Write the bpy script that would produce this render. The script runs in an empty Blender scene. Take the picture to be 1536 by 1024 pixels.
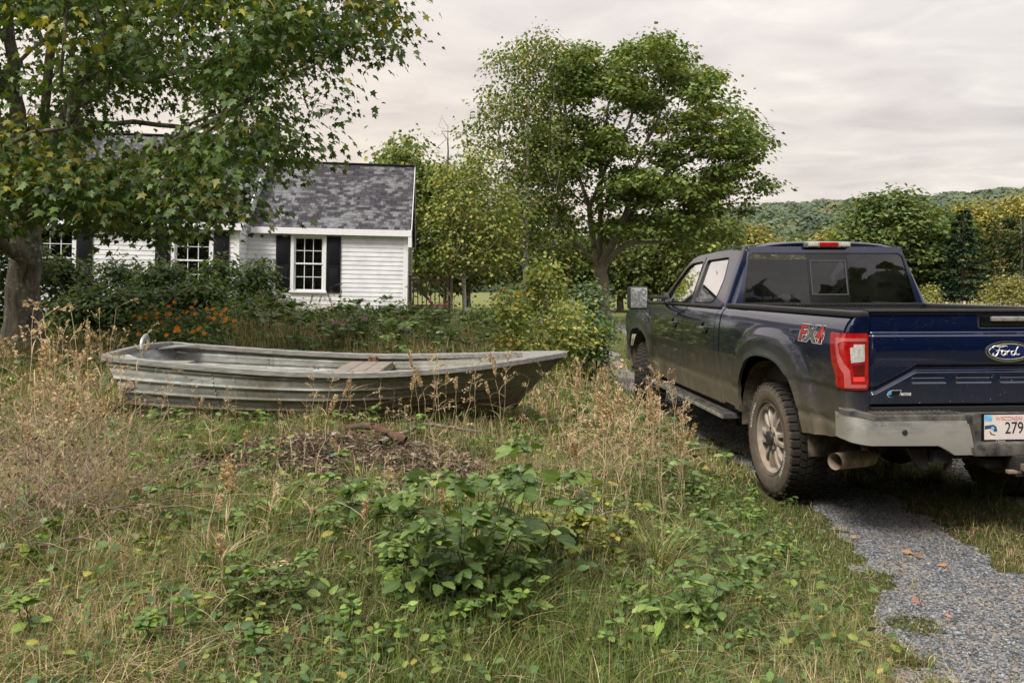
import bpy, bmesh, math, random
import numpy as np
from mathutils import Vector, Matrix
from mathutils.geometry import tessellate_polygon

sc = bpy.context.scene
COL = sc.collection
random.seed(11)
RNG = np.random.default_rng(11)
R = math.radians
PI = math.pi

# ---------------------------------------------------------------- camera model
F, H, Y0 = 1150.0, 1.565, 430.0          # focal length in photo pixels, eye height, horizon row
def at(px, py, Y):
    return Vector(((px - 768) / F * Y, Y, H - (py - Y0) / F * Y))

# ---------------------------------------------------------------- helpers
def link(o, parent=None):
    COL.objects.link(o)
    if parent is not None:
        o.parent = parent
    return o

def tag(o, label=None, cat=None, group=None, kind=None):
    if label: o['label'] = label
    if cat: o['category'] = cat
    if group: o['group'] = group
    if kind: o['kind'] = kind
    return o

def thing(name, label, cat, loc=(0, 0, 0), rotz=0.0, group=None):
    o = bpy.data.objects.new(name, None)
    o.empty_display_size = 0.1
    link(o)
    o.location = loc
    o.rotation_euler = (0, 0, rotz)
    return tag(o, label, cat, group)

def dup(root, loc, rotz=0.0, label=None, group=None, scale=1.0):
    r = root.copy(); COL.objects.link(r)
    r.location = loc; r.rotation_euler = (root.rotation_euler[0], root.rotation_euler[1], rotz)
    r.scale = (scale, scale, scale)
    if label: r['label'] = label
    if group: r['group'] = group
    for ch in list(root.children):
        c = ch.copy(); COL.objects.link(c); c.parent = r
        for g in list(ch.children):
            d = g.copy(); COL.objects.link(d); d.parent = c
    return r

def obj_bm(name, bm, mat, parent=None, smooth=False, angle=None):
    me = bpy.data.meshes.new(name)
    bmesh.ops.recalc_face_normals(bm, faces=bm.faces[:]) if angle is not None else None
    bm.to_mesh(me); bm.free()
    mats = mat if isinstance(mat, (list, tuple)) else [mat]
    for m in mats: me.materials.append(m)
    if smooth or angle is not None:
        me.shade_smooth()
        if angle is not None:
            me.set_sharp_from_angle(angle=R(angle))
    o = bpy.data.objects.new(name, me)
    return link(o, parent)

def np_obj(name, V, F_idx, F_cnt, mat, parent=None, col=None, smooth=False, matidx=None, uv=None):
    """V (n,3); F_idx flat loop indices; F_cnt verts per face; col (n,4) per point."""
    me = bpy.data.meshes.new(name)
    V = np.ascontiguousarray(V, dtype=np.float32)
    F_idx = np.ascontiguousarray(F_idx, dtype=np.int32)
    F_cnt = np.ascontiguousarray(F_cnt, dtype=np.int32)
    me.vertices.add(len(V)); me.vertices.foreach_set('co', V.ravel())
    me.loops.add(len(F_idx)); me.loops.foreach_set('vertex_index', F_idx)
    me.polygons.add(len(F_cnt))
    st = np.zeros(len(F_cnt), np.int32); st[1:] = np.cumsum(F_cnt)[:-1]
    me.polygons.foreach_set('loop_start', st)
    if smooth:
        me.polygons.foreach_set('use_smooth', np.ones(len(F_cnt), bool))
    for m in (mat if isinstance(mat, (list, tuple)) else [mat]): me.materials.append(m)
    if matidx is not None:
        me.polygons.foreach_set('material_index', np.ascontiguousarray(matidx, np.int32))
    if col is not None:
        a = me.color_attributes.new('tint', 'FLOAT_COLOR', 'POINT')
        a.data.foreach_set('color', np.ascontiguousarray(col, np.float32).ravel())
    if uv is not None:
        l = me.uv_layers.new(name='UVMap')
        l.data.foreach_set('uv', np.ascontiguousarray(uv[F_idx], np.float32).ravel())
    me.update(calc_edges=True)
    return link(bpy.data.objects.new(name, me), parent)

class Cloud:
    """collects numpy chunks into one mesh"""
    def __init__(s): s.V = []; s.I = []; s.C = []; s.K = []; s.n = 0
    def add(s, V, idx, cnt, col=None):
        s.V.append(V); s.I.append(np.asarray(idx).ravel() + s.n); s.C.append(np.asarray(cnt).ravel())
        if col is None: col = np.ones((len(V), 4))
        s.K.append(col); s.n += len(V)
    def stamp(s, tv, tf, pos, rot, scale, col, vein=True):
        """template verts/faces copied N times: rot (N,3,3), scale (N,) or (N,3), col (N,4)"""
        N = len(pos); n = len(tv)
        if N == 0: return
        sc_ = np.asarray(scale)
        loc = tv[None] * (sc_[:, None, None] if sc_.ndim == 1 else sc_[:, None, :])
        V = np.einsum('nij,nkj->nki', rot, loc) + pos[:, None]
        flat = np.concatenate([np.asarray(f) for f in tf]); cnt = np.array([len(f) for f in tf])
        I = (flat[None] + (np.arange(N) * n)[:, None]).ravel()
        K = np.repeat(col, n, 0)
        if vein:                                      # alpha runs 0 on the midrib .. 1 at the leaf edge
            K[:, 3] = np.tile(np.abs(tv[:, 0]) / (np.abs(tv[:, 0]).max() + 1e-9), N)
        s.add(V.reshape(-1, 3), I, np.tile(cnt, N), K)
    def build(s, name, mat, parent=None, smooth=False):
        return np_obj(name, np.concatenate(s.V), np.concatenate(s.I), np.concatenate(s.C), mat, parent, np.concatenate(s.K), smooth)

def rot_from(normal, spin):
    """rotation matrices with local z -> normal (N,3) and spin about it"""
    n = normal / (np.linalg.norm(normal, axis=1, keepdims=True) + 1e-9)
    a = np.where(np.abs(n[:, 2:3]) < .95, np.array([[0., 0, 1]]), np.array([[1., 0, 0]]))
    u = np.cross(a, n); u /= np.linalg.norm(u, axis=1, keepdims=True)
    v = np.cross(n, u)
    c, s_ = np.cos(spin)[:, None], np.sin(spin)[:, None]
    return np.stack([u * c + v * s_, v * c - u * s_, n], 2)

def rot_dir(d, up):
    """local y -> d, local z close to up"""
    y = d / (np.linalg.norm(d, axis=1, keepdims=True) + 1e-9)
    x = np.cross(y, up); x /= (np.linalg.norm(x, axis=1, keepdims=True) + 1e-9)
    z = np.cross(x, y)
    return np.stack([x, y, z], 2)

def _h(ix, iy, s):
    n = (ix * 374761393 + iy * 668265263 + s * 974711) & 0xffffffff
    n = ((n ^ (n >> 13)) * 1274126177) & 0xffffffff
    return ((n ^ (n >> 16)) & 0xffff) / 65535.0
def vnoise(x, y, s=0):
    x = np.asarray(x, float); y = np.asarray(y, float)
    ix = np.floor(x).astype(np.int64); iy = np.floor(y).astype(np.int64)
    fx = x - ix; fy = y - iy
    fx = fx * fx * (3 - 2 * fx); fy = fy * fy * (3 - 2 * fy)
    a = _h(ix, iy, s); b = _h(ix + 1, iy, s); c = _h(ix, iy + 1, s); d = _h(ix + 1, iy + 1, s)
    return (a * (1 - fx) + b * fx) * (1 - fy) + (c * (1 - fx) + d * fx) * fy
def fbm(x, y, s=0, o=4):
    t = 0; a = .5
    for k in range(o):
        t = t + a * vnoise(x * 2 ** k, y * 2 ** k, s + k * 17); a *= .5
    return t / (1 - .5 ** o)
def sstep(v, a, b):
    t = np.clip((np.asarray(v, float) - a) / (b - a), 0, 1)
    return t * t * (3 - 2 * t)

# ---------------------------------------------------------------- simple solids for bmesh parts
def bm_box(bm, lo, hi, bev=0.0, M=None):
    r = bmesh.ops.create_cube(bm, size=1.0)
    vs = r['verts']
    lo = Vector(lo); hi = Vector(hi)
    for v in vs:
        v.co = Vector((lo[i] + (hi[i] - lo[i]) * (v.co[i] + .5) for i in range(3)))
    if bev > 0:
        es = list({e for v in vs for e in v.link_edges})
        b = bmesh.ops.bevel(bm, geom=es, offset=bev, segments=2, affect='EDGES', profile=.6)
        vs = list({v for f in b['faces'] for v in f.verts} | {v for v in vs if v.is_valid})
    if M is not None:
        for v in vs: v.co = M @ v.co
    return vs

def bm_tube(bm, pts, rads, n=8, cap=True):
    pts = [Vector(p) for p in pts]
    if not hasattr(rads, '__len__'): rads = [rads] * len(pts)
    rings = []; up = None
    for i, p in enumerate(pts):
        d = (pts[min(i + 1, len(pts) - 1)] - pts[max(i - 1, 0)]).normalized()
        if up is None:
            a = Vector((0, 0, 1)) if abs(d.z) < .9 else Vector((1, 0, 0))
            up = d.cross(a).normalized()
        else:
            up = (up - d * up.dot(d)).normalized()
        w = d.cross(up)
        rings.append([bm.verts.new(p + (up * math.cos(2 * PI * k / n) + w * math.sin(2 * PI * k / n)) * rads[i]) for k in range(n)])
    for a, b in zip(rings[:-1], rings[1:]):
        for k in range(n):
            bm.faces.new((a[k], a[(k + 1) % n], b[(k + 1) % n], b[k]))
    if cap:
        bm.faces.new(rings[0][::-1]); bm.faces.new(rings[-1])
    return rings

def bm_lathe(bm, prof, n=48, axis='Y', M=None, closed=False):
    """prof: (r, h) list revolved about local axis Y"""
    rings = []
    for r, h in prof:
        ring = []
        for k in range(n):
            a = 2 * PI * k / n
            co = Vector((r * math.cos(a), h, r * math.sin(a)))
            if M is not None: co = M @ co
            ring.append(bm.verts.new(co))
        rings.append(ring)
    pairs = list(zip(rings[:-1], rings[1:])) + ([(rings[-1], rings[0])] if closed else [])
    for a, b in pairs:
        for k in range(n):
            bm.faces.new((a[k], a[(k + 1) % n], b[(k + 1) % n], b[k]))
    return rings

def bm_prism(bm, poly, a, b, fn):
    """poly of (u,v) extruded between a and b; fn(u,v,w)->xyz"""
    A = [bm.verts.new(fn(u, v, a)) for u, v in poly]; B = [bm.verts.new(fn(u, v, b)) for u, v in poly]
    n = len(poly)
    for k in range(n):
        bm.faces.new((A[k], A[(k + 1) % n], B[(k + 1) % n], B[k]))
    bm.faces.new(A[::-1]); bm.faces.new(B)

def surf_poly(poly, fn, holes=(), du=None, dv=None, rim=0.0, rimdir=None, bm=None):
    """2-D polygon (with holes) filled, sliced on a grid and mapped to 3-D by fn(u,v)."""
    own = bm is None
    b = bmesh.new()
    loops = [list(poly)] + [list(h) for h in holes]
    pts = [Vector((u, v, 0)) for lp in loops for u, v in lp]
    vs = [b.verts.new(p) for p in pts]
    for t in tessellate_polygon([[Vector((u, v, 0)) for u, v in lp] for lp in loops]):
        try: b.faces.new([vs[i] for i in t])
        except ValueError: pass
    us = [p.x for p in pts]; ws = [p.y for p in pts]
    def cuts(lo, hi, d): 
        n = int(math.floor((hi - lo) / d)); return [lo + (hi - lo) * (k + 1) / (n + 1) for k in range(n)]
    if du:
        for u in cuts(min(us), max(us), du):
            bmesh.ops.bisect_plane(b, geom=b.verts[:] + b.edges[:] + b.faces[:], dist=1e-6, plane_co=(u, 0, 0), plane_no=(1, 0, 0))
    if dv:
        for w in cuts(min(ws), max(ws), dv):
            bmesh.ops.bisect_plane(b, geom=b.verts[:] + b.edges[:] + b.faces[:], dist=1e-6, plane_co=(0, w, 0), plane_no=(0, 1, 0))
    bmesh.ops.dissolve_degenerate(b, dist=1e-6, edges=b.edges[:])
    for f in b.faces:
        if f.normal.z < 0: f.normal_flip()
    if rim:
        be = [e for e in b.edges if e.is_boundary]
        r = bmesh.ops.extrude_edge_only(b, edges=be)
        new = {g for g in r['geom'] if isinstance(g, bmesh.types.BMVert)}
    else: new = set()
    rd = Vector(rimdir) if rimdir is not None else Vector((0, 0, 0))
    for v in b.verts:
        c = Vector(fn(v.co.x, v.co.y))
        if v in new: c = c + rd * rim
        v.co = c
    if own: return b
    me = bpy.data.meshes.new('tmp'); b.to_mesh(me); b.free(); bm.from_mesh(me); bpy.data.meshes.remove(me)
    return bm

def text_mesh(body, size=1.0, extrude=0.0, shear=0.0, bold=0.0):
    """built-in font as a bmesh in the xy plane, centred"""
    cu = bpy.data.curves.new('txt', 'FONT'); cu.body = body; cu.size = size; cu.extrude = extrude; cu.shear = shear; cu.offset = bold
    cu.align_x = 'CENTER'; cu.align_y = 'CENTER'; cu.resolution_u = 4
    o = bpy.data.objects.new('txt', cu); COL.objects.link(o)
    bpy.context.view_layer.update()
    dg = bpy.context.evaluated_depsgraph_get()
    me = bpy.data.meshes.new_from_object(o.evaluated_get(dg))
    bm = bmesh.new(); bm.from_mesh(me)
    bpy.data.objects.remove(o); bpy.data.meshes.remove(me); bpy.data.curves.remove(cu)
    return bm

def arc(cx, cy, r, a0, a1, n, ry=None):
    ry = r if ry is None else ry
    return [(cx + r * math.cos(R(a0 + (a1 - a0) * k / n)), cy + ry * math.sin(R(a0 + (a1 - a0) * k / n))) for k in range(n + 1)]

def catmull(pts, n=6):
    P = [Vector(p) for p in pts]; P = [P[0] * 2 - P[1]] + P + [P[-1] * 2 - P[-2]]; out = []
    for i in range(1, len(P) - 2):
        for k in range(n):
            t = k / n
            out.append(.5 * ((2 * P[i]) + (P[i + 1] - P[i - 1]) * t + (2 * P[i - 1] - 5 * P[i] + 4 * P[i + 1] - P[i + 2]) * t * t + (3 * P[i] - P[i - 1] - 3 * P[i + 1] + P[i + 2]) * t ** 3))
    out.append(P[-2]); return out

# ---------------------------------------------------------------- node materials
class Mat:
    def __init__(s, name):
        s.m = bpy.data.materials.new(name); s.m.use_nodes = True
        s.t = s.m.node_tree; s.t.nodes.clear()
        s.out = s.n('ShaderNodeOutputMaterial')
    def n(s, typ, **kw):
        nd = s.t.nodes.new(typ)
        for k, v in kw.items(): setattr(nd, k, v)
        return nd
    def l(s, a, b): s.t.links.new(a, b)
    def val(s, sock, v):
        if hasattr(v, 'is_linked') or isinstance(v, bpy.types.NodeSocket): s.l(v, sock)
        else:
            if isinstance(v, tuple) and len(v) == 3 and len(sock.default_value) == 4: v = (*v, 1)
            sock.default_value = v
    def coord(s, kind='Object', scale=None):
        c = s.n('ShaderNodeTexCoord').outputs[kind]
        if scale is not None:
            mp = s.n('ShaderNodeMapping'); mp.inputs['Scale'].default_value = scale if hasattr(scale, '__len__') else (scale,) * 3
            s.l(c, mp.inputs['Vector']); return mp.outputs[0]
        return c
    def noise(s, vec, scale, detail=4, rough=.55, dist=0.0, out='Fac'):
        nd = s.n('ShaderNodeTexNoise'); nd.inputs['Scale'].default_value = scale; nd.inputs['Detail'].default_value = detail
        nd.inputs['Roughness'].default_value = rough; nd.inputs['Distortion'].default_value = dist
        if vec is not None: s.l(vec, nd.inputs['Vector'])
        return nd.outputs[out]
    def voro(s, vec, scale, feature='F1', out='Distance', rand=1.0):
        nd = s.n('ShaderNodeTexVoronoi', feature=feature); nd.inputs['Scale'].default_value = scale; nd.inputs['Randomness'].default_value = rand
        if vec is not None: s.l(vec, nd.inputs['Vector'])
        return nd.outputs[out]
    def ramp(s, fac, stops, interp='LINEAR'):
        nd = s.n('ShaderNodeValToRGB'); cr = nd.color_ramp; cr.interpolation = interp
        while len(cr.elements) < len(stops): cr.elements.new(.5)
        for e, (p, c) in zip(cr.elements, stops):
            e.position = p; e.color = (c, c, c, 1) if not hasattr(c, '__len__') else (*c[:3], 1)
        s.l(fac, nd.inputs['Fac']); return nd.outputs['Color']
    def mix(s, fac, a, b, mode='MIX'):
        nd = s.n('ShaderNodeMix', data_type='RGBA', blend_type=mode)
        s.val(nd.inputs[0], fac); s.val(nd.inputs[6], a); s.val(nd.inputs[7], b); return nd.outputs[2]
    def math(s, op, a, b=None, c=None, clamp=False):
        nd = s.n('ShaderNodeMath', operation=op); nd.use_clamp = clamp
        for i, v in enumerate((a, b, c)):
            if v is not None: s.val(nd.inputs[i], v)
        return nd.outputs[0]
    def sep(s, vec):
        nd = s.n('ShaderNodeSeparateXYZ'); s.l(vec, nd.inputs[0]); return nd.outputs
    def attr(s, name='tint', out='Color'):
        nd = s.n('ShaderNodeAttribute'); nd.attribute_name = name; return nd.outputs[out]
    def bump(s, h, strength=.5, dist=.01, normal=None):
        nd = s.n('ShaderNodeBump'); nd.inputs['Strength'].default_value = strength; nd.inputs['Distance'].default_value = dist
        s.l(h, nd.inputs['Height'])
        if normal is not None: s.l(normal, nd.inputs['Normal'])
        return nd.outputs[0]
    def principled(s, color, rough=.6, metal=0.0, normal=None, coat=0.0, spec=.5, coat_rough=.05, trans=0.0, ior=None, emit=None, estr=0):
        nd = s.n('ShaderNodeBsdfPrincipled')
        s.val(nd.inputs['Base Color'], color); s.val(nd.inputs['Roughness'], rough); s.val(nd.inputs['Metallic'], metal)
        s.val(nd.inputs['Specular IOR Level'], spec); s.val(nd.inputs['Coat Weight'], coat); nd.inputs['Coat Roughness'].default_value = coat_rough
        if ior: nd.inputs['IOR'].default_value = ior
        nd.inputs['Transmission Weight'].default_value = trans
        if normal is not None: s.l(normal, nd.inputs['Normal'])
        return nd
    def done(s, shader):
        s.l(shader.outputs[0] if hasattr(shader, 'outputs') else shader, s.out.inputs['Surface']); return s.m

def simple(name, color, rough=.6, metal=0.0, var=.15, scale=12, **kw):
    m = Mat(name); c = m.coord()
    f = m.noise(c, scale, 5)
    dark = tuple(x * (1 - var) for x in color); lite = tuple(min(1, x * (1 + var)) for x in color)
    return m.done(m.principled(m.ramp(f, [(.3, dark), (.7, lite)]), rough, metal, **kw))

def leaf_mat(name, transl=.35, rough=.5, spec=.35, gain=1.0, veins=False, blotch=0.0):
    m = Mat(name)
    c = m.attr()
    nf = m.noise(m.coord('Object'), 40, 2)
    c2 = m.mix(1.0, m.mix(m.math('MULTIPLY', nf, .35), c, (0.0, 0.0, 0.0), 'MIX'), (gain, gain, gain), 'MULTIPLY')
    if veins:
        al = m.attr(out='Alpha')
        c2 = m.mix(m.ramp(al, [(.02, .45), (.10, 0)]), c2, m.mix(1.0, c2, (2.0, 1.8, 1.7), 'MULTIPLY'))
        rb = m.n('ShaderNodeTexWave'); rb.inputs['Scale'].default_value = 38; rb.inputs['Distortion'].default_value = 3; m.l(m.coord('Object'), rb.inputs['Vector'])
        c2 = m.mix(m.math('MULTIPLY', rb.outputs['Fac'], .22), c2, m.mix(1.0, c2, (.55, .6, .5), 'MULTIPLY'))
    if blotch:
        bl = m.ramp(m.noise(m.coord('Object'), 55, 4, .7), [(.60, 0), (.72, blotch)])
        c2 = m.mix(bl, c2, (.20, .14, .05))
    p = m.principled(c2, rough, spec=spec)
    tr = m.n('ShaderNodeBsdfTranslucent')
    tc = m.mix(1.0, c2, (1.35, 1.35, .55), 'MULTIPLY'); m.l(tc, tr.inputs['Color'])
    mx = m.n('ShaderNodeMixShader'); mx.inputs[0].default_value = transl
    m.l(p.outputs[0], mx.inputs[1]); m.l(tr.outputs[0], mx.inputs[2])
    return m.done(mx)

# ---------------------------------------------------------------- terrain
def gz(x, y):
    x = np.asarray(x, float); y = np.asarray(y, float)
    s = 2.0 - x
    near = sstep(s, -.1, 3.3) * (1 - .0 * y)
    z = .50 * near + .34 * sstep(s, 1.2, 6.0) * sstep(y, 5.5, 12)
    far = sstep(y, 26, 60)
    z = z * (1 - far)
    z = z + near * .05 * (fbm(x * .9, y * .9, 3, 3) - .5) + .012 * (vnoise(x * 3.1, y * 3.1, 9) - .5)
    z = z + .11 * np.exp(-(((x + 1.05) / .85) ** 2 + ((y - 4.70) / .55) ** 2))
    # centre strip of the drive stands a little proud of the wheel tracks
    z = z + .035 * sstep(x, 2.65, 2.95) * (1 - sstep(x, 3.45, 3.75)) * (1 - sstep(y, 20, 30))
    # the far field drops gently toward the wood, then the hill is a terrain of its own
    z = z - .5 * sstep(y, 55, 90)
    return z
def gzf(x, y): return float(gz(x, y))
# ================================================================= camera, sky, sun
cam = bpy.data.cameras.new('camera'); cam_o = bpy.data.objects.new('camera', cam); COL.objects.link(cam_o)
cam.sensor_width = 36.0; cam.sensor_fit = 'HORIZONTAL'; cam.lens = 36.0 * F / 1536
cam.shift_y = -(512 - Y0) / 1536
cam.clip_start = .05; cam.clip_end = 6000
cam_o.location = (0, 0, H); cam_o.rotation_euler = (R(90), 0, 0)
sc.camera = cam_o

SUN_EL, SUN_AZ = R(52), R(215)      # high behind the camera's left shoulder, through thin overcast (azimuth clockwise from +Y)
w = bpy.data.worlds.new("World"); sc.world = w; w.use_nodes = True
nt = w.node_tree; nt.nodes.clear()
def N(t, **k):
    n = nt.nodes.new(t)
    for a, b in k.items(): setattr(n, a, b)
    return n
def Lk(a, b): nt.links.new(a, b)
def MX(fac, a, b):
    n = N('ShaderNodeMix', data_type='RGBA')
    for s_, v in ((n.inputs[0], fac), (n.inputs[6], a), (n.inputs[7], b)):
        if isinstance(v, bpy.types.NodeSocket): Lk(v, s_)
        else: s_.default_value = v if not isinstance(v, tuple) else (*v, 1)
    return n.outputs[2]
def MT(op, a, b=None, c=None):
    n = N('ShaderNodeMath', operation=op)
    for i, v in enumerate((a, b, c)):
        if v is None: continue
        if isinstance(v, bpy.types.NodeSocket): Lk(v, n.inputs[i])
        else: n.inputs[i].default_value = v
    return n.outputs[0]
def RP(fac, st):
    n = N('ShaderNodeValToRGB'); cr = n.color_ramp
    while len(cr.elements) < len(st): cr.elements.new(.5)
    for e, (p, c) in zip(cr.elements, st): e.position = p; e.color = (*c, 1) if hasattr(c, '__len__') else (c, c, c, 1)
    Lk(fac, n.inputs['Fac']); return n.outputs['Color']
sky = N('ShaderNodeTexSky'); sky.sky_type = 'NISHITA'; sky.sun_disc = False
sky.sun_elevation = SUN_EL; sky.sun_rotation = SUN_AZ; sky.altitude = 200; sky.air_density = 1.2; sky.dust_density = 2.5
tc = N('ShaderNodeTexCoord'); sp = N('ShaderNodeSeparateXYZ'); Lk(tc.outputs['Generated'], sp.inputs[0])
zc = MT('MAXIMUM', sp.outputs[2], 0.0)
inv = MT('DIVIDE', 1.0, MT('ADD', zc, .12))
cv = N('ShaderNodeCombineXYZ'); Lk(MT('MULTIPLY', sp.outputs[0], inv), cv.inputs[0]); Lk(MT('MULTIPLY', sp.outputs[1], inv), cv.inputs[1])
mp = N('ShaderNodeMapping'); mp.inputs['Scale'].default_value = (.50, .66, 1); mp.inputs['Rotation'].default_value = (0, 0, .42); Lk(cv.outputs[0], mp.inputs[0])
nz = N('ShaderNodeTexNoise'); nz.inputs['Scale'].default_value = 1.15; nz.inputs['Detail'].default_value = 9; nz.inputs['Roughness'].default_value = .56; nz.inputs['Distortion'].default_value = .45; Lk(mp.outputs[0], nz.inputs[0])
nz2 = N('ShaderNodeTexNoise'); nz2.inputs['Scale'].default_value = 4.5; nz2.inputs['Detail'].default_value = 6; nz2.inputs['Distortion'].default_value = .8; Lk(mp.outputs[0], nz2.inputs[0])
cl = MT('ADD', MT('MULTIPLY', nz.outputs[0], .68), MT('MULTIPLY', nz2.outputs[0], .32))
# cloud sheet: lilac grey above, cream and pink low down toward the left
g_grey = RP(cl, [(.35, (5.3, 5.2, 5.55)), (.45, (6.3, 6.12, 6.38)), (.53, (7.4, 7.15, 7.15)), (.61, (9.2, 8.8, 8.5))])
g_warm = RP(cl, [(.32, (6.8, 5.9, 5.5)), (.45, (8.9, 7.7, 6.6)), (.60, (11.0, 9.8, 8.3))])
side_ = MT('MULTIPLY_ADD', sp.outputs[0], -.8, .85)
low = MT('SUBTRACT', 1.2, MT('MULTIPLY', zc, 2.0))
wf = MT('MULTIPLY', MT('MAXIMUM', low, 0.0), MT('MINIMUM', MT('MAXIMUM', side_, 0.25), 1.0))
cloud = MX(wf, g_grey, g_warm)
# overcast, boosted overhead and behind the viewer, out of frame, as added light
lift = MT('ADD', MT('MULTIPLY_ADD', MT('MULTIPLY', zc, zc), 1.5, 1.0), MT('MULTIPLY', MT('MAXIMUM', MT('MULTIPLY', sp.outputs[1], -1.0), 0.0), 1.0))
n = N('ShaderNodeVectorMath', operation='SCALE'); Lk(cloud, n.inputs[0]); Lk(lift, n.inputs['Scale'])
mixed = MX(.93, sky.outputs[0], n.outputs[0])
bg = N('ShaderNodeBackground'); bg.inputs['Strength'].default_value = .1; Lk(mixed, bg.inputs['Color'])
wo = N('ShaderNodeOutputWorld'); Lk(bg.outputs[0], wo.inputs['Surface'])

sun = bpy.data.lights.new('sun', 'SUN'); sun.energy = 4.5; sun.angle = R(18); sun.color = (1.0, .94, .84)
so = bpy.data.objects.new('sun', sun); COL.objects.link(so)
d = Vector((math.sin(SUN_AZ) * math.cos(SUN_EL), math.cos(SUN_AZ) * math.cos(SUN_EL), math.sin(SUN_EL)))
so.rotation_euler = d.to_track_quat('Z', 'Y').to_euler(); so.location = d * 50

sc.view_settings.view_transform = 'Standard'; sc.view_settings.look = 'None'; sc.view_settings.exposure = 0
sc.render.engine = 'CYCLES'
sc.cycles.use_denoising = True
sc.cycles.max_bounces = 6; sc.cycles.diffuse_bounces = 3; sc.cycles.glossy_bounces = 3; sc.cycles.transmission_bounces = 4
sc.cycles.transparent_max_bounces = 6; sc.cycles.caustics_reflective = False; sc.cycles.caustics_refractive = False
sc.cycles.sample_clamp_indirect = 6

# ================================================================= ground and drive
def ground_mat():
    m = Mat('ground_soil'); c = m.coord('Object')
    a = m.noise(c, .7, 6); b = m.noise(c, 9, 6, .65); d_ = m.noise(c, 60, 4, .7)
    soil = m.ramp(b, [(.3, (.035, .028, .016)), (.5, (.085, .068, .036)), (.7, (.16, .125, .07))])
    grn = m.ramp(d_, [(.3, (.03, .042, .012)), (.55, (.08, .095, .03)), (.75, (.16, .15, .065))])
    col = m.mix(m.ramp(a, [(.35, .35), (.6, .85)]), soil, grn)
    y = m.sep(c)[1]
    far = m.ramp(m.math('DIVIDE', y, 60), [(.2, 0), (.6, 1)])
    fld = m.ramp(m.noise(m.coord('Object', (.15, .6, 1)), 2.2, 6, .6), [(.35, (.10, .125, .04)), (.55, (.17, .175, .065)), (.7, (.25, .22, .10))])
    col = m.mix(far, col, fld)
    return m.done(m.principled(col, .95, spec=.1, normal=m.bump(d_, .8, .03)))
xs = np.unique(np.concatenate([np.linspace(-9, 7, 130), np.linspace(-60, -9, 40), np.linspace(7, 90, 60), np.linspace(-900, -60, 15), np.linspace(90, 1200, 15)]))
ys = np.unique(np.concatenate([np.linspace(-4, 14, 140), np.linspace(14, 60, 70), np.linspace(60, 130, 25), np.linspace(130, 2500, 12), np.linspace(-60, -4, 8)]))
X, Y = np.meshgrid(xs, ys); Z = gz(X, Y)
def grid_idx(nx, ny):
    i = np.arange(ny - 1)[:, None] * nx + np.arange(nx - 1)[None]
    return np.stack([i, i + 1, i + nx + 1, i + nx], -1).reshape(-1, 4)
gi = grid_idx(len(xs), len(ys))
g = np_obj('ground', np.stack([X, Y, Z], -1).reshape(-1, 3), gi.ravel(), np.full(len(gi), 4), ground_mat(), smooth=True)
tag(g, kind='structure')

def track_mask(x, y):
    """1 on the two gravel wheel tracks, 0 on grass; ragged edges"""
    bend = np.where(y > 5.7, -.062 * (y - 5.7), 0) + np.where(y > 14, .11 * (y - 14), 0)
    j = .34 * (fbm(x * 2.0, y * 2.0, 41, 4) - .5) + .30 * (fbm(x * 8, y * 8, 77, 3) - .5)
    jl = j * (1 + 1.2 * sstep(-y, -6, -3))
    lft = 2.08 - .145 * np.maximum(5.5 - y, 0) + np.maximum(y - 5.5, 0) * -.02
    m1 = sstep(x + jl, lft + bend - .03, lft + bend + .05) * (1 - sstep(x + j, 2.66 + bend, 2.80 + bend))
    m1 = m1 * (1 - .6 * sstep(fbm(x * 3.4, y * 3.4, 19, 3), .56, .62) * (1 - sstep(x, lft + bend + .12, lft + bend + .34)))
    m2 = sstep(x + j, 3.62 + bend, 3.74 + bend) * (1 - sstep(x + j, 4.7 + bend, 4.85 + bend))
    return np.maximum(m1, m2)
def gravel_mat():
    m = Mat('gravel_bed'); c = m.coord('Object')
    v = m.voro(c, 62, out='Color'); dd = m.voro(c, 62)
    f = m.noise(c, 2.5, 5)
    g_ = m.ramp(m.sep(v)[0], [(.0, (.09, .094, .10)), (.5, (.20, .207, .22)), (.85, (.28, .285, .295)), (1, (.45, .45, .45))])
    g_ = m.mix(m.ramp(dd, [(.35, 0), (.75, .8)]), g_, (.03, .03, .03))
    g_ = m.mix(m.ramp(f, [(.44, 0), (.62, .85)]), g_, (.28, .235, .185))
    return m.done(m.principled(g_, .85, spec=.3, normal=m.bump(m.math('SUBTRACT', 1.0, dd), .9, .012)))
gx = np.arange(.6, 5.2, .035); gy = np.concatenate([np.arange(1.2, 9, .035), np.arange(9, 34, .2)])
X, Y = np.meshgrid(gx, gy)
Xw = X + np.where(Y > 14, .11 * (Y - 14), 0)
Z = gz(Xw, Y) + .006
mk = track_mask(Xw, Y)
gi = grid_idx(len(gx), len(gy)); keep = mk.reshape(-1)[gi].mean(1) > .5
gi = gi[keep]
used, invi = np.unique(gi, return_inverse=True)
V = np.stack([Xw, Y, Z], -1).reshape(-1, 3)[used]
d_o = np_obj('driveway', V, invi.ravel(), np.full(len(gi), 4), gravel_mat(), smooth=True); tag(d_o, kind='structure')

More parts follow.
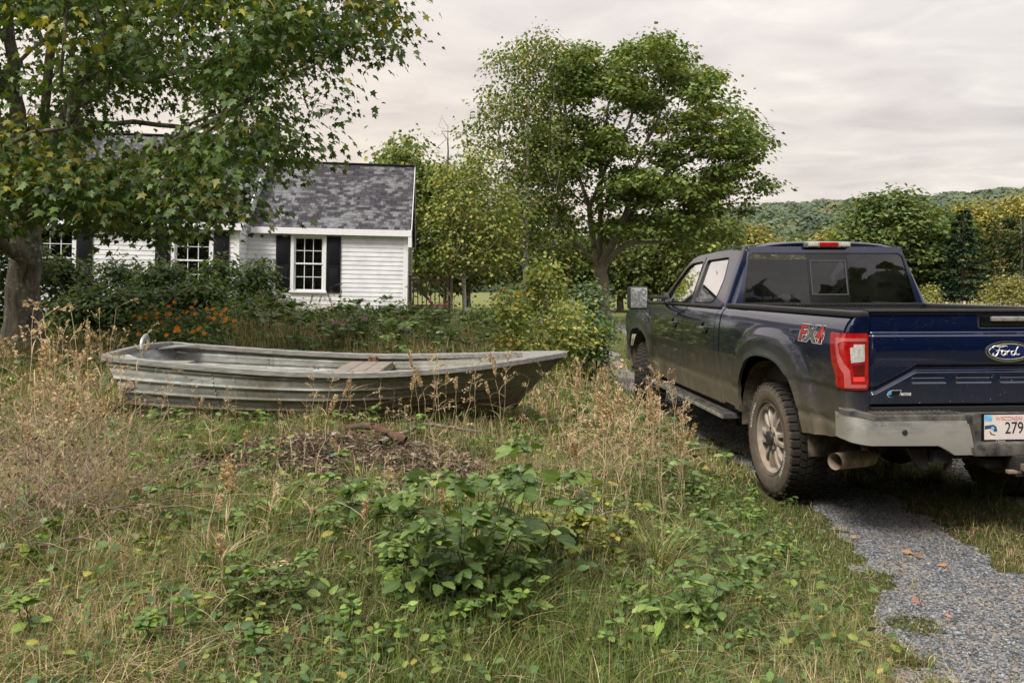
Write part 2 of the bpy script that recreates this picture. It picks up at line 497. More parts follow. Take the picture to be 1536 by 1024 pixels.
# loose stones lying on the tracks (nobody could count them)
def stone_tpl(seed):
    r = np.random.default_rng(seed); bm = bmesh.new(); bmesh.ops.create_icosphere(bm, subdivisions=1, radius=1)
    v = np.array([x.co[:] for x in bm.verts]) * (1 + .25 * (r.random((len(bm.verts), 1)) - .5)) * np.array([1, .72, .45])
    f = [[q.index for q in p.verts] for p in bm.faces]; bm.free(); return v, f
gm = Mat('gravel_stone')
gstone = gm.done(gm.principled(gm.mix(gm.math('MULTIPLY', gm.noise(gm.coord('Object'), 90, 3), .5), gm.attr(), (.02, .02, .025)), .75, spec=.35))
cl_ = Cloud(); rg = np.random.default_rng(5)
for rep, (n_, y0, y1, s0, s1) in enumerate(((120000, 1.9, 6.6, .0036, .0088), (4000, 1.9, 6.5, .009, .015), (14000, 6.0, 13, .008, .018), (160, 2.2, 6.0, .015, .024))):
    x = rg.uniform(1.0, 4.9, n_); y = y0 + (y1 - y0) * rg.random(n_) ** 1.15
    k = track_mask(x, y) > rg.uniform(.25, .9, n_)
    stray = rg.random(n_) < .02 * (rep < 2) * (x < 2.3) * (x > 1.2)
    k |= stray
    x, y = x[k], y[k]; n_ = len(x)
    t = rg.random(n_); base = np.array([.175, .185, .205]) * (.40 + 1.5 * t[:, None] ** 1.5)
    base = np.where((rg.random(n_) < .10)[:, None], np.array([.3, .3, .3]) * rg.uniform(.7, 1.4, (n_, 1)), base)
    dusty_ = fbm(x * 1.3, y * 1.3, 88, 3) > .52
    base = np.where((rg.random(n_) < np.where(dusty_, .45, .08))[:, None], np.array([.27, .22, .17]) * rg.uniform(.7, 1.2, (n_, 1)), base)
    nrm = np.stack([rg.normal(0, .4, n_), rg.normal(0, .4, n_), np.ones(n_)], 1)
    tv, tf = stone_tpl(rep + 1)
    cl_.stamp(tv, tf, np.stack([x, y, gz(x, y) + .006 + rg.uniform(-.001, .006, n_)], 1), rot_from(nrm, rg.uniform(0, 6.28, n_)), rg.uniform(s0, s1, n_), np.concatenate([base, np.ones((n_, 1))], 1))
tag(cl_.build('gravel', gstone), 'loose blue grey crushed stone in the wheel tracks', 'gravel', kind='stuff')
# ================================================================= pickup truck
YAW = -.066
TRUCK = thing('pickup_truck', 'dark blue four-door pickup truck, mud splashed, parked on the gravel drive', 'truck', (2.895, 5.75, 0.0), R(90) - YAW)

def paint_mat(name, base, dirt=1.0, specks=True):
    m = Mat(name); c = m.coord('Object'); s = m.sep(c)
    z = s[2]
    n1 = m.noise(c, 3.2, 6, .6); n2 = m.noise(m.coord('Object', (9, 9, 1.6)), 2.5, 5, .6)
    n3 = m.noise(c, 55, 3, .6)
    side = m.ramp(m.math('ABSOLUTE', s[1]), [(.86, .28), (.97, 1)])
    lowf = m.ramp(z, [(.50, 1.0), (.72, .86), (.78, .55), (1.0, .40), (1.18, .22), (1.27, .06), (1.40, .0)])
    streak = m.math('MULTIPLY_ADD', n2, 1.0, m.math('MULTIPLY', n1, .55))
    dust = m.math('MULTIPLY', m.math('MULTIPLY', lowf, side), m.ramp(streak, [(.45, .45), (.75, 1.0), (.95, 1.25)]))
    # thrown mud around and behind the wheels
    mud = None
    for wx in (-.15, 3.95):
        dx = m.math('SUBTRACT', s[0], wx); dz = m.math('SUBTRACT', z, .42)
        rr = m.math('SQRT', m.math('ADD', m.math('MULTIPLY', dx, dx), m.math('MULTIPLY', m.math('MULTIPLY', dz, dz), 1.4)))
        q = m.ramp(m.math('MULTIPLY_ADD', m.math('SUBTRACT', n1, .5), .35, rr), [(.55, .95), (.85, .5), (1.2, 0)])
        mud = q if mud is None else m.math('MAXIMUM', mud, q)
    dust = m.math('MAXIMUM', dust, m.math('MULTIPLY', m.math('MULTIPLY', mud, side), m.ramp(n3, [(.3, .5), (.6, 1)])))
    spr = m.math('MULTIPLY', m.ramp(m.voro(m.coord('Object', (1, 1, .55)), 42), [(.18, 1), (.34, 0)]), m.ramp(n1, [(.42, 0), (.60, .8)]))
    dust = m.math('MAXIMUM', dust, m.math('MULTIPLY', m.math('MULTIPLY', spr, side), m.ramp(z, [(.6, .9), (1.15, .15), (1.3, 0)])))
    dust = m.math('MULTIPLY', dust, .95 * dirt, clamp=True)
    dc = m.mix(m.ramp(z, [(.5, 0), (1.0, 1)]), (.23, .19, .13), (.085, .083, .060))
    col = m.mix(dust, base, dc)
    if specks:
        v = m.voro(c, 26, rand=1); sp_ = m.ramp(v, [(.06, 1), (.11, 0)])
        gate = m.ramp(m.noise(c, 3.2, 5, .7), [(.49, 0), (.60, 1)])
        v2 = m.ramp(m.voro(c, 95), [(.10, 1), (.2, 0)]); gate2 = m.ramp(m.noise(c, 16, 3), [(.5, 0), (.66, .5)])
        k = m.math('MAXIMUM', m.math('MULTIPLY', sp_, gate), m.math('MULTIPLY', v2, gate2), clamp=True)
        col = m.mix(m.math('MULTIPLY', k, .75), col, (.42, .42, .42))
    rough = m.math('MULTIPLY_ADD', dust, .55, .16, clamp=True)
    coat = m.math('SUBTRACT', 1.0, m.math('MULTIPLY', dust, 1.05), clamp=True)
    return m.done(m.principled(col, rough, .25, coat=coat, spec=.5, normal=m.bump(n3, .06, .002)))
PAINT = paint_mat('navy_paint', (.003, .0072, .033))
PAINT_FLARE = paint_mat('navy_paint_flare', (.0075, .016, .070), 1.08)
BLACK = simple('black_plastic', (.018, .018, .019), .55, var=.3, scale=30)
BLACK_GLOSS = simple('black_gloss', (.006, .006, .007), .12, var=.1)
RUBBERM = simple('dark_void', (.006, .006, .006), .9)
def dusty(name, base, dustc, rough, lo, hi, metal=0.0, sc_=9, coat=0.0, fac=.9, bump=.15):
    m = Mat(name); c = m.coord('Object')
    f = m.ramp(m.noise(c, sc_, 6, .62), [(lo, 0), (hi, fac)])
    n = m.noise(c, 70, 4)
    return m.done(m.principled(m.mix(f, base, dustc), m.math('MULTIPLY_ADD', f, .6, rough, clamp=True), m.math('MULTIPLY', m.math('SUBTRACT', 1.0, f), metal), coat=coat, normal=m.bump(n, bump, .004)))
CHROME = dusty('dirty_chrome', (.60, .60, .60), (.20, .175, .13), .16, .30, .78, 1.0, 16, fac=.78)
def chrome_bumper():
    m = Mat('spattered_chrome'); c = m.coord('Object'); s = m.sep(c)
    film = m.ramp(m.noise(m.coord('Object', (3, 2.2, 7)), 3, 6, .65, .5), [(.3, .22), (.75, .62)])
    spat = m.math('MULTIPLY', m.ramp(m.voro(c, 60), [(.12, 1), (.30, 0)]), m.ramp(m.noise(c, 9, 3), [(.42, 0), (.6, .8)]))
    low_ = m.ramp(s[2], [(.60, .35), (.72, 0)])
    f = m.math('MAXIMUM', m.math('ADD', film, low_), spat, clamp=True)
    return m.done(m.principled(m.mix(f, (.66, .66, .66), (.24, .21, .165)), m.math('MULTIPLY_ADD', f, .55, .10, clamp=True), m.math('SUBTRACT', 1.0, m.math('MULTIPLY', f, .9), clamp=True), normal=m.bump(m.noise(c, 70, 3), .08, .003)))
CHROME_B = chrome_bumper()
CHROME_CLEAN = simple('chrome', (.78, .78, .79), .12, 1.0, var=.05)
PAD = dusty('step_pad', (.02, .02, .021), (.15, .135, .115), .6, .35, .75, 0, 14)
UNDER = dusty('underbody', (.012, .011, .010), (.06, .05, .04), .8, .5, .8)
EXH = dusty('exhaust_metal', (.34, .27, .21), (.16, .11, .07), .45, .4, .7, .55, 18)
WHEELP = dusty('alloy', (.50, .46, .42), (.26, .205, .15), .35, .30, .62, .75, 6, fac=.95)
def tyre_mat():
    m = Mat('tyre_rubber'); c = m.coord('Object'); s = m.sep(c)
    r = m.math('SQRT', m.math('ADD', m.math('MULTIPLY', s[0], s[0]), m.math('MULTIPLY', s[2], s[2])))
    n = m.noise(c, 14, 5, .6)
    f = m.math('MULTIPLY', m.ramp(r, [(.25, .95), (.385, .85), (.398, .25), (.41, .12)]), m.ramp(n, [(.25, .55), (.65, 1)]))
    return m.done(m.principled(m.mix(f, (.014, .014, .014), (.135, .108, .082)), .85, spec=.25, normal=m.bump(m.noise(c, 60, 3), .15, .004)))
TYRE = tyre_mat()
def glass_mat(name, tint, refl=1.0):
    m = Mat(name)
    t = m.n('ShaderNodeBsdfTransparent'); t.inputs[0].default_value = (*tint, 1)
    g = m.n('ShaderNodeBsdfGlossy'); g.inputs['Roughness'].default_value = .015; g.inputs['Color'].default_value = (.95, .95, .95, 1)
    f = m.n('ShaderNodeFresnel'); f.inputs[0].default_value = 1.55
    d_ = m.n('ShaderNodeBsdfDiffuse'); d_.inputs[0].default_value = (.10, .095, .085, 1)
    nf = m.ramp(m.noise(m.coord('Object'), 6, 5), [(.4, .015), (.7, .07)])
    mx = m.n('ShaderNodeMixShader'); m.l(m.math('MULTIPLY', f.outputs[0], refl, clamp=True), mx.inputs[0]); m.l(t.outputs[0], mx.inputs[1]); m.l(g.outputs[0], mx.inputs[2])
    m2 = m.n('ShaderNodeMixShader'); m.l(nf, m2.inputs[0]); m.l(mx.outputs[0], m2.inputs[1]); m.l(d_.outputs[0], m2.inputs[2])
    return m.done(m2)
GLASS_DARK = glass_mat('privacy_glass', (.32, .33, .32), .75)
GLASS_SIDE = glass_mat('side_glass', (.42, .45, .45), 2.6)
GLASS_RSIDE = glass_mat('rear_side_glass', (.13, .14, .14), 2.6)
GLASS_WIND = glass_mat('windscreen_glass', (.8, .85, .84), 1.0)
LRED = Mat('lamp_red'); LRED = LRED.done(LRED.principled(LRED.ramp(LRED.noise(LRED.coord('Object'), 30, 2), [(.3, (.22, .004, .006)), (.7, (.42, .009, .011))]), .12, coat=.9))
LDARK = simple('lamp_dark_red', (.13, .004, .006), .15, var=.3, coat=.8)
LTUBE = simple('lamp_light_tube', (.45, .10, .10), .2, var=.12, coat=.8)
LCLEAR = simple('lamp_clear', (.45, .43, .41), .15, var=.35, scale=60, coat=.9)
WHITE_L = simple('white_letter', (.55, .54, .52), .6, var=.2, scale=40)

WX = 4.05                                                     # wheelbase
YB = np.array([(.45, .925), (.53, .945), (.70, .975), (.745, .972), (.765, .985), (.90, .990), (.945, .992), (.965, 1.002), (1.10, 1.004), (1.22, 1.0), (1.31, .984), (1.36, .958), (1.395, .925)])
def ybody(z): return float(np.interp(z, YB[:, 0], YB[:, 1]))
def flare(x, z):
    o = 0
    for wx in (0.0, WX):
        a = abs(x - wx) / .585; b = max(z - .50, 0) / .55
        q = (a ** 2.5 + b ** 2.5) ** .4
        if q < 1.5:
            o = max(o, .034 * float(1 - sstep(q, 1.27, 1.37)) + .012 * float(1 - sstep(q, 1.0, 1.1)))
    return o
def fside(x, z): return (x, ybody(z) + flare(x, z), z)
def mir(fn): return lambda u, v: (lambda p: (p[0], -p[1], p[2]))(fn(u, v))
def arch(wx, a=.585, b=.55, z0=.50, n=26):
    """front to rear, opening of the wheel arch"""
    o = []
    for k in range(n + 1):
        t = PI * k / n; c_, s_ = math.cos(t), math.sin(t)
        o.append((wx + a * math.copysign(abs(c_) ** .8, c_), z0 + b * abs(s_) ** .8))
    return o
def panel(name, poly, mat=PAINT, du=.05, dv=.035, rim=.025, both=True, holes=()):
    out = []
    for sgn in ((1, -1) if both else (1,)):
        b = surf_poly(poly, fside if sgn > 0 else mir(fside), holes, du, dv, rim, (0, -sgn, 0))
        if sgn < 0: bmesh.ops.reverse_faces(b, faces=b.faces[:])
        o = obj_bm(name, b, mat, TRUCK, angle=42)
        if sgn > 0 and False: pass
        out.append(o)
    return out
# bed side with the arch and the tail lamp notch
LAMP_Z0, LAMP_Z1 = .948, 1.290
bed = [(1.060, 1.385), (1.075, .56), (.60, .545)] + [(x, z) for x, z in arch(0.0) if z > .505][0:] + [(-.60, .60), (-.90, .632), (-1.10, .672), (-1.10, LAMP_Z0), (-1.055, LAMP_Z0), (-1.02, 1.06), (-1.0, 1.16), (-.985, LAMP_Z1), (-1.10, LAMP_Z1), (-1.10, 1.385)]
panel('bed_side', bed)
# rear corner post of the bed between side and tailgate, below and above the lamp
def fcorner(s, z):
    """s = 0 at tailgate gap (y .842) ... wraps round the corner to the side at s = .30"""
    yo = ybody(z); r = .055
    flat = yo - r - .842
    if s < flat: return (-1.118, .842 + s, z)
    t = (s - flat) / (r * PI / 2)
    if t < 1: return (-1.118 + r * (1 - math.cos(t * PI / 2)), yo - r + r * math.sin(t * PI / 2), z)
    return (-1.118 + r + (s - flat - r * PI / 2), yo, z)
for sgn in (1, -1):
    f_ = fcorner if sgn > 0 else mir(fcorner)
    for z0, z1 in ((.70, LAMP_Z0), (LAMP_Z1, 1.385)):
        obj_bm('bed_corner', surf_poly([(0, z0), (.18, z0), (.18, z1), (0, z1)], f_, (), .012, .05, .02, (.0, -sgn * .3, 0)), PAINT, TRUCK, angle=45)
front_door = [(3.60, 1.33), (3.60, .53), (2.245, .53), (2.245, .70), (2.19, 1.385), (3.22, 1.385)]
rear_door = [(2.232, .53), (1.235, .535), (1.235, 1.0), (1.20, 1.385), (2.177, 1.385), (2.232, .70)]
panel('cab_corner', [(1.222, .53), (1.09, .54), (1.09, 1.385), (1.19, 1.385), (1.222, 1.0)])
# hood-side fender
fend = [(3.612, 1.33), (4.2, 1.315), (4.72, 1.27), (4.90, 1.18), (4.92, .80), (4.88, .62), (4.66, .60)] + [(x, z) for x, z in arch(WX)] + [(3.46 + .152, .53)]
panel('front_fender', fend)
for nm, poly in (('front_door', front_door), ('rear_door', rear_door)):
    ds = panel(nm, poly)
    hx = 2.50 if nm == 'front_door' else 1.48
    for sgn, dobj in zip((1, -1), ds):
        b = bmesh.new()
        surf_poly([(x, z) for x, z in arc(hx, 1.182, .075, 0, 360, 20, .055)][:-1], (lambda u, v, s=sgn: (u, s * (ybody(v) - .001), v)), (), .05, .05, .012, (0, sgn, 0), bm=b)
        obj_bm('handle_cup', b, BLACK, dobj, angle=40)
        b = bmesh.new()
        bm_box(b, (hx - .10, min(sgn * 1.025, sgn * 1.052), 1.168), (hx + .10, max(sgn * 1.025, sgn * 1.052), 1.198), .009)
        bm_box(b, (hx - .10, min(sgn * 1.0, sgn * 1.03), 1.170), (hx - .075, max(sgn * 1.0, sgn * 1.03), 1.196), .006)
        bm_box(b, (hx + .075, min(sgn * 1.0, sgn * 1.03), 1.170), (hx + .10, max(sgn * 1.0, sgn * 1.03), 1.196), .006)
        obj_bm('handle', b, CHROME_CLEAN, dobj, angle=40)
        b = bmesh.new()
        zt = 1.372
        bm_box(b, ((2.19 if nm == 'front_door' else 1.205) , min(sgn * .935, sgn * .962), zt), ((3.2 if nm == 'front_door' else 2.175), max(sgn * .935, sgn * .962), zt + .022), .005)
        obj_bm('window_strip', b, BLACK, dobj, angle=40)
# small chrome badge on the front door
for sgn in (1, -1):
    b = bmesh.new(); bm_box(b, (3.30, min(sgn * .99, sgn * 1.006), .84), (3.50, max(sgn * .99, sgn * 1.006), .872), .003)
    obj_bm('door_badge', b, CHROME_CLEAN, TRUCK, angle=40)
    b = bmesh.new(); bm_box(b, (3.70, min(sgn * .97, sgn * 1.0), 1.19), (3.86, max(sgn * .97, sgn * 1.0), 1.245), .008)
    obj_bm('fender_vent', b, CHROME_CLEAN, TRUCK, angle=40)
# fuel door
b = surf_poly([(x, z) for x, z in arc(.77, .975, .085, 0, 360, 32, .108)][:-1], lambda u, v: (u, ybody(v) + .004, v), (), .03, .03, .012, (0, -1, 0))
obj_bm('fuel_door', b, PAINT, TRUCK, angle=42)
b = surf_poly([(x, z) for x, z in arc(.77, .975, .092, 0, 360, 32, .115)][:-1], lambda u, v: (u, ybody(v) + .0015, v), (), .03, .03)
obj_bm('fuel_door_gap', b, RUBBERM, TRUCK)

# dark inner structure seen through the gaps, wheel wells
b = bmesh.new()
bm_box(b, (.72, -.915, .50), (3.30, .915, 1.36)); 
for s_ in (1, -1):
    pass
inner = b
bm_box(b, (3.30, -.40, .50), (4.85, .40, 1.20)); bm_box(b, (-1.06, -.55, .56), (.72, .55, .80))
obj_bm('inner_body', inner, RUBBERM, TRUCK)
def well(wx, sgn):
    b = bmesh.new()
    out = arch(wx, .60, .57, .44, 20)
    A = [b.verts.new((x, sgn * .985 - sgn * .012, z)) for x, z in out]; B = [b.verts.new((x, sgn * .50, z)) for x, z in out]
    for k in range(len(out) - 1): b.faces.new((A[k], A[k + 1], B[k + 1], B[k]))
    b.faces.new(B)
    return b
WELL = dusty('wheel_well', (.02, .018, .016), (.15, .115, .08), .9, .35, .65, 0, 12)
for wx in (0.0, WX):
    for sgn in (1, -1): obj_bm('wheel_well', well(wx, sgn), WELL, TRUCK, smooth=True)

# ---- greenhouse
def yg(z): return .938 - (z - 1.385) * .405
def fgh(x, z): return (x, yg(z) + .0, z)
outer = [(1.20, 1.388), (3.22, 1.388), (3.26, 1.43), (3.05, 1.60), (2.80, 1.79), (2.66, 1.865), (2.45, 1.897), (1.85, 1.915), (1.40, 1.905), (1.26, 1.89)]
rear_win = [(1.50, 1.415), (2.06, 1.405), (2.13, 1.835), (1.50, 1.845), (1.405, 1.63), (1.425, 1.47)]
front_win = [(2.145, 1.405), (3.03, 1.395), (3.10, 1.43), (2.98, 1.58), (2.74, 1.775), (2.62, 1.818), (2.245, 1.832)]
def inset(poly, d):
    P = [Vector((u, v, 0)) for u, v in poly]; n = len(P); o = []
    area = sum(P[i].x * P[(i + 1) % n].y - P[(i + 1) % n].x * P[i].y for i in range(n)); sg = 1 if area > 0 else -1
    for i in range(n):
        a, p, c_ = P[i - 1], P[i], P[(i + 1) % n]
        e1 = (p - a).normalized(); e2 = (c_ - p).normalized()
        n1 = Vector((-e1.y, e1.x, 0)) * sg; n2 = Vector((-e2.y, e2.x, 0)) * sg
        bis = (n1 + n2); bis /= max(bis.length_squared, .3)
        q = p + bis * 2 * d * .5 * (1.0) * (1.0 if True else 0)
        o.append((q.x, q.y))
    return o
def roundc(poly, r, n=4):
    P = [Vector((u, v, 0)) for u, v in poly]; o = []
    for i in range(len(P)):
        a, p, c_ = P[i - 1], P[i], P[(i + 1) % len(P)]
        l1 = min(r, (a - p).length * .45); l2 = min(r, (c_ - p).length * .45)
        s0 = p + (a - p).normalized() * l1; s1 = p + (c_ - p).normalized() * l2
        for k in range(n + 1):
            t = k / n; q = s0 * (1 - t) ** 2 + p * 2 * t * (1 - t) + s1 * t * t; o.append((q.x, q.y))
    return o
rw = roundc(rear_win, .05); fwn = roundc(front_win, .05)
for sgn in (1, -1):
    f_ = fgh if sgn > 0 else mir(fgh)
    b = surf_poly(outer, f_, (rw, fwn), None, None, .03, (0, -sgn, 0))
    obj_bm('window_frame', b, PAINT, TRUCK, angle=35)
    # door shut lines over the frame
    b = bmesh.new()
    for ln in ([(2.16, 1.39), (2.20, 1.60), (2.21, 1.87)], ):
        for (x0, z0), (x1, z1) in zip(ln[:-1], ln[1:]):
            bm_prism(b, [(x0 - .005, z0), (x0 + .005, z0), (x1 + .005, z1), (x1 - .005, z1)], -.004, .003, lambda u, v, w, s=sgn: (u, s * (yg(v) + w), v))
    obj_bm('door_seam', b, RUBBERM, TRUCK)
    for nm, poly, mt in (('rear_door_glass', rw, GLASS_RSIDE), ('front_door_glass', fwn, GLASS_SIDE)):
        b = surf_poly(poly, (lambda u, v, s=sgn: (u, s * (yg(v) - .016), v)))
        go = obj_bm(nm, b, mt, TRUCK)
        b = surf_poly(poly, (lambda u, v, s=sgn: (u, s * (yg(v) - .013), v)), (inset(poly, .016),), None, None, .016, (0, sgn, 0))
        obj_bm('seal', b, BLACK, go)
# rear wall of the cab
def xb(z): return 1.045 + (z - 1.39) * .20
RW_Y = .80
def fback(y, z): return (xb(z) - .012 * (1 - (y / .9) ** 2), y, z)
wt, wb = 1.872, 1.415
win_outer = [(.795, wb), (-.795, wb), (-.71, wt - .03), (-.67, wt), (.67, wt), (.71, wt - .03)]
back_outer = [(.865, 1.36), (-.865, 1.36), (-.70, 1.925), (.70, 1.925)]
b = surf_poly(back_outer, fback, (win_outer,), .08, None, .03, (1, 0, 0)); obj_bm('cab_back', b, PAINT, TRUCK, angle=35)
panes = {'rear_glass_pane': [[(.795, wb), (.185, wb), (.185, wt), (.67, wt), (.71, wt - .03)], [(-.795, wb), (-.185, wb), (-.185, wt), (-.67, wt), (-.71, wt - .03)]],
         'sliding_glass': [[(.165, 1.495), (-.165, 1.495), (-.165, 1.80), (.165, 1.80)]]}
for nm, L_ in panes.items():
    for p in L_:
        b = surf_poly(p, lambda u, v: (fback(u, v)[0] + .006, u, v), (), .1)
        obj_bm(nm, b, GLASS_DARK, TRUCK)
slf = [(.183, wb), (-.183, wb), (-.183, wt), (.183, wt)]
b = surf_poly(slf, lambda u, v: (fback(u, v)[0] + .004, u, v), ([(.163, 1.497), (-.163, 1.497), (-.163, 1.798), (.163, 1.798)],), .1, None, .012, (1, 0, 0))
obj_bm('slider_frame', b, BLACK_GLOSS, TRUCK)
b = surf_poly([(.167, 1.493), (-.167, 1.493), (-.167, 1.802), (.167, 1.802)], lambda u, v: (fback(u, v)[0] - .004, u, v), ([(.158, 1.502), (-.158, 1.502), (-.158, 1.793), (.158, 1.793)],), .1, None, .01, (1, 0, 0))
obj_bm('slider_trim', b, simple('slider_trim_metal', (.06, .06, .063), .4), TRUCK)
b = surf_poly(win_outer, lambda u, v: (fback(u, v)[0] - .002, u, v), (inset(win_outer, .02),), .1); obj_bm('glass_border', b, BLACK_GLOSS, TRUCK)
# cab corners: smooth wrap from side frame to back wall
for sgn in (1, -1):
    b = bmesh.new(); prev = None
    for k in range(13):
        z = 1.36 + (1.925 - 1.36) * k / 12; t_ = k / 12
        p0 = Vector((1.20 + .06 * t_ if z > 1.388 else 1.20, yg(z) if z > 1.388 else .937, z)); p3 = Vector((xb(z) - .012 * (1 - (.865 - .165 * t_) ** 2 / .81), .865 - .165 * t_, z))
        c1 = Vector((xb(z) + .055, p0.y - .002, z)); c2 = Vector((xb(z) - .0, p0.y - .035, z))
        row = []
        for j in range(9):
            t = j / 8; q = p0 * (1 - t) ** 3 + c1 * 3 * t * (1 - t) ** 2 + c2 * 3 * t * t * (1 - t) + p3 * t ** 3
            row.append(b.verts.new((q.x, sgn * q.y, q.z)))
        if prev:
            for j in range(8): b.faces.new((prev[j], prev[j + 1], row[j + 1], row[j]))
        prev = row
    obj_bm('cab_rear_post', b, PAINT, TRUCK, angle=60)
# roof
b = bmesh.new(); rows = []
prof_x = [1.150, 1.165, 1.20, 1.4, 1.7, 2.0, 2.3, 2.5, 2.62, 2.70]
def roof_side(x): return float(np.interp(x, [1.15, 1.26, 1.40, 1.85, 2.45, 2.66, 2.8], [1.90, 1.892, 1.905, 1.915, 1.897, 1.868, 1.80]))
for i, x in enumerate(prof_x):
    zs = roof_side(x); row = []
    for j in range(25):
        v = -1 + 2 * j / 24; a = abs(v)
        ys_ = yg(zs) - .002
        y = v * ys_
        z = zs + .058 * (1 - a ** 4) + .022 * (1 - a ** 2)
        if i == 0: z -= .022
        elif i == 1: z -= .006
        xx = x + (.10 * (1 - a ** 2) if i > 6 else 0) * ((x - 2.3) / .4 if x > 2.3 else 0) - (.012 * (1 - a ** 2) if i < 2 else 0)
        row.append(b.verts.new((xx, y, z)))
    rows.append(row)
for r0, r1 in zip(rows[:-1], rows[1:]):
    for j in range(24): b.faces.new((r0[j], r0[j + 1], r1[j + 1], r1[j]))
# rear lip down to the back wall
lip = [b.verts.new((xb(1.918) - .004, -.70 + 1.4 * j / 24, 1.918)) for j in range(25)]
for j in range(24): b.faces.new((lip[j], lip[j + 1], rows[0][j + 1], rows[0][j]))
obj_bm('roof', b, PAINT, TRUCK, angle=50)
# high brake lamp
b = bmesh.new(); bm_box(b, (1.085, -.205, 1.915), (1.19, .205, 1.968), .012); bl = obj_bm('high_brake_lamp', b, CHROME, TRUCK, angle=40)
b = bmesh.new(); bm_box(b, (1.076, -.085, 1.922), (1.10, .085, 1.962), .006); obj_bm('lens', b, LRED, bl, angle=40)
for s_ in (1, -1):
    b = bmesh.new(); bm_box(b, (1.079, min(s_ * .098, s_ * .19), 1.925), (1.10, max(s_ * .098, s_ * .19), 1.96), .005); obj_bm('cargo_lens', b, LCLEAR, bl, angle=40)
# windscreen, hood, front end
def fw_(y, t):
    y_e = .90 - .18 * t
    return (3.30 - .60 * t + .12 * (1 - (y / .9) ** 2), y * y_e / .9, 1.37 + .50 * t)
b = surf_poly([(.9, 0), (-.9, 0), (-.9, 1), (.9, 1)], fw_, (), .1, .2); obj_bm('windscreen', b, GLASS_WIND, TRUCK, smooth=True)
b = bmesh.new(); rows = []
for x in np.linspace(3.25, 4.95, 15):
    row = []
    for j in range(21):
        v = -1 + 2 * j / 20; t = (x - 3.25) / 1.7
        ye = float(np.interp(t, [0, .7, 1], [.955, .95, .88])); zc_ = float(np.interp(t, [0, .5, .85, 1], [1.365, 1.345, 1.28, 1.17]))
        z = zc_ + .05 * (1 - abs(v) ** 3) + .02 * (float(sstep(abs(v), .35, .5)) - float(sstep(abs(v), .85, 1)))
        row.append(b.verts.new((x, v * ye, z)))
    rows.append(row)
for r0, r1 in zip(rows[:-1], rows[1:]):
    for j in range(20): b.faces.new((r0[j], r0[j + 1], r1[j + 1], r1[j]))
obj_bm('hood', b, PAINT, TRUCK, angle=50)
b = bmesh.new(); bm_box(b, (4.84, -.70, .78), (4.97, .70, 1.17), .03)
for k in range(3): bm_box(b, (4.965, -.66, .84 + .1 * k), (4.99, .66, .90 + .1 * k), .01)
obj_bm('grille', b, CHROME, TRUCK, angle=40)
for sgn in (1, -1):
    b = bmesh.new(); bm_box(b, (4.74, min(sgn * .71, sgn * .965), .92), (4.945, max(sgn * .71, sgn * .965), 1.16), .03); obj_bm('headlight', b, LCLEAR, TRUCK, angle=40)
b = bmesh.new(); bm_box(b, (4.74, -.985, .56), (5.02, .985, .78), .04); obj_bm('front_bumper', b, CHROME, TRUCK, angle=40)

# ---- bed: rails, inner walls, floor, bulkhead
for sgn in (1, -1):
    b = bmesh.new()
    bm_box(b, (-1.115, min(sgn * .835, sgn * .952), 1.383), (1.06, max(sgn * .835, sgn * .952), 1.418), .012); obj_bm('bed_rail_cap', b, PAD if False else BLACK, TRUCK, angle=40)
    b = bmesh.new(); bm_box(b, (-1.06, min(sgn * .80, sgn * .84), .84), (1.06, max(sgn * .80, sgn * .84), 1.384)); obj_bm('bed_inner_wall', b, BLACK, TRUCK)
b = bmesh.new(); bm_box(b, (-1.06, -.80, .82), (1.02, .80, .86)); obj_bm('bed_floor', b, BLACK, TRUCK)
b = bmesh.new(); bm_box(b, (1.0, -.838, .84), (1.04, .838, 1.408), .01)
for k in range(56):
    y = -.82 + 1.64 * k / 55
    bm_box(b, (.985, y - .008, 1.402), (1.045, y + .008, 1.421), .003)
obj_bm('bulkhead', b, BLACK, TRUCK, angle=40)

# ---- tailgate: sculpted sheet
def tg_f(y, z):
    a = abs(y)
    f = .004
    f += .026 * float(1 - sstep(z, 1.268, 1.296)) - .010 * float(sstep(z, 1.30, 1.40))
    f += .010 * math.sin(max(0, min(1, (z - 1.09) / .18)) * PI)
    zb_ = float(np.interp(a, [0, .55, .80, .84], [1.082, 1.082, .955, .95]))
    dip = float(sstep(z, zb_ - .035, zb_ - .015) * (1 - sstep(z, zb_ - .008, zb_ + .026)))
    f -= .020 * dip
    f -= .006 * float(1 - sstep(z, zb_ - .04, zb_ - .02))
    for y0, y1 in ((.365, .575), (.08, .30), (-.20, .02), (-.48, -.27)):
        inx = float(sstep(y, y0 - .006, y0 + .006) * (1 - sstep(y, y1 - .006, y1 + .006)))
        f -= .009 * inx * float(sstep(z, .985, .993) * (1 - sstep(z, 1.032, 1.040)))
        f += .004 * inx * float(sstep(z, 1.005, 1.009) * (1 - sstep(z, 1.016, 1.02)))
    f -= .018 * float(sstep(a, .815, .838)) + .016 * float(sstep(z, 1.40, 1.42))
    f -= .03 * float(1 - sstep(z, .846, .868))
    # pocket of the handle
    f -= .03 * float(sstep(y, -.165, -.155) * (1 - sstep(y, .135, .145)) * sstep(z, 1.318, 1.326) * (1 - sstep(z, 1.388, 1.396)))
    return f
ny_, nz_ = 280, 150
b = bmesh.new(); rows = []
for k in range(nz_ + 1):
    z = .846 + (1.419 - .846) * k / nz_
    rows.append([b.verts.new((-1.104 - tg_f(y, z), y, z)) for y in np.linspace(-.836, .836, ny_ + 1)])
for r0, r1 in zip(rows[:-1], rows[1:]):
    for j in range(ny_): b.faces.new((r0[j + 1], r0[j], r1[j], r1[j + 1]))
tail = obj_bm('tailgate', b, PAINT, TRUCK, angle=55)
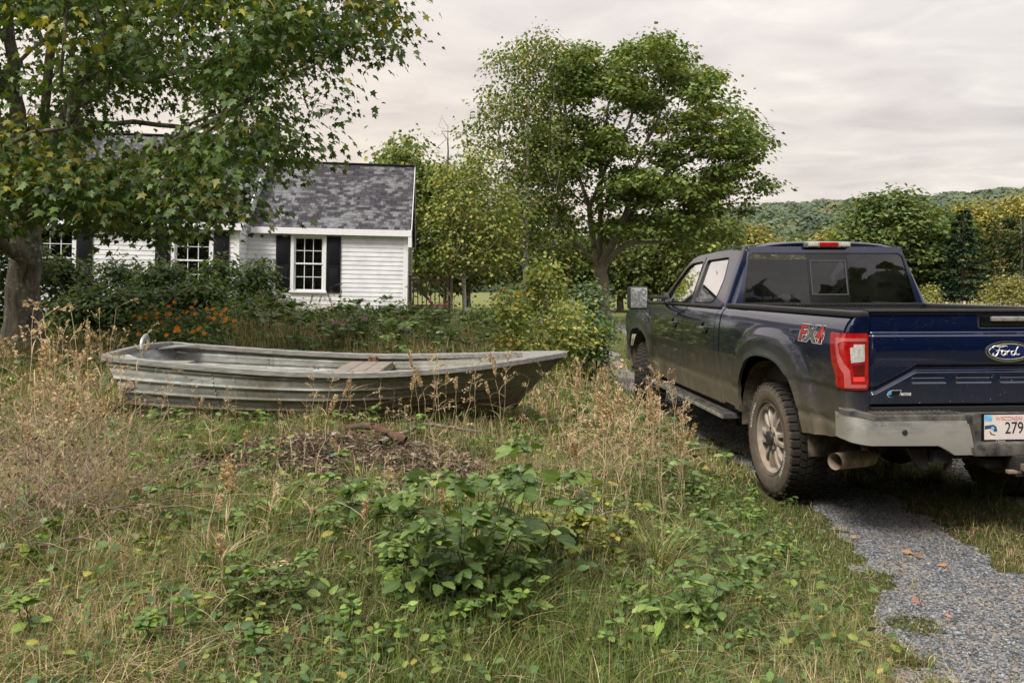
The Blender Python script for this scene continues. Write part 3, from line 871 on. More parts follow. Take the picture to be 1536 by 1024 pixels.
b = bmesh.new(); bm_box(b, (-1.094, -.83, .85), (-1.05, .83, 1.408)); obj_bm('inner_skin', b, BLACK, tail)
b = bmesh.new(); bm_box(b, (-1.115, -.836, 1.412), (-1.045, .836, 1.428), .005); obj_bm('top_cap', b, BLACK, tail, angle=40)
b = bmesh.new(); bm_box(b, (-1.110, -.152, 1.325), (-1.080, .132, 1.389), .006); obj_bm('handle_bezel', b, BLACK_GLOSS, tail, angle=40)
b = bmesh.new(); bm_box(b, (-1.126, -.145, 1.357), (-1.10, .075, 1.386), .008); obj_bm('handle', b, CHROME, tail, angle=40)
# oval badge
BY, BZ = -.015, 1.176
def disc(bm, ra, rb, x0, x1, n=48):
    bm_prism(bm, [(ra * math.cos(2 * PI * k / n), rb * math.sin(2 * PI * k / n)) for k in range(n)], x0, x1, lambda u, v, w: (w, BY + u, BZ + v))
b = bmesh.new(); disc(b, .150, .064, -1.115, -1.148); ov = obj_bm('oval_badge', b, CHROME_CLEAN, tail, angle=40)
b = bmesh.new(); disc(b, .136, .051, -1.149, -1.1505); obj_bm('blue_field', b, simple('badge_blue', (.006, .013, .075), .2, var=.1, coat=.8), ov, angle=40)
b = bmesh.new()
ring = [(.129 * math.cos(t), .0455 * math.sin(t)) for t in np.linspace(0, 2 * PI, 49)]
bm_tube(b, [(-1.1515, BY + u, BZ + v) for u, v in ring], .0016, 5, False)
# flowing script: F o r d
strokes = [
 [(.098, .016), (.104, .026), (.092, .033), (.072, .031), (.050, .029), (.022, .034), (.012, .027)],      # top bar of F
 [(.062, .029), (.064, .012), (.072, -.008), (.084, -.024), (.098, -.025), (.104, -.016), (.097, -.010)],     # stem with curl
 [(.083, .004), (.068, .007), (.050, .006), (.044, .010)],                                                # cross bar
 [(.042, .004), (.048, -.004), (.049, -.016), (.040, -.022), (.028, -.017), (.025, -.005), (.031, .003), (.042, .004), (.022, .005)],  # o
 [(.018, .004), (.016, -.008), (.018, -.021)], [(.017, -.010), (.008, .002), (-.002, .004), (-.005, -.001)],     # r
 [(-.032, .003), (-.020, .003), (-.012, -.006), (-.014, -.018), (-.026, -.021), (-.036, -.013), (-.042, .006), (-.052, .026), (-.060, .027)],  # d bowl and ascender
 [(-.040, .002), (-.042, -.012), (-.050, -.020), (-.064, -.014)],
]
for st in strokes:
    pts = catmull([(0, -u, v, ) for u, v in st], 5)
    n_ = len(pts); 
    bm_tube(b, [(-1.1515, BY - p.y, BZ + p.z) for p in pts], [.0022 + .0022 * math.sin(PI * k / max(1, n_ - 1)) for k in range(n_)], 6)
obj_bm('script_lettering', b, simple('badge_silver', (.82, .82, .82), .25, .6, var=.05), ov, smooth=True)
# dealer badge low on the left of the tailgate
def tgx(y, z): return -1.104 - tg_f(y, z)
def tflat(poly, lift, mat, nm, par):
    b = surf_poly([(-u, v) for u, v in poly], (lambda u, v: (tgx(-u, v) - lift, -u, v)), (), .01, .01); return obj_bm(nm, b, mat, par)
y0, z0, q = .735, .905, .0019
shape = [(0, 9), (3, 15), (9, 21), (16, 24), (48, 24), (43, 6), (26, 5), (18, 1), (10, 0), (4, 3)]
db = tflat([(y0 - q * (u), z0 + q * v * .95) for u, v in shape], .0012, WHITE_L, 'dealer_badge', tail)
tflat([(y0 - q * (u * .92 + 1.8), z0 + q * (v * .9 + 1.2) * .95) for u, v in shape], .0020, BLACK_GLOSS, 'dark_field', db)
tflat([(y0 - q * u, z0 + q * v * .95) for u, v in [(2, 10), (6, 17), (13, 22), (18, 21), (14, 16), (16, 12), (13, 9), (8, 7), (4, 7)]], .0026, simple('badge_sky_blue', (.06, .28, .62), .3), 'blue_swoosh', db)
tflat([(y0 - q * u, z0 + q * v * .95) for u, v in [(47, 15), (79, 15), (79, 6), (47, 6)]], .0014, WHITE_L, 'label_plate', db)
tb = text_mesh('TRUCK', .0165); 
for v in tb.verts: v.co = Vector((tgx(y0 - q * 63, z0 + q * 10) - .0024, y0 - q * 63 - v.co.x, z0 + q * 10 + v.co.y))
obj_bm('badge_lettering', tb, BLACK_GLOSS, db)

# ---- tail lamps
def flamp(s, z, off=0.0):
    yo = ybody(z) + .004; r = .05; flat = yo - r - .842
    if s < flat: return (-1.122 - off - .006 * math.sin(PI * min(1, max(0, s / flat))), .842 + s, z)
    t = (s - flat) / (r * PI / 2)
    if t < 1: return (-1.122 - off + (r + off) * (1 - math.cos(t * PI / 2)), yo - r + (r + off) * math.sin(t * PI / 2), z)
    return (-1.122 + r + (s - flat - r * PI / 2), yo + off, z)
lamp_out = [(.003, .950), (.185, .953), (.195, 1.03), (.238, 1.105), (.258, 1.20), (.268, 1.288), (.003, 1.288)]
tube = [(.018, 1.258), (.018, 1.238), (.150, 1.238), (.186, 1.225), (.176, 1.165), (.150, 1.110), (.118, 1.065), (.112, 1.0), (.112, .982), (.018, .982), (.018, .962), (.145, .962), (.150, 1.045), (.186, 1.100), (.212, 1.17), (.222, 1.258)]
parts_ = [('light_tube', tube, .0035, LTUBE), ('reverse_lens', [(.030, 1.120), (.112, 1.110), (.118, 1.20), (.098, 1.205), (.098, 1.222), (.030, 1.222)], .004, LCLEAR),
          ('dark_lens', [(.030, 1.035), (.095, 1.035), (.105, 1.095), (.030, 1.105)], .003, LDARK), ('lower_lens', [(.030, 1.0), (.100, 1.0), (.098, 1.028), (.030, 1.028)], .003, simple('lamp_bright_red', (.75, .05, .05), .15, coat=.8))]
for sgn in (1, -1):
    mk_ = (lambda off, s=sgn: (lambda u, v: (lambda p: (p[0], s * p[1], p[2]))(flamp(u, v, off))))
    b = surf_poly(roundc(lamp_out, .018), mk_(.002), (), .012, .03, .03, (1, 0, 0)); lo = obj_bm('tail_lamp', b, LRED, TRUCK, angle=45)
    for nm, poly, off, mt in parts_:
        b = surf_poly(poly, mk_(.002 + off), (), .012, .03, .004, (1, -sgn * .5, 0)); obj_bm(nm, b, mt, lo, angle=45)
# ---- decal on the bed side
for sgn in (1, -1):
    dk = None
    for nm, grow, off, mt in (('off_road_decal', .011, .0012, simple('decal_silver', (.42, .41, .40), .4)), ('decal_outline', .005, .0018, BLACK_GLOSS), ('decal_letters', 0.0, .0024, simple('decal_red', (.33, .022, .022), .4, var=.2))):
        tb = text_mesh('FX4', .155, shear=.12, bold=grow + .004)
        for f in tb.faces: f.material_index = 0
        bmesh.ops.bisect_plane(tb, geom=tb.verts[:] + tb.edges[:] + tb.faces[:], plane_co=(0, 0, 0), plane_no=(0, 1, 0))
        for v in tb.verts:
            x = -.685 - sgn * v.co.x * 1.30; z = 1.255 + v.co.y * .88
            v.co = Vector((x, sgn * (ybody(z) + off + flare(x, z)), z))
        if nm == 'decal_letters':
            # the X is grey, F and 4 are red
            for f in tb.faces:
                if abs(f.calc_center_median().x + .685 - .0) < .058: f.material_index = 1
        o = obj_bm(nm, tb, [mt, simple('decal_grey', (.10, .10, .10), .4)] if nm == 'decal_letters' else mt, dk if dk else TRUCK)
        if dk is None: dk = o

# ---- rear bumper
def bump_path(s):
    """s from the centre outward (y), returning x,y of the outer face"""
    if s < .90: return (-1.262 + .012 * (s / .9) ** 2, s)
    t = (s - .90) / .25
    if t <= 1: return (-1.250 + .12 * (1 - math.cos(t * PI / 2)), .90 + .105 * math.sin(t * PI / 2))
    return (-1.13 + (s - 1.15), 1.005)
def fbump(s, z, inset_=0.0):
    x, y = bump_path(abs(s)); bulge = .012 * math.sin(PI * min(1, max(0, (z - .58) / .24)))
    return (x - bulge + inset_, math.copysign(y, s) if s else 0.0, z)
bum = None
for sgn in (1, -1):
    face = [(sgn * u, v) for u, v in [(.325, .795), (.92, .800), (1.06, .818), (1.20, .812), (1.20, .665), (1.06, .655), (.90, .645), (.50, .642), (.44, .612), (.40, .585), (.28, .585)]]
    b = surf_poly(face, fbump, (), .04, .02, .05, (1, 0, 0)); fo = obj_bm('bumper_face', b, CHROME_B, TRUCK, angle=45)
    b = bmesh.new(); bm_lathe(b, [(0, -.004), (.014, -.004), (.017, 0), (.017, .01)], 20, M=Matrix.Translation((-1.268, sgn * .705, .722)) @ Matrix.Rotation(R(-90), 4, 'Z')); obj_bm('parking_sensor', b, BLACK, fo, angle=40)
    b = bmesh.new()
    prv = None
    for k in range(30):
        s = .30 + (1.20 - .30) * k / 29; x, y = bump_path(s); zt = .818 + .02 * float(sstep(s, .86, .98))
        row = [b.verts.new((x - .006, sgn * y * 1.003, zt - .030)), b.verts.new((x - .002, sgn * y * 1.003, zt - .004)), b.verts.new((x + .012, sgn * (y * .995), zt)), b.verts.new((max(x + .17, -1.10), sgn * min(y, .95), zt + .004)), b.verts.new((max(x + .17, -1.10), sgn * min(y, .95), .70))]
        if prv:
            for j in range(4): b.faces.new((prv[j], prv[j + 1], row[j + 1], row[j]) if sgn > 0 else (prv[j], row[j], row[j + 1], prv[j + 1]))
        prv = row
    pad = obj_bm('step_pad', b, PAD, TRUCK, angle=40)
    b = bmesh.new()
    for k in range(17):
        y = .36 + .03 * k
        bm_box(b, (-1.235, min(sgn * y, sgn * (y + .014)), .818), (-1.105, max(sgn * y, sgn * (y + .014)), .829), .003)
    obj_bm('tread_ribs', b, PAD, pad, angle=40)
b = bmesh.new()
bm_box(b, (-1.20, -.335, .640), (-1.12, .335, .815), .01)
for sgn in (1, -1):
    bm_prism(b, [(sgn * .335, .815), (sgn * .30, .815), (sgn * .265, .60), (sgn * .30, .60)], -1.268, -1.15, lambda u, v, w: (w, u, v))
bm_box(b, (-1.275, -.29, .575), (-1.13, .29, .652), .018)
obj_bm('bumper_centre', b, PAD, TRUCK, angle=40)
b = bmesh.new(); bm_box(b, (-1.15, -.83, .80), (-1.08, .83, .846)); obj_bm('bumper_bracket', b, RUBBERM, TRUCK)
# licence plate
PLX, PLY, PLZ = -1.207, .035, .733
PLt = simple('plate_white', (.62, .56, .53), .45, var=.06)
b = bmesh.new(); bm_box(b, (PLX - .006, PLY - .163, PLZ - .087), (PLX + .006, PLY + .163, PLZ + .083), .004); pf = obj_bm('plate_frame', b, BLACK_GLOSS, TRUCK, angle=40)
def pq(y0, z0, y1, z1, lift, nm, mat, par=pf):
    b = bmesh.new(); bm_box(b, (PLX - .006 - lift, PLY + min(y0, y1), PLZ + min(z0, z1)), (PLX - .0055, PLY + max(y0, y1), PLZ + max(z0, z1))); return obj_bm(nm, b, mat, par)
pq(.152, -.070, -.152, .076, .0010, 'plate_face', PLt)
blu = simple('plate_blue', (.16, .42, .68), .45, var=.25, scale=40)
pq(.151, .038, .105, .075, .0015, 'blue_corner', blu); pq(-.10, .042, -.151, .075, .0015, 'blue_corner', blu)
def pt(txt, size, y, z, mat, nm, sx=1.0, lift=.0022, bold=0, shear=0):
    tb = text_mesh(txt, size, bold=bold, shear=shear)
    for v in tb.verts: v.co = Vector((PLX - .006 - lift, PLY + y - v.co.x * sx, PLZ + z + v.co.y))
    return obj_bm(nm, tb, mat, pf)
pt('WISCONSIN', .034, .0, .052, simple('plate_red', (.55, .10, .09), .5), 'state_name', .88)
pt('2790', .098, -.052, -.005, simple('plate_black', (.012, .012, .014), .5), 'plate_number', .80, bold=.0006)
pt('Drive', .026, .055, -.079, WHITE_L, 'frame_lettering', 1.0, .001, shear=.3)
# the small picture at the left of the plate: a dark round head-shaped emblem over a pale shore
navy = simple('plate_navy', (.03, .06, .12), .5)
for nm, poly, mt, lf in (('emblem_dark', [(.150, .012), (.118, .016), (.095, .018), (.078, .006), (.072, -.020), (.092, -.024), (.100, -.010), (.118, -.004), (.150, -.010)], navy, .0020),
                         ('emblem_line', [(.122, -.020), (.112, -.040), (.085, -.046), (.083, -.042), (.106, -.034), (.116, -.020)], simple('plate_brown', (.10, .07, .05), .5), .0020),
                         ('emblem_blue', [(.112, .006), (.096, .008), (.088, -.004), (.098, -.014), (.108, -.008)], blu, .0024)):
    b = surf_poly([(-u, v) for u, v in poly], lambda u, v, l=lf: (PLX - .006 - l, PLY - u, PLZ + v)); obj_bm(nm, b, mt, pf)
# hitch and hangers
b = bmesh.new(); bm_box(b, (-1.24, -.045, .475), (-1.0, .045, .565), .006); bm_box(b, (-1.30, -.055, .462), (-1.235, .055, .578), .008); bm_box(b, (-1.20, .05, .49), (-1.05, .17, .545), .01)
obj_bm('hitch_receiver', b, UNDER, TRUCK, angle=40)
b = bmesh.new(); bm_box(b, (-1.42, -.03, .50), (-1.29, .03, .54), .005); bm_lathe(b, [(0, .09), (.022, .085), (.03, .06), (.02, .04), (.014, .03), (.014, 0)], 20, M=Matrix.Translation((-1.385, 0, .54)) @ Matrix.Rotation(R(90), 4, 'X')); bm_box(b, (-1.30, -.06, .48), (-1.27, .10, .50), .004)
obj_bm('tow_bar', b, EXH, TRUCK, angle=40)
for sgn in (1, -1):
    b = bmesh.new()
    bm_prism(b, [(sgn * .62, .60), (sgn * .50, .60), (sgn * .50, .475), (sgn * .57, .51)], -1.16, -1.13, lambda u, v, w: (w, u, v))
    bm_box(b, (-1.20, min(sgn * .38, sgn * .49), .52), (-1.05, max(sgn * .38, sgn * .49), .61), .015)
    bm_prism(b, [(sgn * .385, .61), (sgn * .372, .61), (sgn * .378, .50), (sgn * .392, .47)], -1.20, -1.14, lambda u, v, w: (w, u, v))
    obj_bm('bumper_hanger', b, UNDER, TRUCK, angle=40)
# exhaust
d_ex = Vector((-.42, .90, .04)).normalized(); tip = Vector((-.93, .955, .482))
b = bmesh.new(); bm_tube(b, [tip, tip - d_ex * .30], .052, 24, False); bm_tube(b, [tip - d_ex * .02, tip - d_ex * .30], .046, 24, False)
bm_tube(b, [tip + d_ex * .0005, tip - d_ex * .02], [.0525, .046], 24, False)
r_ = bm_tube(b, [tip - d_ex * .29, tip - d_ex * .34, (-.55, .55, .52), (.9, .5, .50)], [.056, .045, .04, .04], 16)
obj_bm('exhaust_pipe', b, EXH, TRUCK, angle=40)
# running boards
for sgn in (1, -1):
    b = bmesh.new()
    bm_box(b, (.93, min(sgn * .83, sgn * 1.02), .425), (3.42, max(sgn * .83, sgn * 1.02), .475), .014)
    rb = obj_bm('running_board', b, PAD, TRUCK, angle=40)
    b = bmesh.new(); bm_box(b, (.925, min(sgn * 1.012, sgn * 1.028), .430), (3.425, max(sgn * 1.012, sgn * 1.028), .462), .005); obj_bm('edge_strip', b, CHROME, rb, angle=40)
    b = bmesh.new()
    for k in range(70):
        x = .98 + k * .034
        bm_box(b, (x, min(sgn * .86, sgn * 1.0), .474), (x + .014, max(sgn * .86, sgn * 1.0), .480))
    obj_bm('tread_ribs', b, PAD, rb)
    for x in (1.2, 2.2, 3.2):
        b = bmesh.new(); bm_box(b, (x, min(sgn * .5, sgn * .85), .45), (x + .06, max(sgn * .5, sgn * .85), .48)); obj_bm('board_bracket', b, UNDER, rb)
# frame, axles, springs
b = bmesh.new()
for sgn in (1, -1):
    bm_box(b, (-1.08, min(sgn * .40, sgn * .50), .54), (4.7, max(sgn * .40, sgn * .50), .66), .01)
    bm_tube(b, [(-.75, sgn * .55, .52), (-.4, sgn * .55, .42), (0, sgn * .55, .37), (.4, sgn * .55, .41), (.72, sgn * .55, .50)], .035, 8)
    bm_tube(b, [(-.18, sgn * .46, .40), (.10, sgn * .42, .85)], .035, 10)
bm_tube(b, [(0, -.84, .41), (0, .84, .41)], .05, 12); bm_tube(b, [(WX, -.84, .41), (WX, .84, .41)], .045, 12)
bm_lathe(b, [(0, -.16), (.10, -.14), (.16, -.05), (.17, .02), (.12, .10), (.05, .16)], 20, M=Matrix.Translation((0, 0, .41)) @ Matrix.Rotation(R(-90), 4, 'Z'))
bm_tube(b, [(.15, 0, .42), (2.2, 0, .55)], .05, 10); bm_box(b, (-.95, -.33, .48), (-.35, .33, .62), .05)
obj_bm('chassis', b, UNDER, TRUCK, angle=40)
# ---- mirrors
for sgn in (1, -1):
    b = bmesh.new(); yo = sorted((sgn * 1.165, sgn * 1.385))
    bm_box(b, (2.965, yo[0], 1.312), (3.10, yo[1], 1.568), .028); mo = obj_bm('wing_mirror', b, BLACK, TRUCK, angle=40)
    yi = sorted((sgn * 1.183, sgn * 1.367))
    b = bmesh.new(); bm_box(b, (2.958, yi[0], 1.328), (2.968, yi[1], 1.552), .004)
    mm = Mat('mirror_glass'); cc = mm.coord('Object'); fk = mm.ramp(mm.noise(cc, 34, 3), [(.46, .25), (.56, .85)])
    obj_bm('mirror_glass', b, mm.done(mm.principled(mm.mix(fk, (.30, .32, .33), (.62, .62, .62)), mm.math('MULTIPLY_ADD', fk, .3, .05), .6)), mo, angle=40)
    b = bmesh.new()
    for z in (1.365, 1.43): bm_box(b, (3.0, min(sgn * .93, sgn * 1.2), z), (3.06, max(sgn * .93, sgn * 1.2), z + .038), .008)
    bm_prism(b, [(2.98, 1.385), (3.20, 1.385), (3.16, 1.50), (3.06, 1.50)], .91, .965, lambda u, v, w, s=sgn: (u, s * w, v))
    obj_bm('mirror_arm', b, BLACK, mo, angle=40)
# ---- interior
SEAT = simple('dark_seat_cloth', (.022, .022, .024), .8)
b = bmesh.new(); bm_box(b, (1.30, -.72, .80), (1.48, .72, 1.42), .06); bm_box(b, (1.4, -.72, .78), (1.95, .72, .98), .05)
rs = obj_bm('rear_seat', b, SEAT, TRUCK, angle=50)
for y in (.44, .0, -.44):
    b = bmesh.new(); bm_box(b, (1.30, y - .13, 1.475), (1.42, y + .13, 1.645 if y else 1.58), .05)
    for q_ in (-.05, .05): bm_tube(b, [(1.37, y + q_, 1.40), (1.37, y + q_, 1.5)], .008, 6)
    obj_bm('headrest', b, SEAT, rs, angle=50)
for y in (.42, -.42):
    b = bmesh.new(); bm_box(b, (2.12, y - .25, .80), (2.30, y + .25, 1.46), .08); bm_box(b, (2.2, y - .25, .8), (2.75, y + .25, 1.0), .06); fs = obj_bm('front_seat', b, SEAT, TRUCK, angle=50)
    b = bmesh.new(); bm_box(b, (2.10, y - .13, 1.50), (2.22, y + .13, 1.68), .05)
    for q_ in (-.05, .05): bm_tube(b, [(2.17, y + q_, 1.44), (2.17, y + q_, 1.53)], .008, 6)
    obj_bm('headrest', b, SEAT, fs, angle=50)
b = bmesh.new(); bm_box(b, (3.0, -.88, 1.0), (3.4, .88, 1.39), .06); obj_bm('dashboard', b, SEAT, TRUCK, angle=50)
b = bmesh.new(); bm_lathe(b, [(.175 + .016 * math.cos(2 * PI * k / 8), .016 * math.sin(2 * PI * k / 8)) for k in range(8)], 28, M=Matrix.Translation((2.86, .42, 1.26)) @ Matrix.Rotation(R(68), 4, 'Y') @ Matrix.Rotation(R(90), 4, 'X'), closed=True); obj_bm('steering_wheel', b, SEAT, TRUCK, smooth=True)
# windows are real openings: take the solid core down to the belt (core top is z 1.36, seats stand above it)

# ---- wheels
def tyre_bm():
    b = bmesh.new()
    prof = [(.245, .105), (.262, .128), (.30, .142), (.345, .146), (.378, .141), (.395, .130), (.402, .112), (.402, 0), (.402, -.112), (.395, -.130), (.378, -.141), (.345, -.146), (.30, -.142), (.262, -.128), (.245, -.105)]
    bm_lathe(b, prof, 72)
    n = 44; r0, r1 = .400, .4135
    def blk(a0, a1, h0, h1, sk=0.0, ra=r0, rb=r1):
        vs = []
        for r in (ra, rb):
            for a, h, k in ((a0, h0, 0), (a1, h0, 0), (a1, h1, 1), (a0, h1, 1)):
                aa = a + sk * k; vs.append(b.verts.new((r * math.cos(aa), h, r * math.sin(aa))))
        for q in ((4, 5, 6, 7), (0, 1, 5, 4), (1, 2, 6, 5), (2, 3, 7, 6), (3, 0, 4, 7)): b.faces.new([vs[i] for i in q])
    st = 2 * PI / n
    for k in range(n):
        a = k * st
        blk(a, a + st * .72, -.024, .022, st * .25); blk(a + st * .4, a + st * 1.14, .030, .072, -st * .2); blk(a + st * .2, a + st * .94, -.074, -.032, st * .25)
        for s_ in (1, -1):
            e = st * (.1 if k % 2 else .0)
            blk(a + e, a + st * .62, s_ * .080, s_ * (.128 if k % 2 else .135), 0, .396, .4125)
            # shoulder lug down the sidewall
            aa0, aa1 = a + e, a + st * .58
            V_ = [b.verts.new((r * math.cos(q), s_ * h, r * math.sin(q))) for r, h in ((.4125, .128), (.396, .139), (.376, .1445)) for q in (aa0, aa1)]
            for i in (0, 2): b.faces.new((V_[i], V_[i + 1], V_[i + 3], V_[i + 2]))
    for r_ in (.268, .352):
        bm_lathe(b, [(r_ - .004, .1415 if r_ > .3 else .132), (r_, .1465 if r_ > .3 else .136), (r_ + .004, .1435 if r_ > .3 else .134)], 72)
    return b
def rim_bm():
    b = bmesh.new()
    bm_lathe(b, [(.250, .110), (.256, .118), (.250, .124), (.240, .118), (.232, .09), (.225, .04), (.220, -.10), (.248, -.11)], 64)
    bm_lathe(b, [(.0, .022), (.20, .022), (.222, .03)], 48)
    # six spokes, each a forked pair with a raised crown
    for k in range(6):
        A = 2 * PI * k / 6 + R(90)
        for s_ in (1, -1):
            sec = []
            for t in np.linspace(0, 1, 7):
                r = .055 + (.238 - .055) * t; off = s_ * (.019 + .030 * t ** 1.2); wd = .020 - .003 * t; h = .095 + .022 * math.sin(t * PI * .9) - .012 * t
                q = []
                for u, hh in ((-wd, h - .022), (-wd * .6, h), (wd * .6, h), (wd, h - .022), (wd, .03), (-wd, .03)):
                    x, y = r, off + u
                    q.append(b.verts.new((x * math.cos(A) - y * math.sin(A), hh, x * math.sin(A) + y * math.cos(A))))
                sec.append(q)
            for a_, c_ in zip(sec[:-1], sec[1:]):
                for j in range(6): b.faces.new((a_[j], a_[(j + 1) % 6], c_[(j + 1) % 6], c_[j]))
    bm_lathe(b, [(.0, .118), (.070, .118), (.085, .112), (.090, .098), (.092, .03)], 40)
    return b
def cap_bm():
    b = bmesh.new(); bm_lathe(b, [(0, .142), (.040, .142), (.052, .136), (.056, .12), (.056, .11)], 32); return b
def slots_bm():
    b = bmesh.new()
    for k in range(6):
        A = 2 * PI * (k + .5) / 6 + R(90)
        M = Matrix.Rotation(-A, 4, 'Y')
        bm_box(b, (.062, .1175, -.012), (.086, .1205, .012), .002, M)
    return b
def sidewall_text(txt, mid):
    if True:
        tb = text_mesh(txt, .040, bold=.0006)
        for v in tb.verts:
            a = R(mid) - v.co.x * 1.05 / .315; r = .312 + v.co.y * .95
            v.co = Vector((r * math.cos(a), .1465 if abs(r - .32) < .03 else .146, r * math.sin(a)))
    return tb
proto = None
for wx, sgn, steer in ((0, 1, 0), (0, -1, 0), (WX, 1, R(-24)), (WX, -1, R(-24))):
    if proto is None:
        e = bpy.data.objects.new('wheel', None); link(e, TRUCK)
        obj_bm('tyre', tyre_bm(), TYRE, e, angle=35); obj_bm('rim', rim_bm(), WHEELP, e, angle=35)
        obj_bm('hub_cap', cap_bm(), simple('hub_black', (.03, .03, .032), .4), e, angle=40); obj_bm('hub_slots', slots_bm(), BLACK, e)
        tl_ = simple('tyre_letter', (.58, .56, .52), .7, var=.4, scale=25)
        for tx_ in (('WRANGLER', 180), ('GOODYEAR', 0)): obj_bm('sidewall_lettering', sidewall_text(*tx_), tl_, e)
        proto = e
    else:
        e = proto.copy(); COL.objects.link(e); e.parent = TRUCK
        for ch in proto.children:
            c_ = ch.copy(); COL.objects.link(c_); c_.parent = e
    e.location = (wx, sgn * .86, .412 + (.03 if sgn > 0 else 0.0)); e.rotation_euler = (0, R(-25) if wx == 0 else R(40), (0 if sgn > 0 else PI) + steer)
# ================================================================= aluminium rowing boat
BOAT = thing('rowing_boat', 'weathered grey metal rowing boat with ribbed sides, grounded in the long grass', 'boat', (-1.35, 6.5, .525))
def boat_mat():
    m = Mat('weathered_aluminium'); c = m.coord('Object'); s = m.sep(c)
    n1 = m.noise(c, 2.6, 6, .6); n2 = m.noise(m.coord('Object', (1.2, 1.2, 6)), 6, 6, .65); n3 = m.noise(c, 34, 4, .65)
    base = m.ramp(n2, [(.30, (.19, .205, .195)), (.5, (.29, .305, .29)), (.68, (.46, .47, .45))])
    olive = m.ramp(n3, [(.3, (.085, .086, .060)), (.7, (.20, .19, .14))])
    # green-brown film in the middle and toward the bow, brighter zinc at the stern
    fx = m.ramp(m.math('MULTIPLY_ADD', n1, .9, m.math('MULTIPLY', s[0], .16)), [(.22, 0), (.50, .85)])
    col = m.mix(fx, base, olive)
    # dark at the waterline, with brown staining
    lowm = m.ramp(m.math('MULTIPLY_ADD', m.math('SUBTRACT', n1, .5), .12, s[2]), [(.04, .9), (.16, .45), (.26, 0)])
    col = m.mix(lowm, col, m.ramp(n3, [(.3, (.05, .035, .022)), (.7, (.14, .09, .05))]))
    sx = m.math('MULTIPLY_ADD', m.math('SUBTRACT', m.noise(m.coord('Object', (5, 5, .7)), 4, 4), .5), 2.6, 0)
    col = m.mix(m.math('MULTIPLY', m.ramp(sx, [(.25, 0), (.5, .55)]), .8), col, (.10, .085, .055))
    sc_ = m.ramp(m.noise(m.coord('Object', (3, 3, 22)), 5, 5, .7, 1.5), [(.66, 0), (.72, .75)])
    col = m.mix(sc_, col, (.55, .55, .53))
    sp_ = m.math('MULTIPLY', m.ramp(m.voro(c, 24), [(.06, 1), (.12, 0)]), m.ramp(m.noise(c, 4, 2), [(.45, 0), (.6, .8)]))
    col = m.mix(sp_, col, (.6, .6, .58))
    rust = m.ramp(m.noise(c, 5.5, 6, .7, .5), [(.70, 0), (.78, .9)])
    col = m.mix(rust, col, (.16, .055, .022))
    return m.done(m.principled(col, m.math('MULTIPLY_ADD', n1, .3, .52), .12, normal=m.bump(n3, .25, .004)))
ALU = boat_mat()
def seasoned(name, dark, lite, grain=(1, 14, 14)):
    m = Mat(name); c = m.coord('Object', grain); n = m.noise(c, 5, 6, .65, .4)
    return m.done(m.principled(m.ramp(n, [(.3, dark), (.7, lite)]), .85, spec=.2, normal=m.bump(n, .4, .006)))
GUN = seasoned('gunwale_metal', (.12, .12, .11), (.31, .305, .285), (1.5, 12, 12))
PLANK = seasoned('grey_plank', (.12, .10, .082), (.33, .285, .24), (1.2, 16, 16))
def lerp(a, b, t): return a + (b - a) * t
def bprof(u, pts): 
    xs_, ys_ = zip(*pts); return float(np.interp(u, xs_, ys_))
def smoothp(pts, n=12):
    c = catmull([(a, b, 0) for a, b in pts], n); return [(p.x, p.y) for p in c]
GB = smoothp([(0, .585), (.2, .665), (.42, .70), (.62, .655), (.78, .50), (.9, .28), (1, .012)])
CB = smoothp([(0, .47), (.2, .54), (.42, .56), (.62, .49), (.78, .32), (.9, .14), (1, .006)])
SH = smoothp([(0, .515), (.12, .475), (.35, .415), (.55, .392), (.75, .415), (.9, .455), (1, .485)])
BT = smoothp([(0, .035), (.3, .02), (.6, .02), (.8, .035), (1, .03)])
NL = 64
def hull_pt(u, w, sgn):
    """w 0 at the chine .. 1 at the gunwale"""
    x0 = lerp(-1.58, -1.80, w); x1 = lerp(1.36, 1.80, w ** 1.15)
    x = lerp(x0, x1, u)
    bulge = math.sin(w * PI) * .035 * (1 - u ** 3)
    y = lerp(bprof(u, CB), bprof(u, GB), w) + bulge
    z = lerp(bprof(u, BT), bprof(u, SH), w)
    # rolled stiffening ribs running fore and aft
    rib = 0
    for rw_ in (.20, .42, .64, .86):
        rib += math.exp(-((w - rw_) / .026) ** 2) - .3 * math.exp(-((w - rw_ + .055) / .03) ** 2)
    y += .0115 * rib * min(1, (1 - u) * 7)
    return Vector((x, sgn * y - 0.0, z))
tilt = Matrix.Rotation(R(.7), 4, 'X')
b = bmesh.new(); NU = 60
for sgn in (-1, 1):
    G = [[b.verts.new(tilt @ hull_pt(i / NU, k / NL, sgn)) for k in range(NL + 1)] for i in range(NU + 1)]
    for i in range(NU):
        for k in range(NL):
            q = (G[i][k], G[i + 1][k], G[i + 1][k + 1], G[i][k + 1]); b.faces.new(q if sgn < 0 else q[::-1])
    # bottom to the keel
    K = []
    for i in range(NU + 1):
        u = i / NU; p = hull_pt(u, 0, sgn); K.append([b.verts.new(tilt @ Vector((p.x, p.y * t, p.z - .035 * (1 - t) * (1 - u)))) for t in (0, .35, .7, 1.0)])
    for i in range(NU):
        for k in range(3):
            q = (K[i][k], K[i + 1][k], K[i + 1][k + 1], K[i][k + 1]); b.faces.new(q if sgn < 0 else q[::-1])
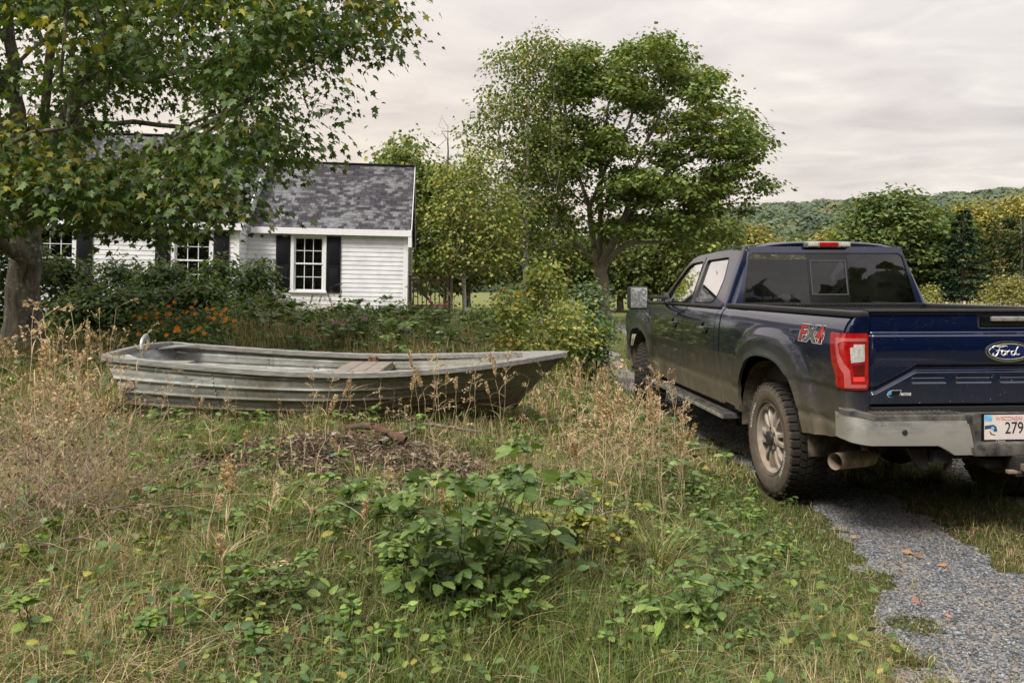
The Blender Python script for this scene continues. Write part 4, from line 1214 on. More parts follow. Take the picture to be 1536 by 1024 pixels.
# transom
T = []
for k in range(9):
    w = k / 8; p = hull_pt(0, w, 1).copy()
    T.append([b.verts.new(tilt @ Vector((p.x, p.y * v, p.z + (.02 * (1 - v * v) if k == 8 else 0)))) for v in np.linspace(-1, 1, 9)])
for r0, r1 in zip(T[:-1], T[1:]):
    for j in range(8): b.faces.new((r0[j], r0[j + 1], r1[j + 1], r1[j]))
bmesh.ops.remove_doubles(b, verts=b.verts[:], dist=.0008)
obj_bm('hull', b, ALU, BOAT, angle=60)
# gunwale rail all round
def rail_sec(bm, pts, w=.030, h=.030):
    prv = None
    for i, p in enumerate(pts):
        d = (pts[min(i + 1, len(pts) - 1)] - pts[max(i - 1, 0)]).normalized(); n = Vector((0, 0, 1)).cross(d).normalized()
        q = [bm.verts.new(tilt @ (p + n * a + Vector((0, 0, c_)))) for a, c_ in ((-w, -h), (-w, .004), (-w * .6, .012), (w * .6, .012), (w, .004), (w, -h))]
        if prv:
            for j in range(6): bm.faces.new((prv[j], q[j], q[(j + 1) % 6], prv[(j + 1) % 6]))
        else: bm.faces.new(q)
        prv = q
    bm.faces.new(prv[::-1])
for sgn in (-1, 1):
    b = bmesh.new()
    pts = [hull_pt(i / NU, 1, sgn) for i in range(NU + 1)]
    for i, p in enumerate(pts): p.z += .0012 * math.sin(i * 1.7) * (1 if sgn > 0 else .5)
    rail_sec(b, pts, .027, .032)
    obj_bm('gunwale', b, GUN, BOAT, angle=35)
b = bmesh.new(); p = hull_pt(0, 1, 1); rail_sec(b, [Vector((p.x, y, p.z + .02 * (1 - (y / p.y) ** 2))) for y in np.linspace(-p.y, p.y, 9)], .026, .03); obj_bm('transom_rail', b, GUN, BOAT, angle=35)
b = bmesh.new(); st = [hull_pt(1, w, 1) for w in np.linspace(0, 1, 12)]
bm_tube(b, [tilt @ Vector((p.x + .012, 0, p.z)) for p in st], .016, 8); obj_bm('stem_post', b, ALU, BOAT, smooth=True)
b = bmesh.new(); pr = [tilt @ v for v in (hull_pt(.90, 1, -1), hull_pt(.95, 1, -1), Vector((1.79, 0, .49)), hull_pt(.95, 1, 1), hull_pt(.90, 1, 1))]
vs = [b.verts.new(v + Vector((0, 0, .004))) for v in pr]; b.faces.new(vs); obj_bm('bow_plate', b, GUN, BOAT)
# seats (thwarts)
def thwart(u, wd, zz, nm, skew=0):
    p = hull_pt(u, .62, 1); y = p.y - .01
    b = bmesh.new()
    for k in range(3):
        bm_box(b, (p.x - wd / 2 + wd * k / 3 + .003, -y + .01 * k, zz - .012), (p.x - wd / 2 + wd * (k + 1) / 3 - .003, y - .012 * k, zz + .014), .004, tilt)
    bm_box(b, (p.x - wd / 2, -y, zz - .05), (p.x - wd / 2 + .02, y, zz - .013), 0, tilt); bm_box(b, (p.x + wd / 2 - .02, -y, zz - .05), (p.x + wd / 2, y, zz - .013), 0, tilt)
    return obj_bm(nm, b, PLANK, BOAT, angle=40)
thwart(.53, .40, .325, 'seat')
thwart(.06, .30, .28, 'seat')
for sgn in (1,):
    b = bmesh.new(); p = hull_pt(.52, .90, sgn)
    bm_box(b, (p.x - .05, p.y - .035, p.z - .05), (p.x + .05, p.y - .01, p.z + .02), .006, tilt); bm_tube(b, [tilt @ Vector((p.x - .03, p.y - .045, p.z + .03)), tilt @ Vector((p.x - .02, p.y - .045, p.z - .02)), tilt @ Vector((p.x + .02, p.y - .045, p.z - .02)), tilt @ Vector((p.x + .03, p.y - .045, p.z + .03))], .008, 8)
    obj_bm('oarlock', b, simple('rusty_iron', (.14, .06, .035), .85, var=.5, scale=50), BOAT, angle=40)
# rows of rivets under the rail and down the two lap seams
b = bmesh.new()
for sgn in (-1, 1):
    for i in range(1, 60):
        p = tilt @ hull_pt(i / 60, .925, sgn); bm_box(b, p - Vector((.006, .010, .006)), p + Vector((.006, .010, .006)), .003)
    for u in (.24, .56):
        for k in range(12):
            p = tilt @ hull_pt(u, .05 + .075 * k, sgn); bm_box(b, p - Vector((.005, .009, .005)), p + Vector((.005, .009, .005)), .0025)
tag(obj_bm('rivets', b, ALU, BOAT), kind='stuff')
# transom clamp handle, and corner knees
b = bmesh.new(); zt = .53
bm_tube(b, [tilt @ Vector(q) for q in catmull([(-1.80, .16, zt - .03), (-1.81, .16, zt + .05), (-1.80, .12, zt + .088), (-1.77, .02, zt + .092), (-1.755, -.06, zt + .06), (-1.75, -.085, zt - .02)], 5)], .014, 8)
obj_bm('grab_handle', b, simple('worn_aluminium', (.46, .47, .46), .45, .5), BOAT, smooth=True)
b = bmesh.new()
for sgn in (-1, 1):
    p = hull_pt(0, 1, sgn)
    bm_prism(b, [(p.x + .02, p.y * .93), (p.x + .26, p.y * .98), (p.x + .03, p.y * .45)], .0, .012, lambda u, v, w, z_=p.z: tilt @ Vector((u, v, z_ - .03 + w)))
    obj_bm('corner_knee', b, ALU, BOAT); b = bmesh.new()
b.free()
b = bmesh.new(); bm_box(b, (-1.70, -.10, .36), (-1.40, .16, .40), .01, tilt); obj_bm('motor_pad', b, ALU, BOAT, angle=40)
# blue and white bottle lying inside against the far side
bt = thing('plastic_bottle', 'blue and white plastic jug lying inside the metal boat', 'bottle', (-1.74, 6.82, .76))
b = bmesh.new(); bm_lathe(b, [(0, -.10), (.05, -.10), (.06, -.085), (.06, .05), (.045, .085), (.02, .10), (.02, .12), (0, .12)], 20); jug = obj_bm('jug_body', b, simple('jug_white', (.33, .35, .38), .5), bt, angle=50)
b = bmesh.new(); bm_lathe(b, [(.061, -.06), (.0612, .03)], 20); obj_bm('label_band', b, simple('jug_blue', (.03, .05, .16), .4), bt, angle=50)
b = bmesh.new(); bm_lathe(b, [(0, .155), (.024, .155), (.026, .12), (0, .12)], 16); obj_bm('cap', b, simple('jug_cap', (.03, .04, .10), .4), bt, angle=50)
bt.rotation_euler = (R(35), R(25), R(30)); bt.scale = (.85,) * 3
# ================================================================= white clapboard house
HTH = R(6.0); HROLL = R(1.0)
HA = at(356, 430, 20.3); HA.z = .70
HOUSE = thing('farm_house', 'single-storey white clapboard house with black shutters and mossy shingle roof', 'house', HA)
HOUSE.rotation_euler = (0, HROLL, HTH)
# local: x along the front (right +), y into depth, z up; origin at the front right corner of the main block
def clap_mat():
    m = Mat('white_clapboard'); c = m.coord('Object'); s = m.sep(c)
    n = m.noise(c, 3, 6, .65); n2 = m.noise(m.coord('Object', (1, 1, 14)), 7, 4)
    col = m.ramp(n, [(.3, (.52, .525, .55)), (.6, (.65, .655, .68))])
    col = m.mix(m.ramp(n2, [(.6, 0), (.8, .35)]), col, (.42, .42, .40))
    col = m.mix(m.ramp(m.math('MULTIPLY_ADD', n, .6, s[2]), [(.35, .5), (1.2, 0)]), col, (.33, .34, .27))
    return m.done(m.principled(col, .6, spec=.3))
CLAP = clap_mat()
TRIM = simple('white_trim', (.67, .675, .695), .5, var=.06)
SHUT = simple('black_shutter', (.0065, .007, .010), .55, var=.25, spec=.15)
def shingle_mat():
    m = Mat('mossy_shingle')
    uv = m.coord('UV')
    br = m.n('ShaderNodeTexBrick'); m.l(uv, br.inputs['Vector'])
    br.inputs['Scale'].default_value = 1.0; br.inputs['Brick Width'].default_value = .31; br.inputs['Row Height'].default_value = .14; br.inputs['Mortar Size'].default_value = .010
    br.inputs['Color1'].default_value = (.022, .021, .026, 1); br.inputs['Color2'].default_value = (.062, .056, .066, 1); br.inputs['Mortar'].default_value = (.008, .008, .009, 1); br.offset = .5
    br2 = m.n('ShaderNodeTexBrick'); m.l(uv, br2.inputs['Vector']); br2.inputs['Scale'].default_value = 1.0; br2.inputs['Brick Width'].default_value = .155; br2.inputs['Row Height'].default_value = .14; br2.inputs['Mortar Size'].default_value = 0
    br2.inputs['Color1'].default_value = (0, 0, 0, 1); br2.inputs['Color2'].default_value = (1, 1, 1, 1)
    r = m.sep(br2.outputs['Color'])[0]
    big = m.noise(uv, .75, 5, .6, .6)
    st = m.noise(m.coord('UV') if False else uv, 2.4, 5, .7, 1.0)
    f = m.ramp(m.math('ADD', m.math('MULTIPLY_ADD', r, .20, m.math('MULTIPLY', big, .62)), m.math('MULTIPLY', st, .34)), [(.565, 0), (.63, .5), (.78, .8)])
    col = m.mix(f, br.outputs['Color'], m.ramp(m.noise(uv, 9, 3), [(.3, (.10, .103, .115)), (.7, (.25, .255, .27))]))
    col = m.mix(m.ramp(m.noise(uv, .4, 3), [(.5, 0), (.75, .4)]), col, (.035, .038, .02))
    return m.done(m.principled(col, .85, spec=.25, normal=m.bump(m.sep(br.outputs['Color'])[0], .5, .02)))
SHING = shingle_mat()
def clap_wall(bm, x0, x1, z0, z1, yf, exp_=.125, along='x', openings=(), thick=.016):
    """lapped boards; openings (xa, xb, za, zb) are real holes"""
    n = int(math.ceil((z1 - z0) / exp_))
    for k in range(n):
        a = z0 + k * exp_; c_ = min(a + exp_, z1)
        segs = [(x0, x1)]
        for xa, xb_, za, zb in openings:
            if c_ > za + .01 and a < zb - .01:
                ns = []
                for s0, s1 in segs:
                    if s0 < xa: ns.append((s0, min(xa, s1)))
                    if s1 > xb_: ns.append((max(xb_, s0), s1))
                segs = ns
        for s0, s1 in segs:
            if s1 - s0 < .01: continue
            P = lambda x, y, z: (x, yf + y, z) if along == 'x' else (yf - y, x, z)
            v = [bm.verts.new(P(x, y, z)) for x, y, z in ((s0, -thick, a), (s1, -thick, a), (s1, -.002, c_), (s0, -.002, c_), (s0, 0, a), (s1, 0, a))]
            bm.faces.new((v[0], v[1], v[2], v[3])); bm.faces.new((v[4], v[5], v[1], v[0]))
EAVE = 2.55; BLK_L = 9.5; BLK_D = 8.0; RSE_M = 2.95
WGX0, WGY, WG_L, WG_D, RSE_W = .0, .95, 4.40, 5.6, 2.22      # wing set back behind the main block
wins_main = [(-1.62, -.72), (-5.05, -4.15)]
wins_wing = [(1.27, 2.07)]
WZ0, WZ1 = .80, 2.28
b = bmesh.new()
clap_wall(b, -BLK_L, -.0, -.6, EAVE, 0, openings=[(a, c_, WZ0, WZ1) for a, c_ in wins_main])
obj_bm('front_wall', b, CLAP, HOUSE)
b = bmesh.new(); clap_wall(b, 0, WGY, -.6, EAVE, 0, along='y'); obj_bm('return_wall', b, CLAP, HOUSE)
b = bmesh.new(); clap_wall(b, 0.0, WG_L, -.6, EAVE, WGY, openings=[(a, c_, WZ0, WZ1) for a, c_ in wins_wing]); obj_bm('wing_wall', b, CLAP, HOUSE)
b = bmesh.new(); clap_wall(b, WGY, WGY + WG_D, -.6, EAVE, WG_L, along='y')
vs = [b.verts.new((WG_L - .004, y, z)) for y, z in ((WGY, EAVE), (WGY + WG_D, EAVE), (WGY + WG_D / 2, EAVE + RSE_W))]; b.faces.new(vs)
obj_bm('wing_end_wall', b, CLAP, HOUSE)
# main gable end above the wing
b = bmesh.new()
n = 26
for k in range(n):
    t0, t1 = k / n, (k + 1) / n
    y00, y01 = BLK_D / 2 * t0, BLK_D - BLK_D / 2 * t0; y10, y11 = BLK_D / 2 * t1, BLK_D - BLK_D / 2 * t1
    z0_, z1_ = EAVE + RSE_M * t0, EAVE + RSE_M * t1
    v = [b.verts.new(q) for q in ((.016, y00, z0_), (.016, y01, z0_), (.002, y11, z1_), (.002, y10, z1_), (.0, y00, z0_), (.0, y01, z0_))]
    b.faces.new(v[:4]); b.faces.new((v[4], v[5], v[1], v[0]))
obj_bm('gable_wall', b, CLAP, HOUSE)
# back and left walls so the house is closed
b = bmesh.new(); bm_box(b, (-BLK_L, .25, -.6), (-.25, BLK_D, EAVE - .02)); bm_box(b, (-.2, WGY + .25, -.6), (WG_L - .05, WGY + WG_D, EAVE - .02)); obj_bm('rear_body', b, simple('dark_room', (.02, .02, .022), .9), HOUSE)
def roof(nm, x0, x1, y0, depth, rise, ov=.22, ove=.10, th=.05):
    """two slopes with UVs in metres"""
    sl = math.hypot(depth / 2, rise); ux, uz = depth / 2 / sl, rise / sl
    b = bmesh.new(); uvl = b.loops.layers.uv.new('UVMap')
    yc, zc_ = y0 + depth / 2, EAVE + rise + .03
    for s_ in (-1, 1):
        e = Vector((0, yc + s_ * (depth / 2 + ov * ux), EAVE + .03 - ov * uz)); rdg = Vector((0, yc, zc_))
        nx, nl = 12, 40
        L_ = sl + ov
        G = [[None] * (nx + 1) for _ in range(nl + 1)]
        for j in range(nl + 1):
            for i in range(nx + 1):
                t = j / nl; x = x0 - ove + (x1 - x0 + 2 * ove) * i / nx
                p = e.lerp(rdg, t); sag = -.02 * math.sin(i * 1.3) * math.sin(t * PI)
                G[j][i] = b.verts.new((x, p.y, p.z + sag + .0))
        for j in range(nl):
            for i in range(nx):
                f = b.faces.new((G[j][i], G[j][i + 1], G[j + 1][i + 1], G[j + 1][i]) if s_ < 0 else (G[j][i + 1], G[j][i], G[j + 1][i], G[j + 1][i + 1]))
                for lp in f.loops:
                    jj = j if lp.vert in G[j] else j + 1
                    lp[uvl].uv = (lp.vert.co.x + 40, jj / nl * L_)
    o = obj_bm(nm, b, SHING, HOUSE); return o
RM = roof('main_roof', -BLK_L, 0.0, 0, BLK_D, RSE_M)
RW = roof('wing_roof', .20, WG_L, WGY, WG_D, RSE_W)
b = bmesh.new(); bm_box(b, (-BLK_L - .1, BLK_D / 2 - .12, EAVE + RSE_M + .0), (.1, BLK_D / 2 + .12, EAVE + RSE_M + .05), .01); obj_bm('ridge_cap', b, SHING, RM)
b = bmesh.new(); bm_box(b, (.12, WGY + WG_D / 2 - .1, EAVE + RSE_W + .0), (WG_L + .1, WGY + WG_D / 2 + .1, EAVE + RSE_W + .05), .01); obj_bm('ridge_cap', b, SHING, RW)
# fascia, rake boards, corner boards
b = bmesh.new(); bm_box(b, (-BLK_L - .1, -.20, EAVE - .20), (.12, -.175, EAVE - .03)); bm_box(b, (-BLK_L - .1, -.175, EAVE - .20), (.10, -.0, EAVE - .18)); obj_bm('fascia', b, TRIM, RM)
b = bmesh.new(); bm_box(b, (.13, WGY - .20, EAVE - .20), (WG_L + .11, WGY - .175, EAVE - .03)); bm_box(b, (.13, WGY - .175, EAVE - .20), (WG_L + .10, WGY - .0, EAVE - .18)); bm_box(b, (WG_L + .02, WGY - .19, EAVE - .50), (WG_L + .12, WGY + .16, EAVE - .02)); obj_bm('fascia', b, TRIM, RW)
def rake(x, y0, depth, rise, nm, par, ov=.22):
    sl = math.hypot(depth / 2, rise); ux, uz = depth / 2 / sl, rise / sl; b = bmesh.new()
    for s_ in (-1, 1):
        yc = y0 + depth / 2
        e = (yc + s_ * (depth / 2 + ov * ux), EAVE + .02 - ov * uz); r_ = (yc, EAVE + rise + .02)
        bm_prism(b, [e, r_, (r_[0], r_[1] - .22), (e[0], e[1] - .17)], x, x + .028, lambda u, v, w: (w, u, v))
    return obj_bm(nm, b, TRIM, par)
rake(.095, 0, BLK_D, RSE_M, 'rake_board', RM); rake(WG_L + .09, WGY, WG_D, RSE_W, 'rake_board', RW)
b = bmesh.new(); bm_box(b, (-.11, -.024, -.6), (.024, -.0165, EAVE - .18)); bm_box(b, (.0165, -.024, -.6), (.024, .10, EAVE - .05)); obj_bm('corner_board', b, TRIM, HOUSE)
b = bmesh.new(); bm_box(b, (WG_L - .11, WGY - .024, -.6), (WG_L + .024, WGY - .0165, EAVE - .18)); bm_box(b, (WG_L + .0165, WGY - .024, -.6), (WG_L + .024, WGY + .10, EAVE - .05)); obj_bm('corner_board', b, TRIM, HOUSE)
# windows: frame, two sashes of six panes, black louvred shutters
PANE = glass_mat('house_pane', (.10, .11, .12), 1.2)
CURT = simple('net_curtain', (.10, .11, .12), .9, var=.3, scale=3)
def window(xa, xb_, yf):
    z0, z1 = WZ0, WZ1
    b = bmesh.new()
    fw2 = .085
    for lo, hi in (((xa - fw2, yf - .04, z0 - .02), (xa, yf + .06, z1 + .0)), ((xb_, yf - .04, z0 - .02), (xb_ + fw2, yf + .06, z1)), ((xa - fw2 - .01, yf - .05, z1), (xb_ + fw2 + .01, yf + .06, z1 + .11)), ((xa - fw2 - .03, yf - .075, z0 - .075), (xb_ + fw2 + .03, yf + .06, z0 - .02))):
        bm_box(b, lo, hi, .004)
    w_ = obj_bm('window', b, TRIM, HOUSE)
    zm = (z0 + z1) / 2
    for za, zb, dy in ((z0 - .02, zm + .02, .045), (zm - .02, z1, .02)):
        b = bmesh.new(); t = .042
        for lo, hi in (((xa, yf + dy, za), (xa + t, yf + dy + .03, zb)), ((xb_ - t, yf + dy, za), (xb_, yf + dy + .03, zb)), ((xa + t, yf + dy, za), (xb_ - t, yf + dy + .03, za + t)), ((xa + t, yf + dy, zb - t), (xb_ - t, yf + dy + .03, zb))): bm_box(b, lo, hi)
        for k in (1, 2):
            x = xa + t + (xb_ - xa - 2 * t) * k / 3; bm_box(b, (x - .009, yf + dy + .004, za + t), (x + .009, yf + dy + .026, zb - t))
        z = (za + zb) / 2; bm_box(b, (xa + t, yf + dy + .006, z - .009), (xb_ - t, yf + dy + .024, z + .009))
        obj_bm('sash', b, TRIM, w_)
    b = bmesh.new(); v = [b.verts.new(q) for q in ((xa, yf + .063, z0), (xb_, yf + .063, z0), (xb_, yf + .063, z1), (xa, yf + .063, z1))]; b.faces.new(v); obj_bm('pane', b, PANE, w_)
    for x0, x1 in ((xa - fw2 - .40, xa - fw2 - .015), (xb_ + fw2 + .015, xb_ + fw2 + .40)):
        b = bmesh.new(); yo = yf - .048
        bm_box(b, (x0, yo, z0 - .06), (x1, yo + .03, z1 + .03), .004)
        for za, zb in ((z0 + .02, z0 + .62), (z0 + .74, z1 - .05)):
            bm_box(b, (x0 + .06, yo - .010, za), (x1 - .06, yo + .001, zb), .008)
        obj_bm('shutter', b, SHUT, HOUSE, angle=40)
for a, c_ in wins_main: window(a, c_, 0)
for a, c_ in wins_wing: window(a, c_, WGY)
# wooden deck with railing beyond the wing
DW = seasoned('weathered_deck', (.055, .042, .034), (.14, .105, .085), (6, 6, 1.5))
dk = thing('deck', 'weathered brown wooden deck with slatted railing at the right end of the white house', 'deck', (0, 0, 0))
dk.location = HOUSE.matrix_basis @ Vector((WG_L + .02, WGY + 1.6, .1)); dk.rotation_euler = (0, 0, HTH)
b = bmesh.new()
for k in range(14): bm_box(b, (.0, .0 + k * .15, .14), (1.35, .14 + k * .15, .17))
obj_bm('deck_boards', b, DW, dk)
b = bmesh.new()
for x in (.04, 1.30): bm_box(b, (x - .045, -.045, -.55), (x + .045, .045, 1.15), .006)
bm_box(b, (1.255, 1.95, -.55), (1.345, 2.04, 1.15), .006); obj_bm('post', b, DW, dk)
b = bmesh.new(); bm_box(b, (.0, -.07, 1.15), (1.37, .07, 1.19), .005); bm_box(b, (.04, -.02, 1.02), (1.30, .02, 1.09)); bm_box(b, (.04, -.02, .24), (1.30, .02, .30)); bm_box(b, (1.23, .07, 1.15), (1.37, 2.05, 1.19), .005); obj_bm('hand_rail', b, DW, dk)
b = bmesh.new()
for k in range(9): x = .15 + k * .13; bm_box(b, (x - .017, -.04, .20), (x + .017, -.02, 1.09))
for k in range(12): y = .15 + k * .15; bm_box(b, (1.28, y - .017, .20), (1.30, y + .017, 1.09))
obj_bm('baluster', b, DW, dk)
b = bmesh.new(); bm_prism(b, [(.1, .95), (.16, 1.02), (.75, .35), (.70, .28)], .03, .06, lambda u, v, w: (u, w, v)); obj_bm('brace', b, DW, dk)
# ================================================================= trees
def bark_mat(name, dark, lite, lichen=None, la=.5, birch=False, scale=1.0):
    m = Mat(name); c = m.coord('Object')
    g = m.noise(m.coord('Object', (9 * scale, 9 * scale, 1.6 * scale)), 2.2, 6, .7, .6); n = m.noise(c, 26 * scale, 4)
    col = m.ramp(g, [(.32, dark), (.62, lite)])
    if lichen:
        f = m.math('MULTIPLY', m.ramp(m.noise(c, 4.2, 5, .65), [(.46, 0), (.6, 1)]), m.ramp(m.voro(c, 17), [(.25, 1), (.5, .15)]))
        col = m.mix(m.math('MULTIPLY', f, la), col, lichen)
    if birch:
        bands = m.ramp(m.noise(m.coord('Object', (2, 2, 16)), 1.6, 4, .6), [(.56, 0), (.64, .85)])
        col = m.mix(bands, col, (.035, .03, .027))
    return m.done(m.principled(col, .9, spec=.15, normal=m.bump(g, .9, .03)))
BARK = bark_mat('maple_bark', (.055, .046, .036), (.23, .20, .165), (.42, .43, .37), .9)
BARK2 = bark_mat('old_maple_bark', (.10, .085, .07), (.30, .26, .22), (.36, .35, .31), .5)
BIRCH = bark_mat('birch_bark', (.30, .28, .26), (.55, .53, .50), birch=True)
TWIG = bark_mat('twig_bark', (.04, .03, .024), (.13, .10, .08))
LEAF = leaf_mat('broad_leaf', gain=1.95, veins=True, blotch=.25)
LEAF_FAR = leaf_mat('distant_leaf', .30, .65, .2, 1.75)
NEEDLE = leaf_mat('needles', .12, .7, .15, 1.4)

def T_maple():
    pts = [(0, -.02), (.16, -.10), (.42, -.02), (.30, .18), (.58, .46), (.26, .44), (.17, .62), (0, 1.0), (-.17, .62), (-.26, .44), (-.58, .46), (-.30, .18), (-.42, -.02), (-.16, -.10)]
    v = [(x, y, -.16 * abs(x) - .10 * y * y) for x, y in pts]
    return np.array(v), [(0, 1, 2, 3, 4, 5, 6, 7), (0, 7, 8, 9, 10, 11, 12, 13)]
def T_oval(w=.30, tip=.25, fold=.12, droop=.15):
    ys_ = [0, .22, .5, .78, 1.0]; ws = [0.03, w * .85, w, w * (1 - tip) * .75, 0]
    L_ = [(-b, y, fold * b - droop * y * y) for y, b in zip(ys_, ws)]; M_ = [(0, y, -droop * y * y) for y in ys_]; R_ = [(b, y, fold * b - droop * y * y) for y, b in zip(ys_, ws)]
    v = np.array(L_[:4] + M_ + R_[:4])
    f = [(0, 4, 5, 1), (1, 5, 6, 2), (2, 6, 7, 3), (3, 7, 8), (4, 9, 10, 5), (5, 10, 11, 6), (6, 11, 12, 7), (7, 12, 8)]
    return v, f
def T_diamond(w=.36):
    return np.array([(0, 0, 0), (w, .45, .06), (0, 1, -.08), (-w, .45, .06)]), [(0, 1, 2), (0, 2, 3)]
def T_serrate(w=.34, n=5, droop=.22):
    v = [(0, 0, 0)]; R_ = []; 
    for k in range(n * 2):
        t = (k + .6) / (n * 2); b = w * math.sin(PI * min(1, t * .93 + .07)) ** .8 * (1.0 if k % 2 == 0 else .78)
        R_.append((b, t + (.03 if k % 2 == 0 else -.01), .12 * b - droop * t * t))
    rt = R_; lf = [(-x, y, z) for x, y, z in R_]
    mid = [(0, t, -droop * t * t) for t in np.linspace(0, 1, n * 2 + 2)]
    v = mid + rt + lf; m_ = len(mid); f = []
    for k in range(len(rt) - 1):
        f.append((k + 1, m_ + k, m_ + k + 1, k + 2)); f.append((k + 1, k + 2, m_ + len(rt) + k + 1, m_ + len(rt) + k))
    f.append((0, m_, 1)); f.append((0, 1, m_ + len(rt))); q = len(rt)
    f.append((q, m_ + q - 1, q + 1)); f.append((q, q + 1, m_ + 2 * q - 1))
    return np.array(v), f

def skeleton(scaf, attr, rng, wpath=.35, step=.35, wob=.05):
    """scaf: list of (points, parent_ref) polylines; attr (N,3). returns nodes, parent"""
    P = []; par = []; dist = []; ends = {}
    def addnode(p, q):
        P.append(np.asarray(p, float)); par.append(q); dist.append(0 if q < 0 else dist[q] + np.linalg.norm(P[-1] - P[q])); return len(P) - 1
    for pl in scaf:
        pts = [np.asarray(p, float) for p in pl]
        if not P: cur = addnode(pts[0], -1)
        else:
            d = np.linalg.norm(np.array(P) - pts[0], axis=1); cur = int(np.argmin(d))
        for a in pts[1:]:
            b = P[cur]; n = max(1, int(np.linalg.norm(a - b) / step))
            for k in range(1, n + 1):
                q = b + (a - b) * k / n + (rng.normal(0, wob * .5, 3) if k < n else 0); cur = addnode(q, cur)
    root = P[0]
    top = P[0]
    order = np.argsort(np.linalg.norm(attr - attr.mean(0) * np.array([1, 1, 0]) - root * np.array([0, 0, 1]), axis=1))
    A = np.array(P); D = np.array(dist)
    buf = np.zeros((len(P) + len(attr) * 14, 3)); buf[:len(P)] = A; db = np.zeros(len(buf)); db[:len(P)] = D
    minz = root[2] + .0
    tips = []
    for i in order:
        a = attr[i]; n = len(P)
        dv = a - buf[:n]; dd = np.linalg.norm(dv, axis=1)
        cost = dd + wpath * db[:n] + .6 * np.maximum(0, buf[:n, 2] - a[2]) 
        cost[0] += 50
        j = int(np.argmin(cost)); b = P[j]; n_ = max(1, min(12, int(dd[j] / step)))
        cur = j
        lift = np.array([0, 0, .12 * dd[j]])
        for k in range(1, n_ + 1):
            t = k / n_; q = b + (a - b) * t + lift * math.sin(t * PI) * .8 + (rng.normal(0, wob, 3) if k < n_ else 0)
            cur = addnode(q, cur); buf[len(P) - 1] = q; db[len(P) - 1] = dist[-1]
        tips.append(cur)
    return np.array(P), np.array(par), tips

def radii(P, par, r_tip, r_base, p=2.2):
    n = len(P); acc = np.zeros(n); ch = np.zeros(n, int)
    for i in range(n):
        if par[i] >= 0: ch[par[i]] += 1
    for i in range(n - 1, -1, -1):
        if ch[i] == 0: acc[i] = 1.0
        if par[i] >= 0: acc[par[i]] += acc[i]
    r = acc ** (1 / p); r = r_tip + (r - 1) * (r_base - r_tip) / (r[0] - 1 + 1e-9)
    return r

def wood_mesh(name, P, par, r, mat, parent, flare=0.0, rmin=0.0, rng=None):
    n = len(P); kids = [[] for _ in range(n)]
    for i in range(n):
        if par[i] >= 0: kids[par[i]].append(i)
    V = []; I = []; C = []; cnt = 0
    stack = [(0, -1)]
    while stack:
        s, pre = stack.pop()
        chain = ([pre] if pre >= 0 else []) + [s]; cur = s
        while kids[cur]:
            ks = sorted(kids[cur], key=lambda k: -r[k]); 
            for k in ks[1:]: stack.append((k, cur))
            cur = ks[0]; chain.append(cur)
        if len(chain) < 2: continue
        rm = max(r[c] for c in (chain[1:] if pre >= 0 else chain))
        if rm < rmin: continue
        ns = 14 if rm > .12 else 8 if rm > .04 else 5 if rm > .015 else 3
        pts = P[chain]; rr = np.array([r[c] for c in chain])
        if pre >= 0: rr[0] = min(rr[0], rr[1] * 1.25)
        d = np.zeros_like(pts); d[1:-1] = pts[2:] - pts[:-2]; d[0] = pts[1] - pts[0]; d[-1] = pts[-1] - pts[-2]
        d /= np.linalg.norm(d, axis=1, keepdims=True) + 1e-9
        up = np.cross(d[0], [0, .2, 1] if abs(d[0][2]) < .9 else [1, 0, 0]); up /= np.linalg.norm(up) + 1e-9
        ang = np.arange(ns) * 2 * PI / ns
        for i in range(len(chain)):
            up = up - d[i] * up.dot(d[i]); up /= np.linalg.norm(up) + 1e-9; w_ = np.cross(d[i], up)
            rad = rr[i]
            mod = 1.0
            if rm > .12 and pre < 0:
                hgt = pts[i][2] - pts[0][2]
                mod = 1 + flare * math.exp(-hgt / .35) * (1 + .35 * np.cos(ang * 5 + 1)) + .05 * np.sin(ang * 3 + i * .5)
            V.append(pts[i] + (np.cos(ang)[:, None] * up + np.sin(ang)[:, None] * w_) * (rad * np.ones(ns) * mod)[:, None])
        for i in range(len(chain) - 1):
            a = cnt + i * ns; k = np.arange(ns); k2 = (k + 1) % ns
            I.append(np.stack([a + k, a + k2, a + ns + k2, a + ns + k], 1).ravel()); C.append(np.full(ns, 4))
        cnt += ns * len(chain)
    return np_obj(name, np.concatenate(V), np.concatenate(I), np.concatenate(C), mat, parent, smooth=True)

def pick_col(rng, n, pal, w=None):
    pal = np.array(pal); k = rng.choice(len(pal), n, p=w); c = pal[k] * rng.uniform(.75, 1.25, (n, 1))
    return np.concatenate([c, np.ones((n, 1))], 1)

def leaves_on(cl, rng, centers, per, spread, size, tpl, pal, w=None, droop=.4, flat=.5, cvar=.35, cols=None):
    """clusters of leaves around the centres"""
    N = len(centers) * per
    c = np.repeat(centers, per, 0)
    off = rng.normal(0, 1, (N, 3)) * spread * np.array([1, 1, flat])
    pos = c + off
    out = off.copy(); out[:, 2] = 0; out += rng.normal(0, .35 * spread, (N, 3))
    d = out / (np.linalg.norm(out, axis=1, keepdims=True) + 1e-9); d[:, 2] -= droop * rng.uniform(.3, 1.6, N)
    up = np.array([0, 0, 1.0]) + rng.normal(0, .35, (N, 3))
    pc = pick_col(rng, len(centers), pal, w); pc[:, :3] *= rng.uniform(1 - cvar, 1 + cvar, (len(centers), 1))
    col = np.repeat(pc, per, 0); mixc = pick_col(rng, N, pal, w); k = rng.random(N) < .35
    col[k] = mixc[k]; col[:, :3] *= rng.uniform(.75, 1.25, (N, 1))
    # tones vary at random by cluster and by leaf
    cl.stamp(tpl[0], tpl[1], pos, rot_dir(d, up), size * rng.uniform(.6, 1.25, N), col)

